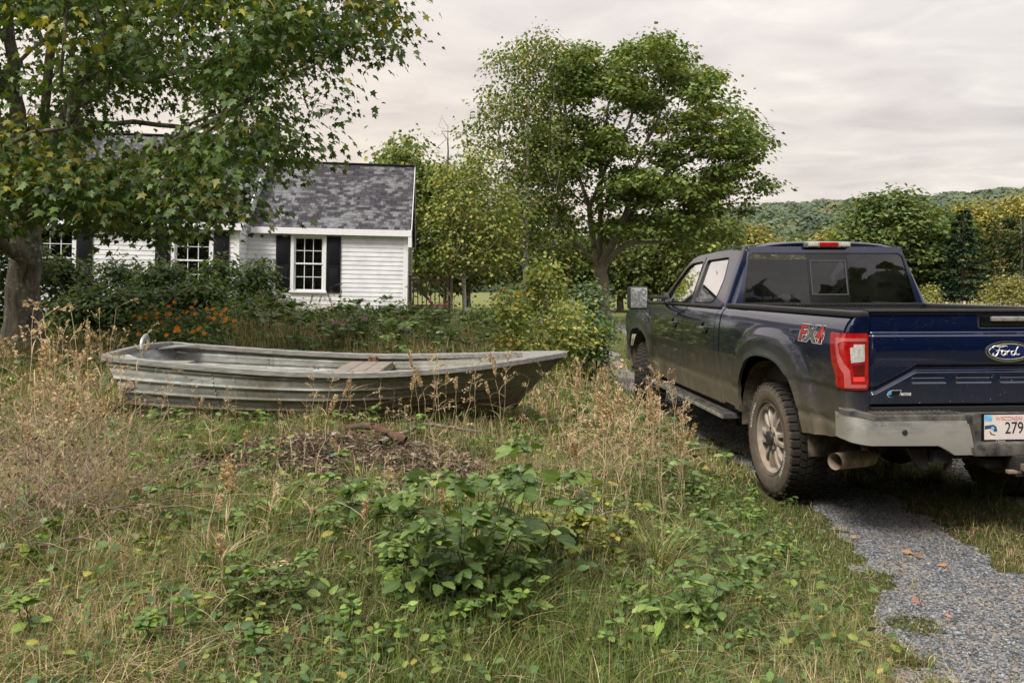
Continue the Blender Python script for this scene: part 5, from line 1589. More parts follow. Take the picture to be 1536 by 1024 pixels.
def in_poly(px, py, poly):
    inside = np.zeros(len(px), bool); n = len(poly)
    for i in range(n):
        x0, y0 = poly[i - 1]; x1, y1 = poly[i]
        c = ((y0 > py) != (y1 > py)); 
        with np.errstate(divide='ignore', invalid='ignore'):
            xx = (x1 - x0) * (py - y0) / (y1 - y0) + x0
        inside ^= c & (px < xx)
    return inside
def crown_pts(rng, poly, n, yc, yr, dens=None):
    """points filling a rounded crown whose outline from the drive is poly (photo pixels at distance yc)"""
    xs_ = [p[0] for p in poly]; ys_ = [p[1] for p in poly]; out = []
    cx, cy = (min(xs_) + max(xs_)) / 2, (min(ys_) + max(ys_)) / 2
    while len(out) < n:
        px = rng.uniform(min(xs_), max(xs_), 4000); py = rng.uniform(min(ys_), max(ys_), 4000)
        k = in_poly(px, py, poly)
        if dens is not None: k &= rng.random(4000) < dens(px, py)
        px, py = px[k], py[k]
        q = np.sqrt(np.clip(1 - ((px - cx) / (max(xs_) - cx + 1)) ** 2 * .85 - ((py - cy) / (max(ys_) - cy + 1)) ** 2 * .35, .05, 1))
        Y = yc + yr * q * rng.uniform(-1, 1, len(px)) ** 1
        for a, b, c_ in zip(px, py, Y): out.append(((a - 768) / F * c_, c_, H - (b - Y0) / F * c_))
    return np.array(out[:n])

def make_tree(name, label, base, scaf, attr, r_base, r_tip, bark, leafspec, seed, group=None, step=.35, wpath=.35, wob=.05, flare=.5, rmin=0, leafmat=None, extra=None):
    rng = np.random.default_rng(seed)
    base = np.asarray(base, float)
    t = thing(name, label, 'tree', tuple(base), 0, group)
    scaf = [[np.asarray(p, float) - base for p in pl] for pl in scaf]; at_ = attr - base
    P, par, tips = skeleton(scaf, at_, rng, wpath, step, wob)
    r = radii(P, par, r_tip, r_base)
    wood_mesh('trunk', P, par, r, bark, t, flare, rmin)
    cl = Cloud()
    for ls in leafspec:
        cs = at_
        if ls.get('twigs'):
            thin = np.where(r < ls['twigs'])[0]; cs = P[rng.choice(thin, min(len(thin), ls['n']), replace=len(thin) < ls['n'])]
        leaves_on(cl, rng, cs, ls['per'], ls['spread'], ls['size'], ls['tpl'], ls['pal'], ls.get('w'), ls.get('droop', .4), ls.get('flat', .5), ls.get('cvar', .35))
    cl.build('crown', leafmat or LEAF, t)
    return t
pxw = lambda px, py, Y: np.array(at(px, py, Y)[:])

# ---- the near maple on the left
MAPLE = T_maple()
rgm = np.random.default_rng(21)
mp_poly = [(-330, -330), (640, -330), (560, -60), (598, 0), (622, 62), (590, 84), (545, 78), (532, 110), (508, 140), (512, 205), (478, 218), (440, 236), (418, 256), (396, 280), (378, 300), (370, 330), (352, 350), (335, 365), (315, 350), (290, 345), (255, 362), (225, 345), (190, 352), (165, 335), (120, 352), (70, 335), (30, 330), (-60, 350), (-330, 340)]
def mp_dens(px, py):
    n = fbm(px / 62, py / 40, 5, 3)
    d = np.clip((n - .43) * 8, .01, 1)
    hole = np.exp(-(((px - 215) / 95) ** 2 + ((py - 165) / 60) ** 2)) * .85
    d = np.maximum(d, .28 * sstep(py, 170, 230) * sstep(n, .36, .48))
    hole += np.exp(-(((px - 388) / 42) ** 2 + ((py - 300) / 42) ** 2)) * .9
    d = np.maximum(d, .55 * sstep(px, 330, 440) * sstep(n, .30, .45))
    return d * np.clip(1 - hole, 0, 1)
A = crown_pts(rgm, mp_poly, 1330, 10.0, 3.3, mp_dens)
lowk = A[:, 2] < 3.6                      # the low boughs hang on the side toward the drive
ny0 = 8.3 + (A[lowk, 1] - 10) * .40; kq = ny0 / A[lowk, 1]; A[lowk, 0] *= kq; A[lowk, 2] = H + (A[lowk, 2] - H) * kq; A[lowk, 1] = ny0
base = np.array([*at(33, 500, 10.0)[:2], gzf(at(33, 500, 10).x, 10.0) - .05])
S_ = [[base, pxw(35, 430, 10), pxw(40, 350, 10), pxw(46, 285, 10)],
      [pxw(44, 300, 10), pxw(28, 200, 10.1), pxw(14, 60, 10.3), pxw(5, -120, 10.5)],
      [pxw(46, 285, 10), pxw(66, 180, 9.9), pxw(78, 60, 9.8), pxw(86, -150, 9.7)],
      [pxw(50, 275, 10), pxw(95, 190, 9.6), pxw(128, 110, 9.3), pxw(190, 30, 9.0), pxw(300, -60, 8.8)],
      [pxw(80, 215, 9.7), pxw(118, 178, 9.2), pxw(172, 190, 8.8), pxw(215, 240, 8.4), pxw(250, 290, 8.2)],
      [pxw(75, 265, 9.9), pxw(150, 272, 9.2), pxw(245, 222, 8.7), pxw(325, 178, 8.4), pxw(420, 120, 8.3), pxw(520, 70, 8.3)],
      [pxw(245, 222, 8.7), pxw(330, 235, 8.3), pxw(420, 255, 8.1)],
      [pxw(128, 110, 9.3), pxw(200, 126, 9.0), pxw(330, 90, 8.7), pxw(460, 30, 8.6)]]
MP_PAL = [(.040, .068, .018), (.056, .092, .024), (.080, .112, .029), (.034, .058, .020), (.15, .14, .024)]
make_tree('maple_tree', 'large maple with lichen-spotted trunk and low boughs hanging before the white house', base, S_, A, .185, .0035, BARK,
          [dict(per=62, spread=.25, size=.076, tpl=MAPLE, pal=MP_PAL, w=[.24, .32, .24, .12, .08], droop=1.1, flat=.45, cvar=.42)], 21, wpath=.28, step=.3, wob=.03, flare=.42, rmin=.0)

# ---- the big spreading maple in the middle distance
YB_ = 32.0
big_poly = [(835, 100), (850, 70), (878, 62), (900, 78), (925, 82), (945, 62), (985, 50), (1028, 64), (1048, 92), (1075, 112), (1098, 138), (1108, 165), (1122, 190), (1148, 200), (1152, 235), (1140, 262), (1155, 282), (1132, 300), (1118, 318), (1090, 322), (1100, 350), (1060, 372), (985, 372), (960, 352), (915, 362), (880, 345), (850, 372), (805, 372), (770, 340), (800, 300), (790, 200), (815, 150)]
def bg_dens(px, py):
    n = fbm(px / 36, py / 20, 8, 3)
    hole = np.exp(-(((px - 870) / 45) ** 2 + ((py - 290) / 40) ** 2)) * .7
    return np.clip((n - .44) * 8, .07, 1) * (1 - hole)
rgb_ = np.random.default_rng(8)
A = crown_pts(rgb_, big_poly, 1300, YB_, 4.6, bg_dens)
bb = at(906, 470, YB_); base = np.array([bb.x, YB_, gzf(bb.x, YB_)])
q = lambda px, py, dy=0: pxw(px, py, YB_) + np.array([0, dy, 0])
S_ = [[base, q(905, 430), q(900, 405)], [q(900, 405), q(890, 360), q(884, 310), q(870, 270), q(850, 200), q(845, 120)], [q(902, 410), q(915, 370, -.5), q(935, 320, -1), q(950, 250, -1), q(985, 170, -1), q(1010, 90, -1)],
      [q(905, 415), q(925, 375, -1), q(960, 352, -2), q(985, 350, -2.5), q(1030, 372, -3), q(1075, 375, -3)], [q(902, 415), q(870, 375, -1), q(845, 352, -1.5), q(810, 345, -2)], [q(900, 400), q(905, 340, 1), q(905, 250, 1), q(915, 150, .5), q(920, 90, .5)],
      [q(915, 370, -.5), q(960, 300, 0), q(1010, 250, .5), q(1080, 215, .5), q(1130, 230, .5)], [q(884, 310), q(905, 255, -1), q(935, 200, -1.5), q(960, 120, -1)]]
BG_PAL = [(.056, .086, .024), (.080, .112, .031), (.108, .134, .036), (.15, .155, .040)]
DIA = T_diamond(.40)
make_tree('maple_tree', 'big spreading maple with several pale grey limbs standing beyond the truck', base, S_, A, .27, .006, BARK2,
          [dict(per=38, spread=.32, size=.20, tpl=DIA, pal=BG_PAL, w=[.30, .33, .24, .13], flat=.30, droop=.5, cvar=.45)], 8, wpath=.25, step=.6, wob=.07, rmin=.010, leafmat=LEAF_FAR)

# ---- slender birches and young trees left of it
BI_PAL = [(.070, .098, .032), (.10, .125, .040), (.055, .080, .028), (.16, .16, .045)]
YG_PAL = [(.105, .135, .038), (.14, .155, .042), (.08, .11, .032), (.19, .185, .05)]
def slim(name, label, px, Y, poly, n, seed, bark, pal, r=.09, per=22, spread=.24, size=.13, yr=1.4, dens_t=.40, nx=26, ny=22, lean=0, kids=(), basey=None, w=None, rtip=.004, flat=.8):
    rng = np.random.default_rng(seed)
    A = crown_pts(rng, poly, n, Y, yr, lambda a, b: np.clip((fbm(a / nx, b / ny, seed, 3) - dens_t) * 6, .02, 1))
    bx = (px - 768) / F * Y; base = np.array([bx, Y, gzf(bx, Y) - .03])
    tops = min(p[1] for p in poly); 
    S_ = [[base, pxw(px + lean * .3, 420, Y), pxw(px + lean * .6, 300, Y), pxw(px + lean, tops + 30, Y)]]
    for k in kids: S_.append([pxw(a, b, Y) + np.array([0, dy, 0]) for a, b, dy in k])
    return make_tree(name, label, base, S_, A, r, rtip, bark, [dict(per=per, spread=spread, size=size, tpl=DIA, pal=pal, w=w, flat=flat, droop=.7)], seed, wpath=.12, step=.4, wob=.04, flare=.3, rmin=.006, leafmat=LEAF_FAR)
slim('birch_tree', 'tall slender birch with thin white trunk and airy crown, left of the big maple', 787, 28, [(690, 300), (705, 225), (688, 200), (712, 160), (735, 135), (740, 85), (775, 70), (795, 52), (832, 58), (845, 95), (838, 150), (850, 220), (835, 300), (845, 360), (800, 400), (745, 390), (715, 350)], 620, 31, BIRCH, BI_PAL, .10, 20, .27, .14, 2.0, .41, kids=[[(785, 330, 0), (820, 250, .4), (832, 140, .5), (835, 80, .5)], [(787, 350, 0), (760, 260, -.4), (740, 160, -.5), (735, 110, -.5)]], lean=6)
slim('birch_tree', 'second birch, crooked pale stem leaning between the slender birch and the maple', 812, 29.5, [(800, 330), (790, 240), (810, 150), (850, 130), (880, 180), (885, 260), (870, 330), (835, 380)], 190, 32, BIRCH, BI_PAL, .075, 20, .26, .13, 1.3, .36, lean=38)
slim('young_birch', 'small yellow-green birch with a white stem beside the deck of the house', 697, 24, [(642, 400), (636, 340), (655, 300), (650, 262), (680, 235), (712, 225), (748, 238), (768, 285), (775, 330), (770, 385), (740, 415), (690, 410), (660, 418)], 420, 33, BIRCH, YG_PAL, .065, 24, .22, .12, 1.4, .36, lean=-6)
slim('sapling', 'thin nearly leafless sapling rising behind the small yellow-green birch', 668, 27, [(645, 265), (655, 200), (664, 160), (685, 175), (690, 240), (675, 280)], 60, 34, TWIG, [(.2, .18, .12)], .045, 1, .15, .07, .8, .2, lean=4)
for k, (px, Y, poly, n, lab, pal) in enumerate((
    (612, 40, [(566, 400), (570, 250), (590, 218), (620, 208), (650, 218), (665, 260), (660, 420), (570, 430)], 420, 'rounded green tree whose top shows over the right end of the house roof', BG_PAL),
    (700, 42, [(640, 430), (640, 300), (690, 260), (740, 300), (750, 430)], 360, 'dark tree behind the small yellow-green birch', BG_PAL),
    (800, 46, [(740, 440), (745, 330), (800, 290), (860, 330), (865, 440)], 330, 'dark shady tree behind the slender birch trunks', BG_PAL),
    (930, 48, [(850, 440), (855, 370), (930, 330), (1000, 350), (1010, 440)], 360, 'dark low tree right behind the big maple trunk', BG_PAL),
    (1050, 47, [(975, 440), (980, 350), (1040, 325), (1100, 335), (1122, 380), (1120, 440)], 360, 'dark bushy tree just left of the truck cab', BG_PAL))):
    dk_ = [tuple(x * (.78 if k else 1.05) for x in c_) for c_ in pal]
    slim('broadleaf_tree', lab, px, Y, poly, n, 50 + k, BARK2, dk_, .20, 26, .42, .26, 3.0, .30, 40, 30, rtip=.01)

# ---- the wood along the far side of the field, right
def blob_tree(name, label, px, Y, top, half, n, seed, pal, zbase=None, shape='round', per=26, size=.42, spread=.62, w=None, bot=.18):
    rng = np.random.default_rng(seed); bx = (px - 768) / F * Y; zb = gzf(bx, Y); zt = H - (top - Y0) / F * Y; hw = half / F * Y
    u = rng.normal(0, 1, (n * 3, 3)); u /= np.linalg.norm(u, axis=1, keepdims=True); u *= rng.uniform(.35, 1, (n * 3, 1)) ** .5
    hh = (zt - zb) * (1 - bot) / 2
    lump = 1 + .35 * (fbm(np.arctan2(u[:, 1], u[:, 0]) * 1.6 + 9, u[:, 2] * 2.4 + 7, seed, 2) - .5)
    A = np.stack([bx + u[:, 0] * hw * lump, Y + u[:, 1] * hw * lump, zb + (zt - zb) * bot + hh + u[:, 2] * hh * lump], 1)
    kp = fbm(A[:, 0] * .55, A[:, 2] * .75, seed + 3, 2) > .40; A = A[kp][:n]
    base = np.array([bx, Y, zb]); S_ = [[base, base + [0, 0, (zt - zb) * .35], base + [hw * .1, 0, (zt - zb) * .6]]]
    return make_tree(name, label, base, S_, A, .25, .012, BARK2, [dict(per=per, spread=spread, size=size, tpl=DIA, pal=pal, w=w, flat=.45)], seed, wpath=.25, step=.9, wob=.08, rmin=.025, leafmat=LEAF_FAR, group=None)
OAKP = [(.055, .082, .026), (.078, .105, .032), (.10, .12, .036), (.042, .065, .024)]
YELP = [(.19, .165, .040), (.15, .145, .036), (.12, .13, .034), (.23, .175, .045)]
blob_tree('broadleaf_tree', 'large rounded green tree beyond the field, left of the dark spruce', 1338, 66, 288, 74, 620, 61, OAKP, bot=.08)
blob_tree('broadleaf_tree', 'dull green tree crowded between the large rounded tree and the spruce', 1408, 70, 312, 46, 320, 62, [tuple(x * .85 for x in c_) for c_ in OAKP], bot=.06)
blob_tree('yellowing_tree', 'yellowing tree standing behind the tip of the dark spruce', 1470, 88, 296, 55, 330, 63, YELP, bot=.06)
blob_tree('yellowing_tree', 'broad golden tree at the edge of the picture behind the pines', 1540, 84, 288, 56, 330, 64, YELP, bot=.06)
blob_tree('yellowing_tree', 'small rounded yellow tree above the front of the truck cab', 1130, 75, 338, 26, 150, 65, YELP, bot=.1)
blob_tree('yellowing_tree', 'low olive tree above the middle of the truck roof, left of the brake lamp', 1172, 78, 347, 30, 150, 66, YELP, bot=.1)
blob_tree('yellowing_tree', 'low yellow-green tree right of the brake lamp above the truck roof', 1252, 76, 345, 34, 170, 67, YELP, bot=.1)
blob_tree('broadleaf_tree', 'small dark tree tucked between two yellow trees above the truck roof', 1210, 82, 352, 28, 130, 68, OAKP, bot=.1)
for k, (px, Y, top, half) in enumerate(((1090, 70, 372, 40), (1290, 74, 360, 34), (1600, 78, 300, 60))):
    blob_tree('broadleaf_tree', ('green tree at the left foot of the hill behind the big maple', 'green tree against the left flank of the large rounded tree', 'green tree closing the wood at the edge of the picture')[k], px, Y, top, half, 220, 70 + k, OAKP, bot=.08)
def conifer(name, label, px, Y, top, half, seed, pal, layers=26, dense=1.0, pine=False):
    rng = np.random.default_rng(seed); bx = (px - 768) / F * Y; zb = gzf(bx, Y); zt = H - (top - Y0) / F * Y; hw = half / F * Y; hgt = zt - zb
    t = thing(name, label, 'tree', (bx, Y, zb)); P = [np.zeros(3)]; par = [-1]; br = []; L_ = []
    nt_ = 24
    for k in range(1, nt_ + 1): P.append(np.array([rng.normal(0, .02), rng.normal(0, .02), hgt * k / nt_])); par.append(k - 1)
    cl = Cloud(); pos = []; dirs = []; sizes = []; cidx = []
    for k in range(layers):
        f = (k + rng.uniform(0, .8)) / layers
        zz = (.06 if not pine else .30) + ((.94) if not pine else .66) * f
        ln = hw * ((1 - f) ** .85 + .04) * rng.uniform(.75, 1.1) if not pine else hw * rng.uniform(.5, 1.0) * (1 - .5 * f)
        nb = int((9 if not pine else 6) * dense)
        for j in range(nb):
            if pine and rng.random() < .3: continue
            a = rng.uniform(0, 2 * PI); l_ = ln * rng.uniform(.7, 1.12); node = max(1, int(zz * nt_)); b0 = P[node]; cur = node
            for s_ in range(1, 4):
                tt = s_ / 3; p = np.array([math.cos(a) * l_ * tt, math.sin(a) * l_ * tt, zz * hgt + (-.30 * tt + .16 * tt * tt) * l_ * (1 if not pine else -.6)]); P.append(p); par.append(cur); cur = len(P) - 1
            m_ = int((26 if not pine else 46) * dense * (.4 + l_ / hw))
            tt = rng.uniform(.15 if not pine else .5, 1.05, m_); side = rng.normal(0, .16 if not pine else .2, m_) * l_ * (1.1 - tt * .6)
            pp = np.stack([math.cos(a) * l_ * tt - math.sin(a) * side, math.sin(a) * l_ * tt + math.cos(a) * side, zz * hgt + (-.30 * tt + .16 * tt * tt) * l_ * (1 if not pine else -.6) + rng.normal(0, .05 if not pine else .14, m_) - .08 * np.abs(side)], 1)
            d = np.stack([math.cos(a) - math.sin(a) * side / (l_ * .3), math.sin(a) + math.cos(a) * side / (l_ * .3), rng.normal(-.15, .25, m_)], 1)
            pos.append(pp); dirs.append(d); sizes.append(np.full(m_, .42 if not pine else .36) * rng.uniform(.6, 1.2, m_)); cidx.append(pick_col(rng, 1, pal).repeat(m_, 0) * np.append(rng.uniform(.7, 1.3), 1)[None].repeat(m_, 0)[:, [0, 0, 0, 1]])
    P = np.array(P); par = np.array(par); r = radii(P, par, .010, .20 if not pine else .12)
    wood_mesh('trunk', P, par, r, BARK2 if pine else TWIG, t, .3, .012)
    pos = np.concatenate(pos); dirs = np.concatenate(dirs); sizes = np.concatenate(sizes); cc = np.concatenate(cidx); cc[:, 3] = 1
    cl.stamp(*T_diamond(.20), pos, rot_dir(dirs, np.array([0, 0, 1.0]) + rng.normal(0, .3, dirs.shape)), sizes, cc); cl.build('crown', NEEDLE, t); return t
SPP = [(.024, .046, .026), (.034, .060, .034), (.046, .072, .042)]
PIP = [(.050, .068, .028), (.070, .085, .034), (.04, .058, .026)]
conifer('spruce_tree', 'dark blue-green spruce with tiered boughs at the far edge of the field', 1445, 62, 313, 52, 81, SPP)
conifer('pine_tree', 'thin pine with bare grey trunk just right of the dark spruce', 1500, 66, 325, 36, 82, PIP, 16, 1.0, True)
conifer('pine_tree', 'second pine with open layered boughs at the right edge behind the tailgate', 1532, 63, 318, 38, 83, PIP, 16, 1.0, True)

# ---- forested hill
def hz(x, y):
    ridge = np.interp(x, [-400, -50, 60, 180, 250, 330, 480, 700, 1000], [16, 24, 40, 50, 55, 60, 66, 68, 66])
    t = sstep(y, 190, 470); return -6 + ridge * t + 5 * (fbm(x / 60, y / 60, 4, 3) - .5) * t
hx_ = np.linspace(-300, 900, 90); hy_ = np.linspace(170, 700, 50); X, Y = np.meshgrid(hx_, hy_); gi = grid_idx(len(hx_), len(hy_))
Zh = hz(X, Y); Zh[0] -= 4
hm = Mat('hill_floor'); ho = np_obj('hills', np.stack([X, Y, Zh], -1).reshape(-1, 3), gi.ravel(), np.full(len(gi), 4), hm.done(hm.principled((.03, .042, .022), .95, spec=.05)), smooth=True); tag(ho, kind='structure')
rgh = np.random.default_rng(91); cl = Cloud()
n_ = 7000; x = rgh.uniform(60, 520, n_); y = 205 + 285 * rgh.random(n_) ** .8
z = hz(x, y); sz = rgh.uniform(2.0, 5.4, n_); hcol = pick_col(rgh, n_, [(.040, .062, .034), (.050, .074, .040), (.066, .088, .042), (.085, .10, .045), (.11, .105, .045), (.034, .052, .036)], [.25, .27, .22, .13, .06, .07])
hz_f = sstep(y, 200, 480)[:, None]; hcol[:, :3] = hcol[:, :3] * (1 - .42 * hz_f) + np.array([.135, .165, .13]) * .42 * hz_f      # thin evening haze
def puff(seed):
    r = np.random.default_rng(seed); k = 70; u = r.normal(0, 1, (k, 3)); u[:, 2] = np.abs(u[:, 2]) * 1.1 - .25; u /= np.linalg.norm(u, axis=1, keepdims=True); u *= r.uniform(.75, 1.05, (k, 1)) * np.array([1, 1, 1.15])
    tv, tf = T_diamond(.42); R_ = rot_dir(np.cross(u, r.normal(0, 1, (k, 3))), u + r.normal(0, .3, (k, 3)))
    V = np.einsum('nij,kj->nki', R_, tv * .62 - np.array([0, .3, 0])) + u[:, None]; 
    b = bmesh.new(); bmesh.ops.create_icosphere(b, subdivisions=1, radius=.8); bv = np.array([q.co[:] for q in b.verts]); bf = [tuple(q.index for q in p.verts) for p in b.faces]; b.free()
    fs = [tuple(np.array(f) + i * 4) for i in range(k) for f in tf] + [tuple(np.array(f) + k * 4) for f in bf]
    return np.concatenate([V.reshape(-1, 3), bv * [1, 1, 1.1]]), fs
for k in range(4):
    s_ = slice(k, None, 4); m_ = len(x[s_]); tv, tf = puff(k)
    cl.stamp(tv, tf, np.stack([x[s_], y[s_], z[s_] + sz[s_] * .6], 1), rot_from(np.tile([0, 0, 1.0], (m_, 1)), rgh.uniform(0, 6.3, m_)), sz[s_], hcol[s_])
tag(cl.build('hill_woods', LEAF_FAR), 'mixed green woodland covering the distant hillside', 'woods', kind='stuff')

# woods standing on the other side of the lane, behind the viewer: seen only in the truck's glass and paint
rgk = np.random.default_rng(95); cl = Cloud(); n_ = 46; x = rgk.uniform(-34, 40, n_); y = -15 - 14 * rgk.random(n_); s_ = rgk.uniform(3.2, 5.2, n_)
for k in range(4):
    q_ = slice(k, None, 4); m_ = len(x[q_]); tv, tf = puff(20 + k)
    for lv in (0.5, 1.3, 2.1):
        cl.stamp(tv, tf, np.stack([x[q_] + rgk.normal(0, .8, m_), y[q_] + rgk.normal(0, .8, m_), s_[q_] * lv], 1), rot_from(np.tile([0, 0, 1.0], (m_, 1)), rgk.uniform(0, 6.3, m_)), s_[q_] * rgk.uniform(.7, 1.1, m_), pick_col(rgk, m_, [(.04, .06, .025), (.05, .07, .03)]))
tag(cl.build('roadside_woods', LEAF_FAR), 'dark wood across the lane behind the viewer, mirrored in the truck glass', 'woods', kind='stuff')
# ================================================================= meadow, weeds, shrubs
def ground_at(px, py):
    lo = 1.2
    Ys = np.concatenate([np.arange(1.2, 12, .02), np.arange(12, 90, .1)])
    X_ = (px - 768) / F * Ys; zr = H - (py - Y0) / F * Ys; g_ = gz(X_, Ys)
    k = np.where(zr <= g_)[0]
    i = k[0] if len(k) else len(Ys) - 1
    return np.array([X_[i], Ys[i], g_[i]])
def in_boat(x, y, m=0.0):
    u = (x + 1.35 + 1.58) / 3.0
    hb = np.interp(np.clip(u, 0, 1), [0, .2, .42, .62, .78, .9, 1], [.50, .56, .58, .52, .36, .18, .03]) + m
    return (u > -.05 - m * .3) & (u < 1.04 + m * .3) & (np.abs(y - 6.5) < hb)
def in_truck(x, y):
    c, s = math.cos(YAW), math.sin(YAW); dx, dy = x - 2.895, y - 5.75
    fx = dx * s + dy * c; lx = -dx * c + dy * s
    return (fx > -.9) & (fx < 4.9) & (np.abs(lx) < .9), (np.abs(np.abs(lx) - .86) < .17) & ((np.abs(fx) < .30) | (np.abs(fx - WX) < .32))
def mulch_m(x, y):
    r = np.sqrt(((x + 1.0) / 1.05) ** 2 + ((y - 4.60) / .82) ** 2) + .5 * (fbm(x * 2.6, y * 2.6, 12, 3) - .5)
    return 1 - sstep(r, .75, 1.08)
GRASS = leaf_mat('grass_blade', .30, .55, .25, 1.65)
STRAW = leaf_mat('straw', .15, .8, .1, 1.65)
STEM = leaf_mat('plant_stem', .05, .7, .2)
rv = np.random.default_rng(77)
def sample_yard(n, y0, y1, p, xpad=80):
    p = p + 1e-4
    Yv = (y0 ** (1 - p) + (y1 ** (1 - p) - y0 ** (1 - p)) * rv.random(n)) ** (1 / (1 - p))
    px = rv.uniform(-xpad, 1536 + xpad, n); return (px - 768) / F * Yv, Yv
def blades(cl, x, y, z, h, w, bend, az, col, seg=3, curl=1.0, base=None):
    """curved tapering grass blades; all arrays of length N"""
    n = len(x); t = np.linspace(0, 1, seg + 1)
    dx, dy = np.cos(az), np.sin(az)
    V = np.zeros((n, seg * 2 + 1, 3))
    for k, tt in enumerate(t):
        off = bend * h * tt ** 1.8; up = h * (tt - .45 * curl * np.minimum(bend, 1.4) * tt ** 2.4)
        cx, cy, cz = x + dx * off, y + dy * off, z + up
        ww = w * (1 - tt ** 1.6) * .5
        if k < seg:
            V[:, 2 * k] = np.stack([cx - dy * ww, cy + dx * ww, cz], 1); V[:, 2 * k + 1] = np.stack([cx + dy * ww, cy - dx * ww, cz], 1)
        else: V[:, 2 * seg] = np.stack([cx, cy, cz], 1)
    m = 2 * seg + 1; f = []
    for k in range(seg - 1): f.append([2 * k, 2 * k + 1, 2 * k + 3, 2 * k + 2])
    flat = np.concatenate([np.array(q) for q in f] + [np.array([2 * seg - 2, 2 * seg - 1, 2 * seg])]); cnt = np.array([4] * (seg - 1) + [3])
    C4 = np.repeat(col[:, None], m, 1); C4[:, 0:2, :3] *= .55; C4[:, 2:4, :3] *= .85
    cl.add(V.reshape(-1, 3), (flat[None] + (np.arange(n) * m)[:, None]).ravel(), np.tile(cnt, n), C4.reshape(-1, 4))
GP = np.array([(.085, .120, .030), (.12, .16, .036), (.062, .092, .026), (.15, .17, .05), (.10, .115, .035)])
DP = np.array([(.36, .285, .165), (.28, .21, .115), (.20, .145, .08), (.43, .35, .215)])
def colmix(n, dry):
    g_ = GP[rv.integers(0, len(GP), n)]; d_ = DP[rv.integers(0, len(DP), n)]
    k = rv.random(n) < dry; c = np.where(k[:, None], d_, g_) * rv.uniform(.7, 1.25, (n, 1)); return np.concatenate([c, np.ones((n, 1))], 1)
def dryness(x, y):
    return np.clip(.36 + 1.6 * (fbm(x * .75 + 3, y * .75, 23, 4) - .5) + .15 * sstep(x, .2, 1.2) * (1 - sstep(x, 1.4, 2)) - .18 * sstep(y, 5.8, 8), .05, .92)
def allowed(x, y, thin=1.0):
    tm = track_mask(x, y); t1, t2 = in_truck(x, y)
    k = rv.random(len(x)) > tm * (1.04 - .10 * (fbm(x * 5, y * 5, 66, 3) > .62))
    k &= ~in_boat(x, y); k &= ~(in_boat(x, y, .14) & (rv.random(len(x)) < .8)); k &= ~t2; k &= rv.random(len(x)) > mulch_m(x, y) * .90
    k &= ~(t1 & (rv.random(len(x)) < .55))
    return k
cl = Cloud()
for n_, y0, y1, p, h0, h1, w0, w1, bd in ((190000, 1.75, 6.5, 1.0, .035, .12, .0022, .0040, 1.0), (80000, 1.9, 8.5, 1.0, .08, .22, .0025, .0045, .9), (110000, 6.0, 26, 1.3, .07, .20, .006, .014, .7)):
    x, y = sample_yard(n_, y0, y1, p); k = allowed(x, y); x, y = x[k], y[k]; n = len(x)
    lawn = sstep(x, 1.15, 1.9) * (1 - sstep(x, 4.9, 6)) * (1 - sstep(y, 7, 9))     # shorter turf beside the wheel tracks
    und = in_truck(x, y)[0]
    hh = rv.uniform(h0, h1, n) * (1 - .55 * lawn) * (.6 + .9 * fbm(x * 1.4, y * 1.4, 31, 3))
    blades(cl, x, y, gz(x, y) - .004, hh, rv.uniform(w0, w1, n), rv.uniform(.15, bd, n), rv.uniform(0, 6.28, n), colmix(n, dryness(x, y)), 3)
tag(cl.build('grass', GRASS), 'mixed green and straw-coloured grass covering the yard', 'grass', kind='stuff')
# matted dead grass lying over the turf
cl = Cloud()
for n_, y0, y1, p, L0, L1, w_ in ((36000, 1.75, 6.5, 1.0, .10, .30, .0026), (12000, 6, 15, 1.2, .2, .45, .006)):
    x, y = sample_yard(n_, y0, y1, p); k = allowed(x, y) & (rv.random(n_) < dryness(x, y) * 1.7) & (track_mask(x, y) < .2); x, y = x[k], y[k]; n = len(x)
    lawn = sstep(x, 1.15, 1.9)
    c = DP[rv.integers(0, len(DP), n)] * rv.uniform(.7, 1.2, (n, 1))
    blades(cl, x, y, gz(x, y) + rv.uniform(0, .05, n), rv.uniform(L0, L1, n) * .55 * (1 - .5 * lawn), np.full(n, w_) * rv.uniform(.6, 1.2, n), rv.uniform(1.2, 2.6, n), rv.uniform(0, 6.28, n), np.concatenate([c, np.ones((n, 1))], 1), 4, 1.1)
tag(cl.build('dry_grass', STRAW), 'pale dead grass matted between the green blades', 'dry grass', kind='stuff')
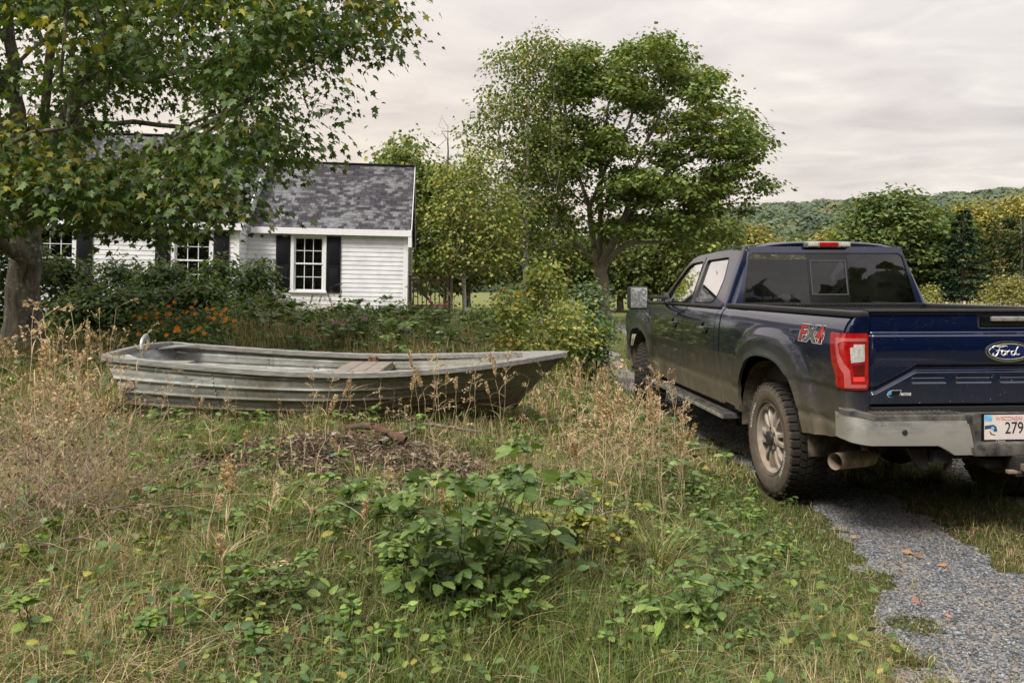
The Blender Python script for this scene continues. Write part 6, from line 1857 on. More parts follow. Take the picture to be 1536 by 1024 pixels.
# low leafy ground cover
OV = T_oval(.36, .2); OVN = T_oval(.24, .1); SER = T_serrate(.33)
def T_round():
    a = np.linspace(0, 2 * PI, 9)[:-1] - PI / 2; return np.array([(.5 * math.cos(t), .5 + .5 * math.sin(t), .06 * math.cos(2 * t)) for t in a]), [tuple(range(8))]
cl = Cloud()
for n_, y0, y1, tp, s0, s1, hmax, thr in ((26000, 1.75, 6.5, OV, .016, .042, .10, .47), (20000, 1.75, 6.0, T_round(), .010, .024, .06, .50), (9000, 1.75, 6.0, SER, .03, .062, .16, .50), (9000, 6, 14, OV, .04, .09, .18, .46)):
    x, y = sample_yard(n_, y0, y1, 1.0); k = allowed(x, y) & (fbm(x * 1.9, y * 1.9, 51 + int(s0 * 1000), 3) > thr) & (track_mask(x, y) < .3); x, y = x[k], y[k]; n = len(x)
    lawn = sstep(x, 1.3, 2.0)
    keep = rv.random(n) > lawn * .6; x, y, lawn = x[keep], y[keep], lawn[keep]; n = len(x)
    col = pick_col(rv, n, [(.065, .115, .035), (.095, .15, .04), (.05, .09, .03), (.16, .19, .045), (.25, .22, .05)], [.32, .3, .2, .13, .05])
    az = rv.uniform(0, 6.28, n); d = np.stack([np.cos(az), np.sin(az), rv.uniform(-.3, .5, n)], 1)
    cl.stamp(tp[0], tp[1], np.stack([x, y, gz(x, y) + hmax * rv.random(n) ** 1.2 * (1 - .6 * lawn) + .008], 1), rot_dir(d, np.array([0, 0, 1.0]) + rv.normal(0, .5, (n, 3))), rv.uniform(s0, s1, n) * (1 - .35 * lawn) * (.62 + .38 * sstep(y, 2.0, 3.2)), col)
tag(cl.build('ground_cover', leaf_mat('weed_leaf', .25, .5, .35, 1.5, True, .3)), 'small green leaves of clover and creeping weeds among the grass', 'ground cover', kind='stuff')
# knee-high tangle behind the boat
cl = Cloud()
n_ = 30000; Yv = rv.uniform(7.5, 15, n_); px = rv.uniform(330, 960, n_); x = (px - 768) / F * Yv; y = Yv
k = ~in_boat(x, y, .15) & (x < 1.35) & (rv.random(n_) < np.clip(.25 + 1.6 * (fbm(x * .9, y * .9, 70, 3) - .35), .05, 1)); x, y = x[k], y[k]; n = len(x)
blades(cl, x, y, gz(x, y), rv.uniform(.18, .62, n) * (.55 + .45 * sstep(y, 7.5, 9)), rv.uniform(.005, .011, n), rv.uniform(.1, .8, n), rv.uniform(0, 6.28, n), colmix(n, np.clip(.30 + 1.6 * (fbm(x * .6, y * .6, 72, 3) - .42), .08, .9)), 3)
tag(cl.build('tall_grass', GRASS), 'knee-high mixed green and tan grass behind the boat', 'tall grass', kind='stuff')

# ---- dry seed-headed stalks: a few kinds, copied
def stalk_proto(kind, seed, name):
    r = np.random.default_rng(seed); h = 1.0
    e = bpy.data.objects.new(name, None)
    lean = r.normal(0, .10, 2); pts = [np.array([lean[0] * t ** 1.6, lean[1] * t ** 1.6, h * t]) + (r.normal(0, .008, 3) if 0 < t < 1 else 0) for t in np.linspace(0, 1, 9)]
    P = [p for p in pts]; par = [-1] + list(range(8)); rad = list(np.linspace(.0028, .0013, 9))
    hd = Cloud(); tan = np.array([.36, .27, .165])
    def branch(i, d, l_, n=3):
        cur = i
        for k in range(1, n + 1):
            P.append(P[i] + d * l_ * k / n + np.array([0, 0, -.25 * l_ * (k / n) ** 2])); par.append(cur); rad.append(.0009); cur = len(P) - 1
        return cur
    if kind == 'spike':        # dense narrow head
        m_ = 150; t = r.uniform(.80, 1.0, m_); base = np.array([np.array([np.interp(q, np.linspace(0, 1, 9), [p[j] for p in pts]) for j in range(3)]) for q in t])
        az = r.uniform(0, 6.28, m_); wv = .013 * np.sin(np.clip((t - .78) / .24, 0, 1) * PI) + .002
        d = np.stack([np.cos(az), np.sin(az), np.full(m_, 1.1)], 1)
        hd.stamp(*T_diamond(.30), base + np.stack([np.cos(az), np.sin(az), az * 0], 1) * wv[:, None] * .5, rot_dir(d, r.normal(0, 1, (m_, 3))), r.uniform(.012, .026, m_), np.append(tan, 1)[None] * np.append(r.uniform(.6, 1.35, (m_, 1)).repeat(3, 1), np.ones((m_, 1)), 1))
    elif kind == 'panicle':    # open wispy head
        for j in range(13):
            i = r.integers(5, 9); az = r.uniform(0, 6.28); d = np.array([math.cos(az) * .55, math.sin(az) * .55, .9]); l_ = r.uniform(.05, .15); c = branch(i, d, l_)
            m_ = 10; pp = P[c] + (P[i] - P[c])[None] * r.random((m_, 1)) * .6 + r.normal(0, .006, (m_, 3))
            hd.stamp(*T_diamond(.25), pp, rot_dir(r.normal(0, .4, (m_, 3)) + d, r.normal(0, 1, (m_, 3))), r.uniform(.010, .020, m_), np.append(tan, 1)[None] * np.append(r.uniform(.55, 1.3, (m_, 1)).repeat(3, 1), np.ones((m_, 1)), 1))
    else:                      # dried weed with curled leaves and knotted pods
        for j in range(9):
            i = r.integers(3, 9); az = r.uniform(0, 6.28); d = np.array([math.cos(az) * .9, math.sin(az) * .9, .7]); l_ = r.uniform(.06, .2); c = branch(i, d, l_)
            m_ = 14; pp = P[c] + r.normal(0, .014, (m_, 3)); hd.stamp(*T_diamond(.38), pp, rot_dir(r.normal(0, 1, (m_, 3)), r.normal(0, 1, (m_, 3))), r.uniform(.012, .028, m_), np.append(tan * .85, 1)[None] * np.append(r.uniform(.5, 1.3, (m_, 1)).repeat(3, 1), np.ones((m_, 1)), 1))
    # curled dry leaves on the stem
    m_ = 7; idx = r.integers(1, 7, m_); bx = np.array([P[i] for i in idx])
    blades(hd, bx[:, 0], bx[:, 1], bx[:, 2], r.uniform(.08, .22, m_), np.full(m_, .006), r.uniform(.8, 1.8, m_), r.uniform(0, 6.28, m_), np.tile(np.append(tan * .9, 1), (m_, 1)), 4)
    P = np.array(P); par = np.array(par); rad = np.array(rad)
    ob = wood_mesh('stem', P, par, rad, STEMD, e); hb = hd.build('seed_head', STRAW, e); return e
STEMD = simple('dry_stem', (.46, .35, .22), .8, var=.3, scale=20)
PROT = {}
for kd, nm in (('spike', 'seed_stalk'), ('panicle', 'grass_stalk'), ('pods', 'dried_weed')):
    PROT[kd] = [(stalk_proto(kd, 300 + k, nm), nm) for k in range(3)]
PROTOS = []
def place_proto(e, p, rz, sc3, label, cat, group):
    r = e.copy(); COL.objects.link(r); r.location = p; r.rotation_euler = (rv.normal(0, .07), rv.normal(0, .07), rz); r.scale = sc3
    tag(r, label, cat, group)
    for ch in e.children:
        c = ch.copy(); COL.objects.link(c); c.parent = r
    return r
ST_LAB = {'spike': 'tan stalk with dense narrow seed head', 'panicle': 'thin grass stalk with open wispy head', 'pods': 'dried weed with curled leaves and pods'}
ST_CAT = {'spike': 'seed stalk', 'panicle': 'grass stalk', 'pods': 'dried weed'}
def stalks(n, pxr, pyr, hr, where, mix=(.4, .35, .25), ybox=None):
    c_ = 0; tries = 0
    while c_ < n and tries < n * 20:
        tries += 1
        px, py = rv.uniform(*pxr), rv.uniform(*pyr); p = ground_at(px, py)
        if in_boat(p[0:1], p[1:2], .06)[0] or track_mask(p[0:1], p[1:2])[0] > .2 or in_truck(p[0:1], p[1:2])[0][0]: continue
        kd = ('spike', 'panicle', 'pods')[rv.choice(3, p=mix)]; e, nm = PROT[kd][rv.integers(3)]
        h = rv.uniform(*hr); w_ = rv.uniform(.8, 1.25) * (h * .5 + .5)
        place_proto(e, tuple(p), rv.uniform(0, 6.28), (w_, w_, h), ST_LAB[kd] + ' ' + where, ST_CAT[kd], ST_CAT[kd] + 's ' + where); c_ += 1
stalks(42, (-20, 190), (660, 830), (.48, .95), 'in the weedy patch left of the boat stern', (.28, .42, .30))
stalks(6, (60, 160), (560, 640), (.35, .60), 'beside the boat transom', (.4, .4, .2))
stalks(26, (190, 640), (628, 668), (.18, .46), 'along the near side of the boat', (.5, .3, .2))
stalks(18, (620, 860), (620, 700), (.42, .78), 'in front of the boat bow', (.55, .3, .15))
stalks(66, (855, 1030), (680, 815), (.42, .85), 'between the boat and the truck', (.54, .42, .04))
stalks(18, (840, 945), (560, 640), (.40, .70), 'left of the truck front wheel', (.45, .45, .1))
stalks(26, (200, 720), (720, 960), (.22, .50), 'in the open grass before the mulch', (.4, .4, .2))
stalks(24, (380, 900), (492, 520), (.45, .85), 'in the tall grass behind the boat', (.3, .5, .2))

# ---- grass tufts
def tuft_proto(seed, n, h, w, dry):
    r = np.random.default_rng(seed); cl = Cloud(); a = r.uniform(0, 6.28, n); d = r.random(n) ** .7 * .09
    c = colmix(n, np.full(n, dry))
    blades(cl, np.cos(a) * d, np.sin(a) * d, np.zeros(n), h * r.uniform(.55, 1.15, n), np.full(n, w) * r.uniform(.7, 1.3, n), r.uniform(.25, 1.25, n), a + r.normal(0, .6, n), c, 5, .9)
    o = cl.build('grass_tuft', GRASS); COL.objects.unlink(o); return o
TUF = [tuft_proto(400, 190, .30, .0045, .12), tuft_proto(401, 150, .24, .004, .4), tuft_proto(402, 220, .20, .0038, .2)]
for i, (px, py, k, s_, lab) in enumerate(((405, 812, 0, 1.1, 'thick green grass tuft in the open grass left of the leafy weeds'), (345, 880, 0, .95, 'long-bladed green tuft below the thick green one, left foreground'), (470, 655, 1, 1.15, 'spiky green and tan tuft on top of the mulch mound by the boat'), (320, 690, 0, .85, 'dark green tuft at the left edge of the mulch'), (548, 745, 1, 1.0, 'arching tuft at the near edge of the mulch'), (985, 865, 0, 1.05, 'long dark grass tuft right of the yellow-green weeds'), (1030, 830, 1, 1.0, 'half dry tuft just behind the long dark one'), (900, 720, 1, 1.1, 'half dry tuft among the stalks between boat and truck'), (640, 770, 2, 1.0, 'small tuft left of the tall leafy weeds'), (230, 760, 2, 1.1, 'short tuft in the weedy patch at the left'), (1120, 905, 2, 1.1, 'short tuft near the gravel edge'), (1240, 985, 2, .9, 'tuft at the bottom of the picture beside the gravel'), (1400, 720, 2, .9, 'dark tuft on the strip between the wheel tracks, under the bumper'), (1480, 745, 2, 1.0, 'tuft on the strip between the wheel tracks, below the licence plate'), (1340, 700, 2, .8, 'tuft in the shade behind the truck wheel'), (120, 900, 1, 1.0, 'half dry tuft at the bottom left'), (760, 960, 2, 1.2, 'tuft below the leafy weeds at the bottom'))):
    p = ground_at(px, py); o = TUF[k].copy(); COL.objects.link(o); o.location = p; o.rotation_euler = (0, 0, i * 1.3); o.scale = (s_, s_, s_); tag(o, lab, 'grass tuft', 'grass tufts standing above the turf')

# ---- leafy weeds
def weed_proto(seed, name, h, nst, tpl, ls, pal, per=16, opp=True, droop=.5, spread=.06, w=None, leaf_from=.15, top=1.0):
    r = np.random.default_rng(seed); e = bpy.data.objects.new(name, None); P = [np.zeros(3)]; par = [-1]; rad = [.004]; lp = []; ld = []; lsz = []
    for s_ in range(nst):
        az = r.uniform(0, 6.28); lean = r.uniform(.1, .55) if nst > 1 else r.uniform(0, .2); hh = h * r.uniform(.7, 1.08); cur = 0; b = np.array([math.cos(az), math.sin(az), 0]) * spread * r.random()
        for k in range(1, 9):
            t = k / 8; P.append(b * min(1, t * 2) + np.array([math.cos(az) * lean * hh * t ** 1.4, math.sin(az) * lean * hh * t ** 1.4, hh * t * (1 - .12 * lean)]) + r.normal(0, .004, 3)); par.append(cur); rad.append(.0038 * (1 - .7 * t)); cur = len(P) - 1
        for k in range(per):
            t = leaf_from + (1 - leaf_from) * (k + r.random() * .6) / per; i = len(P) - 8 + min(7, int(t * 8)); a = k * 2.4 + (PI if opp and k % 2 else 0) + r.normal(0, .3)
            for q_ in ((0, PI) if opp else (0,)):
                out = np.array([math.cos(a + q_), math.sin(a + q_), .25 - droop * (1 - t) + .5 * max(0, t - .8)])
                l_ = ls * (1.05 - .55 * t ** 2 * top) * r.uniform(.7, 1.2)
                pet = .25 * l_
                P.append(P[i] + out * pet); par.append(i); rad.append(.0012); lp.append(P[-1]); ld.append(out); lsz.append(l_)
    lp = np.array(lp); ld = np.array(ld); lsz = np.array(lsz); n = len(lp)
    wood_mesh('stem', np.array(P), np.array(par), np.array(rad), WSTEM, e)
    cl = Cloud(); cl.stamp(tpl[0], tpl[1], lp, rot_dir(ld, np.array([0, 0, 1.0]) + r.normal(0, .5, (n, 3))), lsz, pick_col(r, n, pal, w)); cl.build('leaves', WEEDL, e); return e
WSTEM = simple('green_stem', (.09, .10, .04), .6, var=.3); WEEDL = leaf_mat('weed_leaf_big', .28, .42, .4, 1.45, True, .35)
GW = [(.090, .145, .044), (.120, .180, .052), (.072, .118, .038), (.16, .215, .06)]; YW = [(.25, .25, .050), (.20, .225, .05), (.31, .28, .06), (.14, .18, .045)]
LW = [(.13, .21, .05), (.18, .25, .055), (.09, .16, .04)]
WE = dict(nettle=[weed_proto(500 + k, 'broadleaf_weed', .42, 3, SER, .070, GW, 17, True, .35) for k in range(3)],
          nettle2=[weed_proto(510 + k, 'broadleaf_weed', .34, 4, T_oval(.30, .15), .055, GW, 15, True, .4) for k in range(2)],
          yellow=[weed_proto(520 + k, 'yellowing_weed', .36, 6, T_serrate(.40, 3), .037, YW, 20, True, .35, .10) for k in range(2)],
          lime=[weed_proto(530 + k, 'fern_like_weed', .26, 5, T_serrate(.22, 4), .075, LW, 11, True, .7) for k in range(2)],
          rosette=[weed_proto(540 + k, 'rosette_weed', .10, 5, T_serrate(.30, 4), .062, GW + LW[:1], 5, False, .1, .03, leaf_from=.3) for k in range(3)],
          small=[weed_proto(550 + k, 'small_weed', .16, 3, T_oval(.34, .2), .042, LW + GW[:2], 7, True, .4) for k in range(3)],
          dock=[weed_proto(560 + k, 'broadleaf_weed', .24, 4, T_serrate(.22, 5), .105, GW + LW[:2], 5, False, .2, .05) for k in range(2)])
def weed(kind, px, py, s_, label, cat, group, sz=None):
    p = ground_at(px, py); L_ = WE[kind]; e = L_[rv.integers(len(L_))]
    return place_proto(e, tuple(p), rv.uniform(0, 6.28), (s_, s_, sz or s_), label, cat, group)
CN = 'leafy weeds in the tall clump at the centre'
for px, py, s_, lab in ((690, 905, 1.12, 'big-leaved green weed at the front of the central clump'), (640, 885, 1.0, 'green weed with drooping toothed leaves at the left of the central clump'), (735, 880, 1.05, 'dense green weed at the middle of the central clump'), (600, 905, .9, 'low toothed-leaf weed at the left foot of the central clump'), (700, 850, 1.15, 'tallest green weed rising in the central clump'), (795, 860, 1.1, 'upright green weed behind the yellow weeds, topping the central clump'), (660, 930, .8, 'small toothed-leaf weed in front of the central clump'), (760, 905, .85, 'blue-green weed below the yellow weeds'), (625, 850, 1.0, 'pale green weed at the back left of the central clump')):
    weed('nettle', px + 12, py + 22, s_, lab, 'weed', CN, s_ * 1.25)
for px, py, lab in ((720, 910, 'fine-leaved green weed tucked into the front of the central clump'), (675, 875, 'fine-leaved green weed half hidden in the central clump'), (770, 880, 'fine-leaved weed between the green and the yellow weeds'), (585, 880, 'fine-leaved weed spreading left from the central clump')):
    weed('nettle2', px + 12, py + 22, 1.0, lab, 'weed', CN)
for px, py, s_, lab in ((850, 855, 1.3, 'broad yellow weed at the right of the central clump'), (905, 855, 1.1, 'smaller yellow weed reaching right from the central clump'), (805, 850, 1.2, 'yellow weed against the tall green one'), (808, 922, .55, 'little pale yellow weed below the central clump'), (665, 790, .6, 'yellow-green weed behind the left of the central clump')):
    weed('yellow', px, py, s_, lab, 'weed', 'yellowing weeds by the central clump')
for px, py, s_, lab in ((985, 975, 1.0, 'lime green fern-like weed at the lower right of the central clump'), (1050, 960, .9, 'lime green weed nearer the gravel'), (1010, 800, .8, 'lime green weed among the stalks')):
    weed('lime', px, py, s_, lab, 'weed', 'fern-like weeds')
for px, py, s_ in ((1090, 870, 1.1), (1120, 840, 1.0), (1060, 905, 1.0), (1150, 880, .8), (1180, 760, .7), (1100, 800, .9), (930, 905, .9), (1020, 930, 1.0)):
    weed('dock', px, py, s_ * .8, 'long-leaved green dock growing between the central clump and the gravel', 'weed', 'docks by the gravel')
for px, py, s_, lab in ((480, 950, 1.2, 'flat rosette of large green leaves at the bottom, left of centre'), (240, 920, 1.2, 'flat rosette of large leaves at the bottom left'), (440, 945, .9, 'smaller rosette beside the large one at the bottom'), (120, 920, .9, 'pale rosette at the bottom left corner'), (300, 960, 1.0, 'leafy rosette under the long-bladed tuft'), (1160, 1000, .8, 'rosette beside the gravel at the bottom'), (1110, 960, .9, 'rosette right of the lime green weeds')):
    weed('rosette', px, py, s_, lab, 'weed', 'ground rosettes')
for i in range(90):
    px, py = rv.uniform(-20, 1190), rv.uniform(665, 1010); p = ground_at(px, py)
    if track_mask(p[0:1], p[1:2])[0] > .1 or (mulch_m(p[0:1], p[1:2])[0] > .5 and i % 3): continue
    weed('small', px, py, rv.uniform(.6, 1.2), 'small bright green weed sprouting from the turf', 'weed', 'small weeds sprouting in the turf')
for i in range(12):
    px, py = rv.uniform(140, 640), rv.uniform(640, 665); p = ground_at(px, py)
    if in_boat(p[0:1], p[1:2], .05)[0]: continue
    weed('small', px, py, rv.uniform(.7, 1.2), 'small green weed growing along the foot of the boat', 'weed', 'small weeds at the foot of the boat')
for px, py in ((900, 660), (940, 690), (870, 640), (1000, 720), (1040, 760), (960, 640), (915, 610), (985, 660)):
    weed('nettle2', px, py, rv.uniform(.8, 1.2), 'leafy green weed between the boat bow and the truck', 'weed', 'leafy weeds between boat and truck')
for i in range(42):
    px, py = (rv.uniform(250, 590), rv.uniform(725, 985)) if i % 2 else (rv.uniform(900, 1180), rv.uniform(740, 980)); p = ground_at(px, py)
    if track_mask(p[0:1], p[1:2])[0] > .1: continue
    weed(('nettle2', 'nettle', 'lime')[i % 3], px, py, rv.uniform(.38, .78), 'low leafy weed scattered in the turf ' + ('left' if i % 2 else 'right') + ' of the central clump', 'weed', 'low leafy weeds ' + ('left' if i % 2 else 'right') + ' of the clump')
for i in range(34):
    px, Yw = rv.uniform(370, 780), rv.uniform(8.2, 12.5); X_ = (px - 768) / F * Yw; e = WE[('nettle', 'nettle2')[i % 2]][i % 2]; s_ = rv.uniform(1.1, 1.9)
    place_proto(e, (X_, Yw, gzf(X_, Yw)), rv.uniform(0, 6.28), (s_, s_, s_), 'tall green weed in the rough grass between boat and house', 'weed', 'tall weeds between boat and house')
# sword-leaved reed by the bow
rd = thing('reed_plant', 'sword-leaved green reed with a brown spike standing against the boat bow', 'reed', tuple(ground_at(738, 632)))
cl = Cloud(); r = np.random.default_rng(9); n = 20; a = r.uniform(0, 6.28, n)
blades(cl, np.cos(a) * .03, np.sin(a) * .02, np.zeros(n), r.uniform(.25, .52, n), r.uniform(.012, .020, n), r.uniform(.08, .45, n), np.where(r.random(n) < .7, r.normal(0, .4, n), a), pick_col(r, n, [(.075, .15, .04), (.10, .19, .05), (.055, .11, .035)]), 4, .6); cl.build('leaves', GRASS, rd)
b = bmesh.new(); bm_tube(b, [(-.02, 0, 0), (-.025, 0, .35), (-.015, 0, .58)], .003, 5); obj_bm('stem', b, WSTEM, rd); b = bmesh.new(); bm_tube(b, [(-.02, 0, .44), (-.018, 0, .47), (-.014, 0, .58), (-.01, 0, .61)], [.003, .010, .009, .002], 8); obj_bm('seed_spike', b, simple('reed_brown', (.16, .075, .035), .9, var=.4, scale=80), rd, smooth=True)
# ---- dead twiggy brush at the far left
def brush(px, py, h, seed, label):
    r = np.random.default_rng(seed); p = ground_at(px, py); e = thing('dead_brush', label, 'dead brush', tuple(p), 0, 'dead twiggy brush at the left'); P = [np.zeros(3)]; par = [-1]
    A = np.stack([r.normal(0, .26, 260), r.normal(0, .2, 260), r.uniform(.12, 1, 260) * h], 1)
    S_ = [[(0, 0, 0), (.03 * k - .06, .02 * (k % 3 - 1), .12), (.12 * (k - 2) + .02, .05 * (k % 3 - 1), h * .55)] for k in range(5)]
    P, par, _ = skeleton(S_, A, r, .3, .07, .014); rr = radii(P, par, .0011, .006)
    wood_mesh('twigs', P, par, rr, simple('dead_twig', (.27, .20, .145), .9, var=.35, scale=14), e)
    cl = Cloud(); leaves_on(cl, r, A[::3], 2, .02, .020, T_diamond(.4), [(.15, .11, .07), (.11, .08, .055), (.2, .145, .09)], None, .8, 1); cl.build('withered_leaves', STRAW, e)
for i, (px, py, h, lab) in enumerate(((30, 800, .62, 'brown tangled brush at the left edge of the picture'), (95, 830, .55, 'lower tangle of dead twigs in front of the brown brush'), (120, 760, .50, 'grey-brown dead brush at the right of the left thicket'), (-20, 880, .55, 'dead brush cut by the left edge near the bottom'), (70, 720, .6, 'dead brush at the back of the left thicket'), (180, 800, .32, 'sparse low dead brush between the thicket and the tufts'))): brush(px, py, h, 600 + i, lab)
# ---- mulch mound, fallen bough, scraps, fallen leaves
cl = Cloud(); n_ = 24000; x = rv.normal(-1.0, .56, n_); y = rv.normal(4.60, .42, n_); k = rv.random(n_) < mulch_m(x, y); x, y = x[k], y[k]; n = len(x)
c = pick_col(rv, n, [(.075, .052, .040), (.13, .095, .075), (.045, .030, .024), (.27, .215, .18), (.12, .07, .05)], [.28, .27, .17, .18, .1])
az = rv.uniform(0, 6.28, n); d = np.stack([np.cos(az), np.sin(az), rv.normal(0, .28, n)], 1); s3 = np.stack([rv.uniform(.4, 1, n), rv.uniform(.8, 2.0, n), np.ones(n)], 1) * (.010 + .034 * rv.random((n, 1)) ** 2.2)
cl.stamp(*T_diamond(.30), np.stack([x, y, gz(x, y) + rv.uniform(.0, .035, n)], 1), rot_dir(d, np.array([0, 0, 1.0]) + rv.normal(0, .45, (n, 3))), s3, c)
blades(cl, x[:260], y[:260], gz(x[:260], y[:260]) + .015, rv.uniform(.06, .16, 260), rv.uniform(.003, .007, 260), rv.uniform(1.5, 3, 260), rv.uniform(0, 6.28, 260), pick_col(rv, 260, [(.13, .095, .07), (.2, .15, .11), (.08, .055, .04)]), 3, 1.1)
tag(cl.build('mulch', STRAW), 'brown heap of rotting leaves and wood chips in front of the boat', 'mulch', kind='stuff')
def stick(name, label, pix, r0, r1, mat, twigs=(), lift=.03):
    pts = [ground_at(a, b) + np.array([0, 0, lift + c_]) for a, b, c_ in pix]; o = pts[0].copy(); o[2] -= .02
    e = thing(name, label, 'branch', tuple(o)); P = [p - o for p in catmull([tuple(q) for q in pts], 4) for p in [np.array(p[:])]]; n = len(P); par = [-1] + list(range(n - 1)); rad = list(np.linspace(r0, r1, n) * (1 + .18 * np.sin(np.arange(n) * 1.9)))
    for i, dv, l_ in twigs:
        cur = min(i, n - 1)
        for k in range(1, 5): P.append(P[min(i, n - 1)] + np.array(dv) * l_ * k / 4 + rv.normal(0, .006, 3)); par.append(cur); rad.append(rad[min(i, n - 1)] * .6 * (1 - k / 5.5)); cur = len(P) - 1
    wood_mesh('bough', np.array(P), np.array(par), np.array(rad), mat, e); return e
stick('fallen_branch', 'long pale crooked branch lying across the mulch heap', [(722, 662, .04), (680, 660, .06), (640, 657, .07), (610, 665, .05), (570, 682, .04)], .012, .019, BARK2, [(6, (.3, -.2, .4), .12), (14, (-.6, -.3, .1), .16)])
stick('fallen_branch', 'short thick rotten brown branch in the middle of the mulch heap', [(518, 655, .03), (550, 660, .06), (575, 668, .06), (608, 678, .04)], .018, .032, simple('rotten_wood', (.10, .055, .035), .95, var=.45, scale=20), [(5, (.2, -.4, .3), .10), (9, (-.5, -.5, .1), .14)])
b = bmesh.new(); p = ground_at(492, 688)
rag = thing('plastic_scrap', 'faded teal strip of plastic half buried in the mulch', 'plastic scrap', tuple(p)); vs = []
for i in range(9):
    for j in range(3): vs.append(b.verts.new((-.09 + .0225 * i, -.012 + .012 * j + .01 * math.sin(i), .022 + .010 * math.sin(i * 1.1 + j))))
for i in range(8):
    for j in range(2): b.faces.new((vs[i * 3 + j], vs[i * 3 + j + 1], vs[i * 3 + j + 4], vs[i * 3 + j + 3]))
obj_bm('strip', b, simple('faded_teal', (.06, .16, .17), .5, var=.3), rag, smooth=True)
FL = leaf_mat('fallen_leaf', .1, .7, .2)
for i, (px, py, s_, c, lab) in enumerate(((1358, 834, .085, (.42, .25, .13), 'large tan oak leaf lying in the gravel track'), (1380, 842, .045, (.35, .13, .08), 'small reddish leaf beside the large tan one on the gravel'), (1418, 852, .05, (.43, .22, .09), 'orange leaf on the gravel, right of the large tan one'), (1420, 928, .035, (.45, .24, .17), 'pink-tan leaf on the gravel near the bottom'), (1278, 812, .05, (.40, .27, .17), 'pale leaf at the upper gravel edge'), (1188, 792, .05, (.38, .22, .13), 'tan leaf on the turf behind the rear wheel'), (1464, 797, .07, (.40, .23, .13), 'curled tan leaf on the strip between the tracks'), (1415, 775, .06, (.33, .18, .11), 'brown leaf in the dark grass behind the bumper'), (1514, 787, .05, (.38, .22, .14), 'leaf on the strip at the right edge'), (808, 985, .10, (.42, .28, .19), 'big pale brown leaf on the ground at the bottom centre'), (940, 980, .05, (.30, .08, .05), 'red-brown leaf at the bottom, right of the big pale one'), (745, 985, .04, (.28, .06, .04), 'dark red leaf left of the big pale one'), (710, 990, .05, (.38, .24, .17), 'tan curled leaf at the bottom below the central clump'), (1235, 1005, .045, (.30, .10, .05), 'rusty leaf in the turf at the bottom by the gravel'), (1370, 905, .045, (.36, .15, .10), 'pinkish leaf in the middle of the gravel'), (430, 840, .04, (.45, .33, .2), 'pale leaf in the grass left of centre'))):
    p = ground_at(px, py); cl = Cloud(); tv, tf = T_maple(); tv = tv.copy(); tv[:, 0] *= .7; tv[:, 2] += .22 * np.abs(tv[:, 0]) + .1 * np.sin(tv[:, 1] * 5 + i)
    cl.stamp(tv, tf, np.zeros((1, 3)), rot_from(np.array([[rv.normal(0, .2), -.2, 1.0]]), np.array([i * 1.7])), np.array([s_]), np.array([[*c, 1.0]])); o = cl.build('fallen_leaf', FL); o.location = (p[0], p[1], p[2] + (.022 if px > 1180 else .05)); tag(o, lab, 'leaf', 'fallen leaves on the ground')
# ---- shrubs
def shrub(name, label, px, Y, half, top, n, seed, pal, size=.06, per=16, spread=.10, tpl=None, w=None, group=None, depth=.8, open_=.38, stemr=.012, base_low=.0, mat=None, flat=.8, bark=None, basey=None, cat='shrub', droop=.3):
    rng = np.random.default_rng(seed); X_ = (px - 768) / F * Y; zb = gzf(X_, Y); zt = H - (top - Y0) / F * Y; hw = half / F * Y; hgt = zt - zb
    m_ = n * 4; a = rng.uniform(0, 6.28, m_); rr = np.sqrt(rng.random(m_)); t = rng.random(m_) ** .8
    wid = np.interp(t, [0, .35, .7, 1], [.62, 1, .85, .30]) * (1 + .5 * (fbm(a * 1.2 + 5, t * 3, seed, 2) - .5))
    A = np.stack([np.cos(a) * rr * wid * hw, np.sin(a) * rr * wid * hw * depth, hgt * (base_low + (1 - base_low) * t) * (1 + .25 * (fbm(a * 1.5 + 2, t * 0 + 3, seed + 1, 2) - .5))], 1)
    k = fbm(A[:, 0] * 2.2 / max(hw, .3) + 9, A[:, 2] * 3 / max(hgt, .3) + 4, seed + 2, 3) > open_; A = A[k][:n]
    e = thing(name, label, cat, (X_, Y, zb - .02), 0, group)
    S_ = [[(0, 0, 0), (.02, 0, .05)]] + [[(.0, 0, .05), (math.cos(q) * hw * .3, math.sin(q) * hw * .3 * depth, hgt * .4), (math.cos(q) * hw * .55, math.sin(q) * hw * .5 * depth, hgt * .75)] for q in rng.uniform(0, 6.28, 5)]
    P, par, _ = skeleton(S_, A, rng, .25, .14, .02); rr_ = radii(P, par, .0016, stemr)
    wood_mesh('stems', P, par, rr_, bark or TWIG, e, rmin=.002)
    cl = Cloud(); leaves_on(cl, rng, A, per, spread, size, tpl or T_oval(.32, .15), pal, w, droop, flat); cl.build('leaves', mat or LEAF, e); return e
GS = [(.060, .095, .030), (.085, .125, .038), (.045, .075, .026), (.12, .155, .045)]; DS = [(.055, .084, .028), (.075, .108, .034), (.042, .066, .024), (.105, .135, .040)]
YS_ = [(.13, .165, .045), (.17, .19, .05), (.095, .135, .04), (.24, .22, .05)]; BG_ = [(.085, .12, .065), (.11, .15, .08), (.065, .10, .05)]
TO = T_oval(.34, .15)
shrub('shrub', 'tall loose green shrub with reddish stems behind the boat bow', 815, 11.2, 62, 404, 190, 701, YS_, .07, 12, .10, TO, open_=.46)
shrub('shrub', 'rounded pale grey-green shrub beside the truck wing mirror', 886, 12.0, 44, 425, 190, 702, BG_, .06, 16, .10, TO, open_=.45)
shrub('shrub', 'yellow-green shrub at the front of the thicket, left of the front wheel', 856, 10.4, 48, 456, 150, 703, YS_, .06, 12, .10, TO, open_=.46)
shrub('shrub', 'low shrub with a few orange leaves behind the boat gunwale', 775, 10.4, 40, 446, 130, 704, YS_ + [(.42, .22, .03)], .06, 12, .09, TO, [.3, .25, .25, .13, .07])
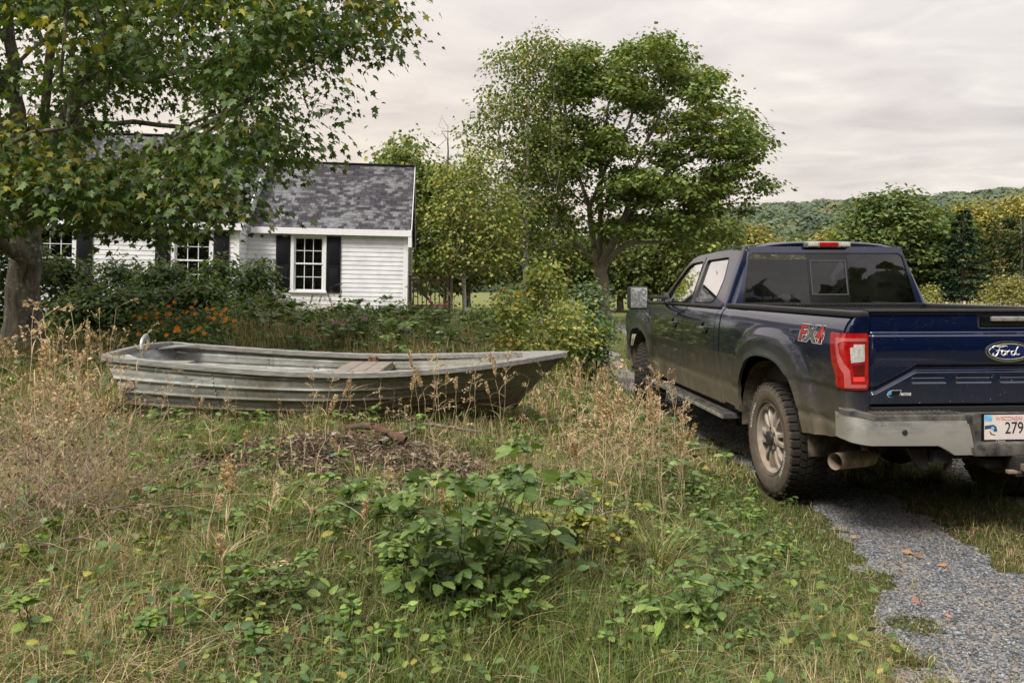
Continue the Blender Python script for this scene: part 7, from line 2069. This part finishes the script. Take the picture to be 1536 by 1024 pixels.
shrub('shrub', 'low green shrub closing the gap between thicket and truck tyre', 898, 10.6, 26, 486, 120, 705, GS, .055, 14, .09, TO)
shrub('shrub', 'green shrub with yellow leaves left of the thicket', 765, 12.6, 36, 425, 130, 706, GS + [(.42, .33, .04)], .06, 14, .10, TO, [.3, .25, .2, .15, .10])
for i, (px, Y, half, top, lab) in enumerate(((95, 13.4, 62, 392, 'dark shrub right behind the maple trunk'), (175, 14.6, 62, 398, 'dark dense shrub under the left window of the house'), (250, 13.8, 60, 402, 'dark dense shrub between the two main windows'), (325, 14.2, 56, 398, 'dark shrub hiding the lower part of the second window'), (385, 15.0, 46, 400, 'loose shrub before the corner of the main house and the wing'), (20, 12.6, 60, 345, 'dark bush behind the maple at the left edge'), (300, 12.4, 62, 434, 'lower dark shrub in front of the window shrubs'), (200, 12.0, 60, 440, 'lower dark shrub behind the orange flowers'), (130, 11.6, 50, 446, 'low dark shrub right of the maple trunk foot'), (-70, 12, 80, 350, 'dark bush cut by the left edge of the picture'))):
    shrub('shrub', lab, px, Y, half, top, 190, 720 + i, DS if i in (0, 1, 5, 9) else GS, .08, 17, .13, TO, open_=.43, group='dark shrubs before the house')
for i, (px, Y, half, top, lab) in enumerate(((395, 12.2, 40, 452, 'green weedy bush below the house corner'), (440, 12.4, 36, 462, 'green weedy bush below the wing window'), (350, 11.4, 40, 462, 'green leafy bush right of the orange flowers'), (520, 13.0, 30, 458, 'small leafy bush before the wing wall'), (480, 12.4, 30, 470, 'small leafy bush between the wing window bushes'), (600, 13.4, 26, 462, 'low bush at the right corner of the wing'), (560, 12.8, 26, 468, 'low bush near the middle of the wing wall'), (655, 14, 24, 466, 'grey-green bush below the deck railing'), (720, 15, 40, 462, 'low green bush under the small yellow-green birch'))):
    shrub('shrub', lab, px, Y, half, top, 90, 740 + i, GS, .06, 16, .10, TO, group='weedy bushes along the house front')
# right-hand field shrub and fence posts
shrub('shrub', 'olive shrub at the right edge behind the tailgate', 1515, 40, 42, 422, 130, 760, [(.13, .13, .045), (.17, .155, .05), (.10, .11, .04)], .16, 20, .3, T_diamond(.4), depth=1)
shrub('shrub', 'small pale bush at the left foot of the spruce', 1396, 52, 12, 432, 40, 761, [(.17, .17, .06)], .16, 16, .3, T_diamond(.4), depth=1)
PW = simple('weathered_white', (.42, .41, .38), .8, var=.2); fe = thing('field_fence', 'low pale post and rail fence at the far side of the field', 'fence', tuple(at(1420, 452, 48)))
fe.location.z = gzf(fe.location.x, 48)
for k in range(6):
    b = bmesh.new(); bm_box(b, (k * 1.1 - .06, -.06, 0), (k * 1.1 + .06, .06, .60 + .06 * (k % 2)), .01); obj_bm('post', b, PW, fe)
b = bmesh.new(); bm_box(b, (0, -.03, .36), (5.5, .03, .44)); obj_bm('rail', b, PW, fe)
cl = Cloud(); n = 9000; y = rv.uniform(24, 58, n); px = rv.uniform(1385, 1640, n); x = (px - 768) / F * y
blades(cl, x, y, gz(x, y), rv.uniform(.25, .7, n), rv.uniform(.03, .06, n), rv.uniform(.1, .7, n), rv.uniform(0, 6.28, n), colmix(n, np.full(n, .8)), 3); tag(cl.build('field_grass', STRAW), 'tall dry tan grass of the far field', 'dry grass', kind='stuff')
# ---- garden flowers
def flowerplant(name, label, px, py, Y, h, ncol, nfl, seed, cat='flower', group=None, pal=None, fs=.028):
    rng = np.random.default_rng(seed); X_ = (px - 768) / F * Y; zb = gzf(X_, Y); zt = H - (py - Y0) / F * Y; h = max(.25, zt - zb)
    e = thing(name, label, cat, (X_, Y, zb), 0, group); n = 60; t = rng.random(n) ** .7; A = np.stack([rng.normal(0, .12, n), rng.normal(0, .10, n), h * t], 1)
    hd = np.stack([rng.normal(0, .15, nfl), -.10 + rng.normal(0, .06, nfl), h * rng.uniform(.82, 1.15, nfl)], 1)
    P, par, _ = skeleton([[(0, 0, 0), (0, 0, h * .3)]], np.concatenate([A, hd]), rng, .2, .1, .012); wood_mesh('stems', P, par, radii(P, par, .0015, .006), WSTEM, e)
    cl = Cloud(); leaves_on(cl, rng, A, 9, .06, .06, OVN, pal or GS, None, .3, .8); cl.build('leaves', LEAF, e)
    m = simple('petal_' + name, ncol, .6, var=.2, scale=30)
    for k in range(nfl):
        b = bmesh.new(); ax = Vector((rng.normal(0, .3), -.8, .7)).normalized(); R_ = ax.to_track_quat('Z', 'Y').to_matrix().to_4x4()
        for ring, (np_, r_, lift) in enumerate(((11, 1.0, .0), (8, .7, .25), (5, .4, .4))):
            for j in range(np_):
                a = 2 * PI * j / np_ + ring * .4; u, v = Vector((math.cos(a), math.sin(a), 0)), Vector((-math.sin(a), math.cos(a), 0))
                pts = [u * .1, u * r_ * .7 + v * .22 * r_, u * r_ + Vector((0, 0, lift * .5)), u * r_ * .7 - v * .22 * r_]
                b.faces.new([b.verts.new(Vector(hd[k]) + R_ @ ((q + Vector((0, 0, lift * q.length))) * fs)) for q in pts])
        obj_bm('flower_head', b, m, e)
    return e
ORN = (.80, .27, .015)
for i, (px, py, nf, lab) in enumerate(((205, 470, 4, 'orange flowers at the left of the bed'), (238, 462, 3, 'orange flowers at the back of the bed'), (262, 474, 6, 'orange flowers in the middle of the bed'), (290, 462, 7, 'dense orange flowers under the second window'), (312, 470, 8, 'the fullest clump of orange flowers'), (328, 482, 6, 'orange flowers at the right of the bed'), (300, 498, 5, 'orange flowers low, right behind the boat stern'), (270, 494, 4, 'orange flowers low in the middle of the bed'), (235, 492, 2, 'few orange flowers low at the left of the bed'))):
    flowerplant('marigold_plant', 'bushy plant with ' + lab, px, py, 9.6 - .12 * (py - 462) / 4, .4, ORN, nf, 800 + i, group='orange garden flowers')
for i, (px, py, c, nf, lab) in enumerate(((240, 496, (.38, .10, .42), 2, 'small purple flowers low beside the orange ones'), (518, 484, (.50, .07, .30), 3, 'magenta flowers in front of the wing wall'), (536, 488, (.55, .16, .30), 2, 'pale pink flowers beside the magenta ones'), (657, 456, (.50, .05, .16), 5, 'red-pink flower cluster beside the deck'), (652, 497, (.72, .70, .70), 1, 'single white round flower head in the tall grass'), (540, 470, (.45, .12, .28), 1, 'lone pink flower before the wing'))):
    flowerplant('garden_flower', 'plant with ' + lab, px, py, 10.2 if px != 657 else 13.5, .4, c, nf, 820 + i, group='garden flowers by the house', fs=.034 if px != 652 else .045)

# the patterns the copies were made from are not part of the place
for o in [o for o in bpy.data.objects if o.parent is not None and o.parent.name not in COL.objects]:
    if o.name in COL.objects: COL.objects.unlink(o)
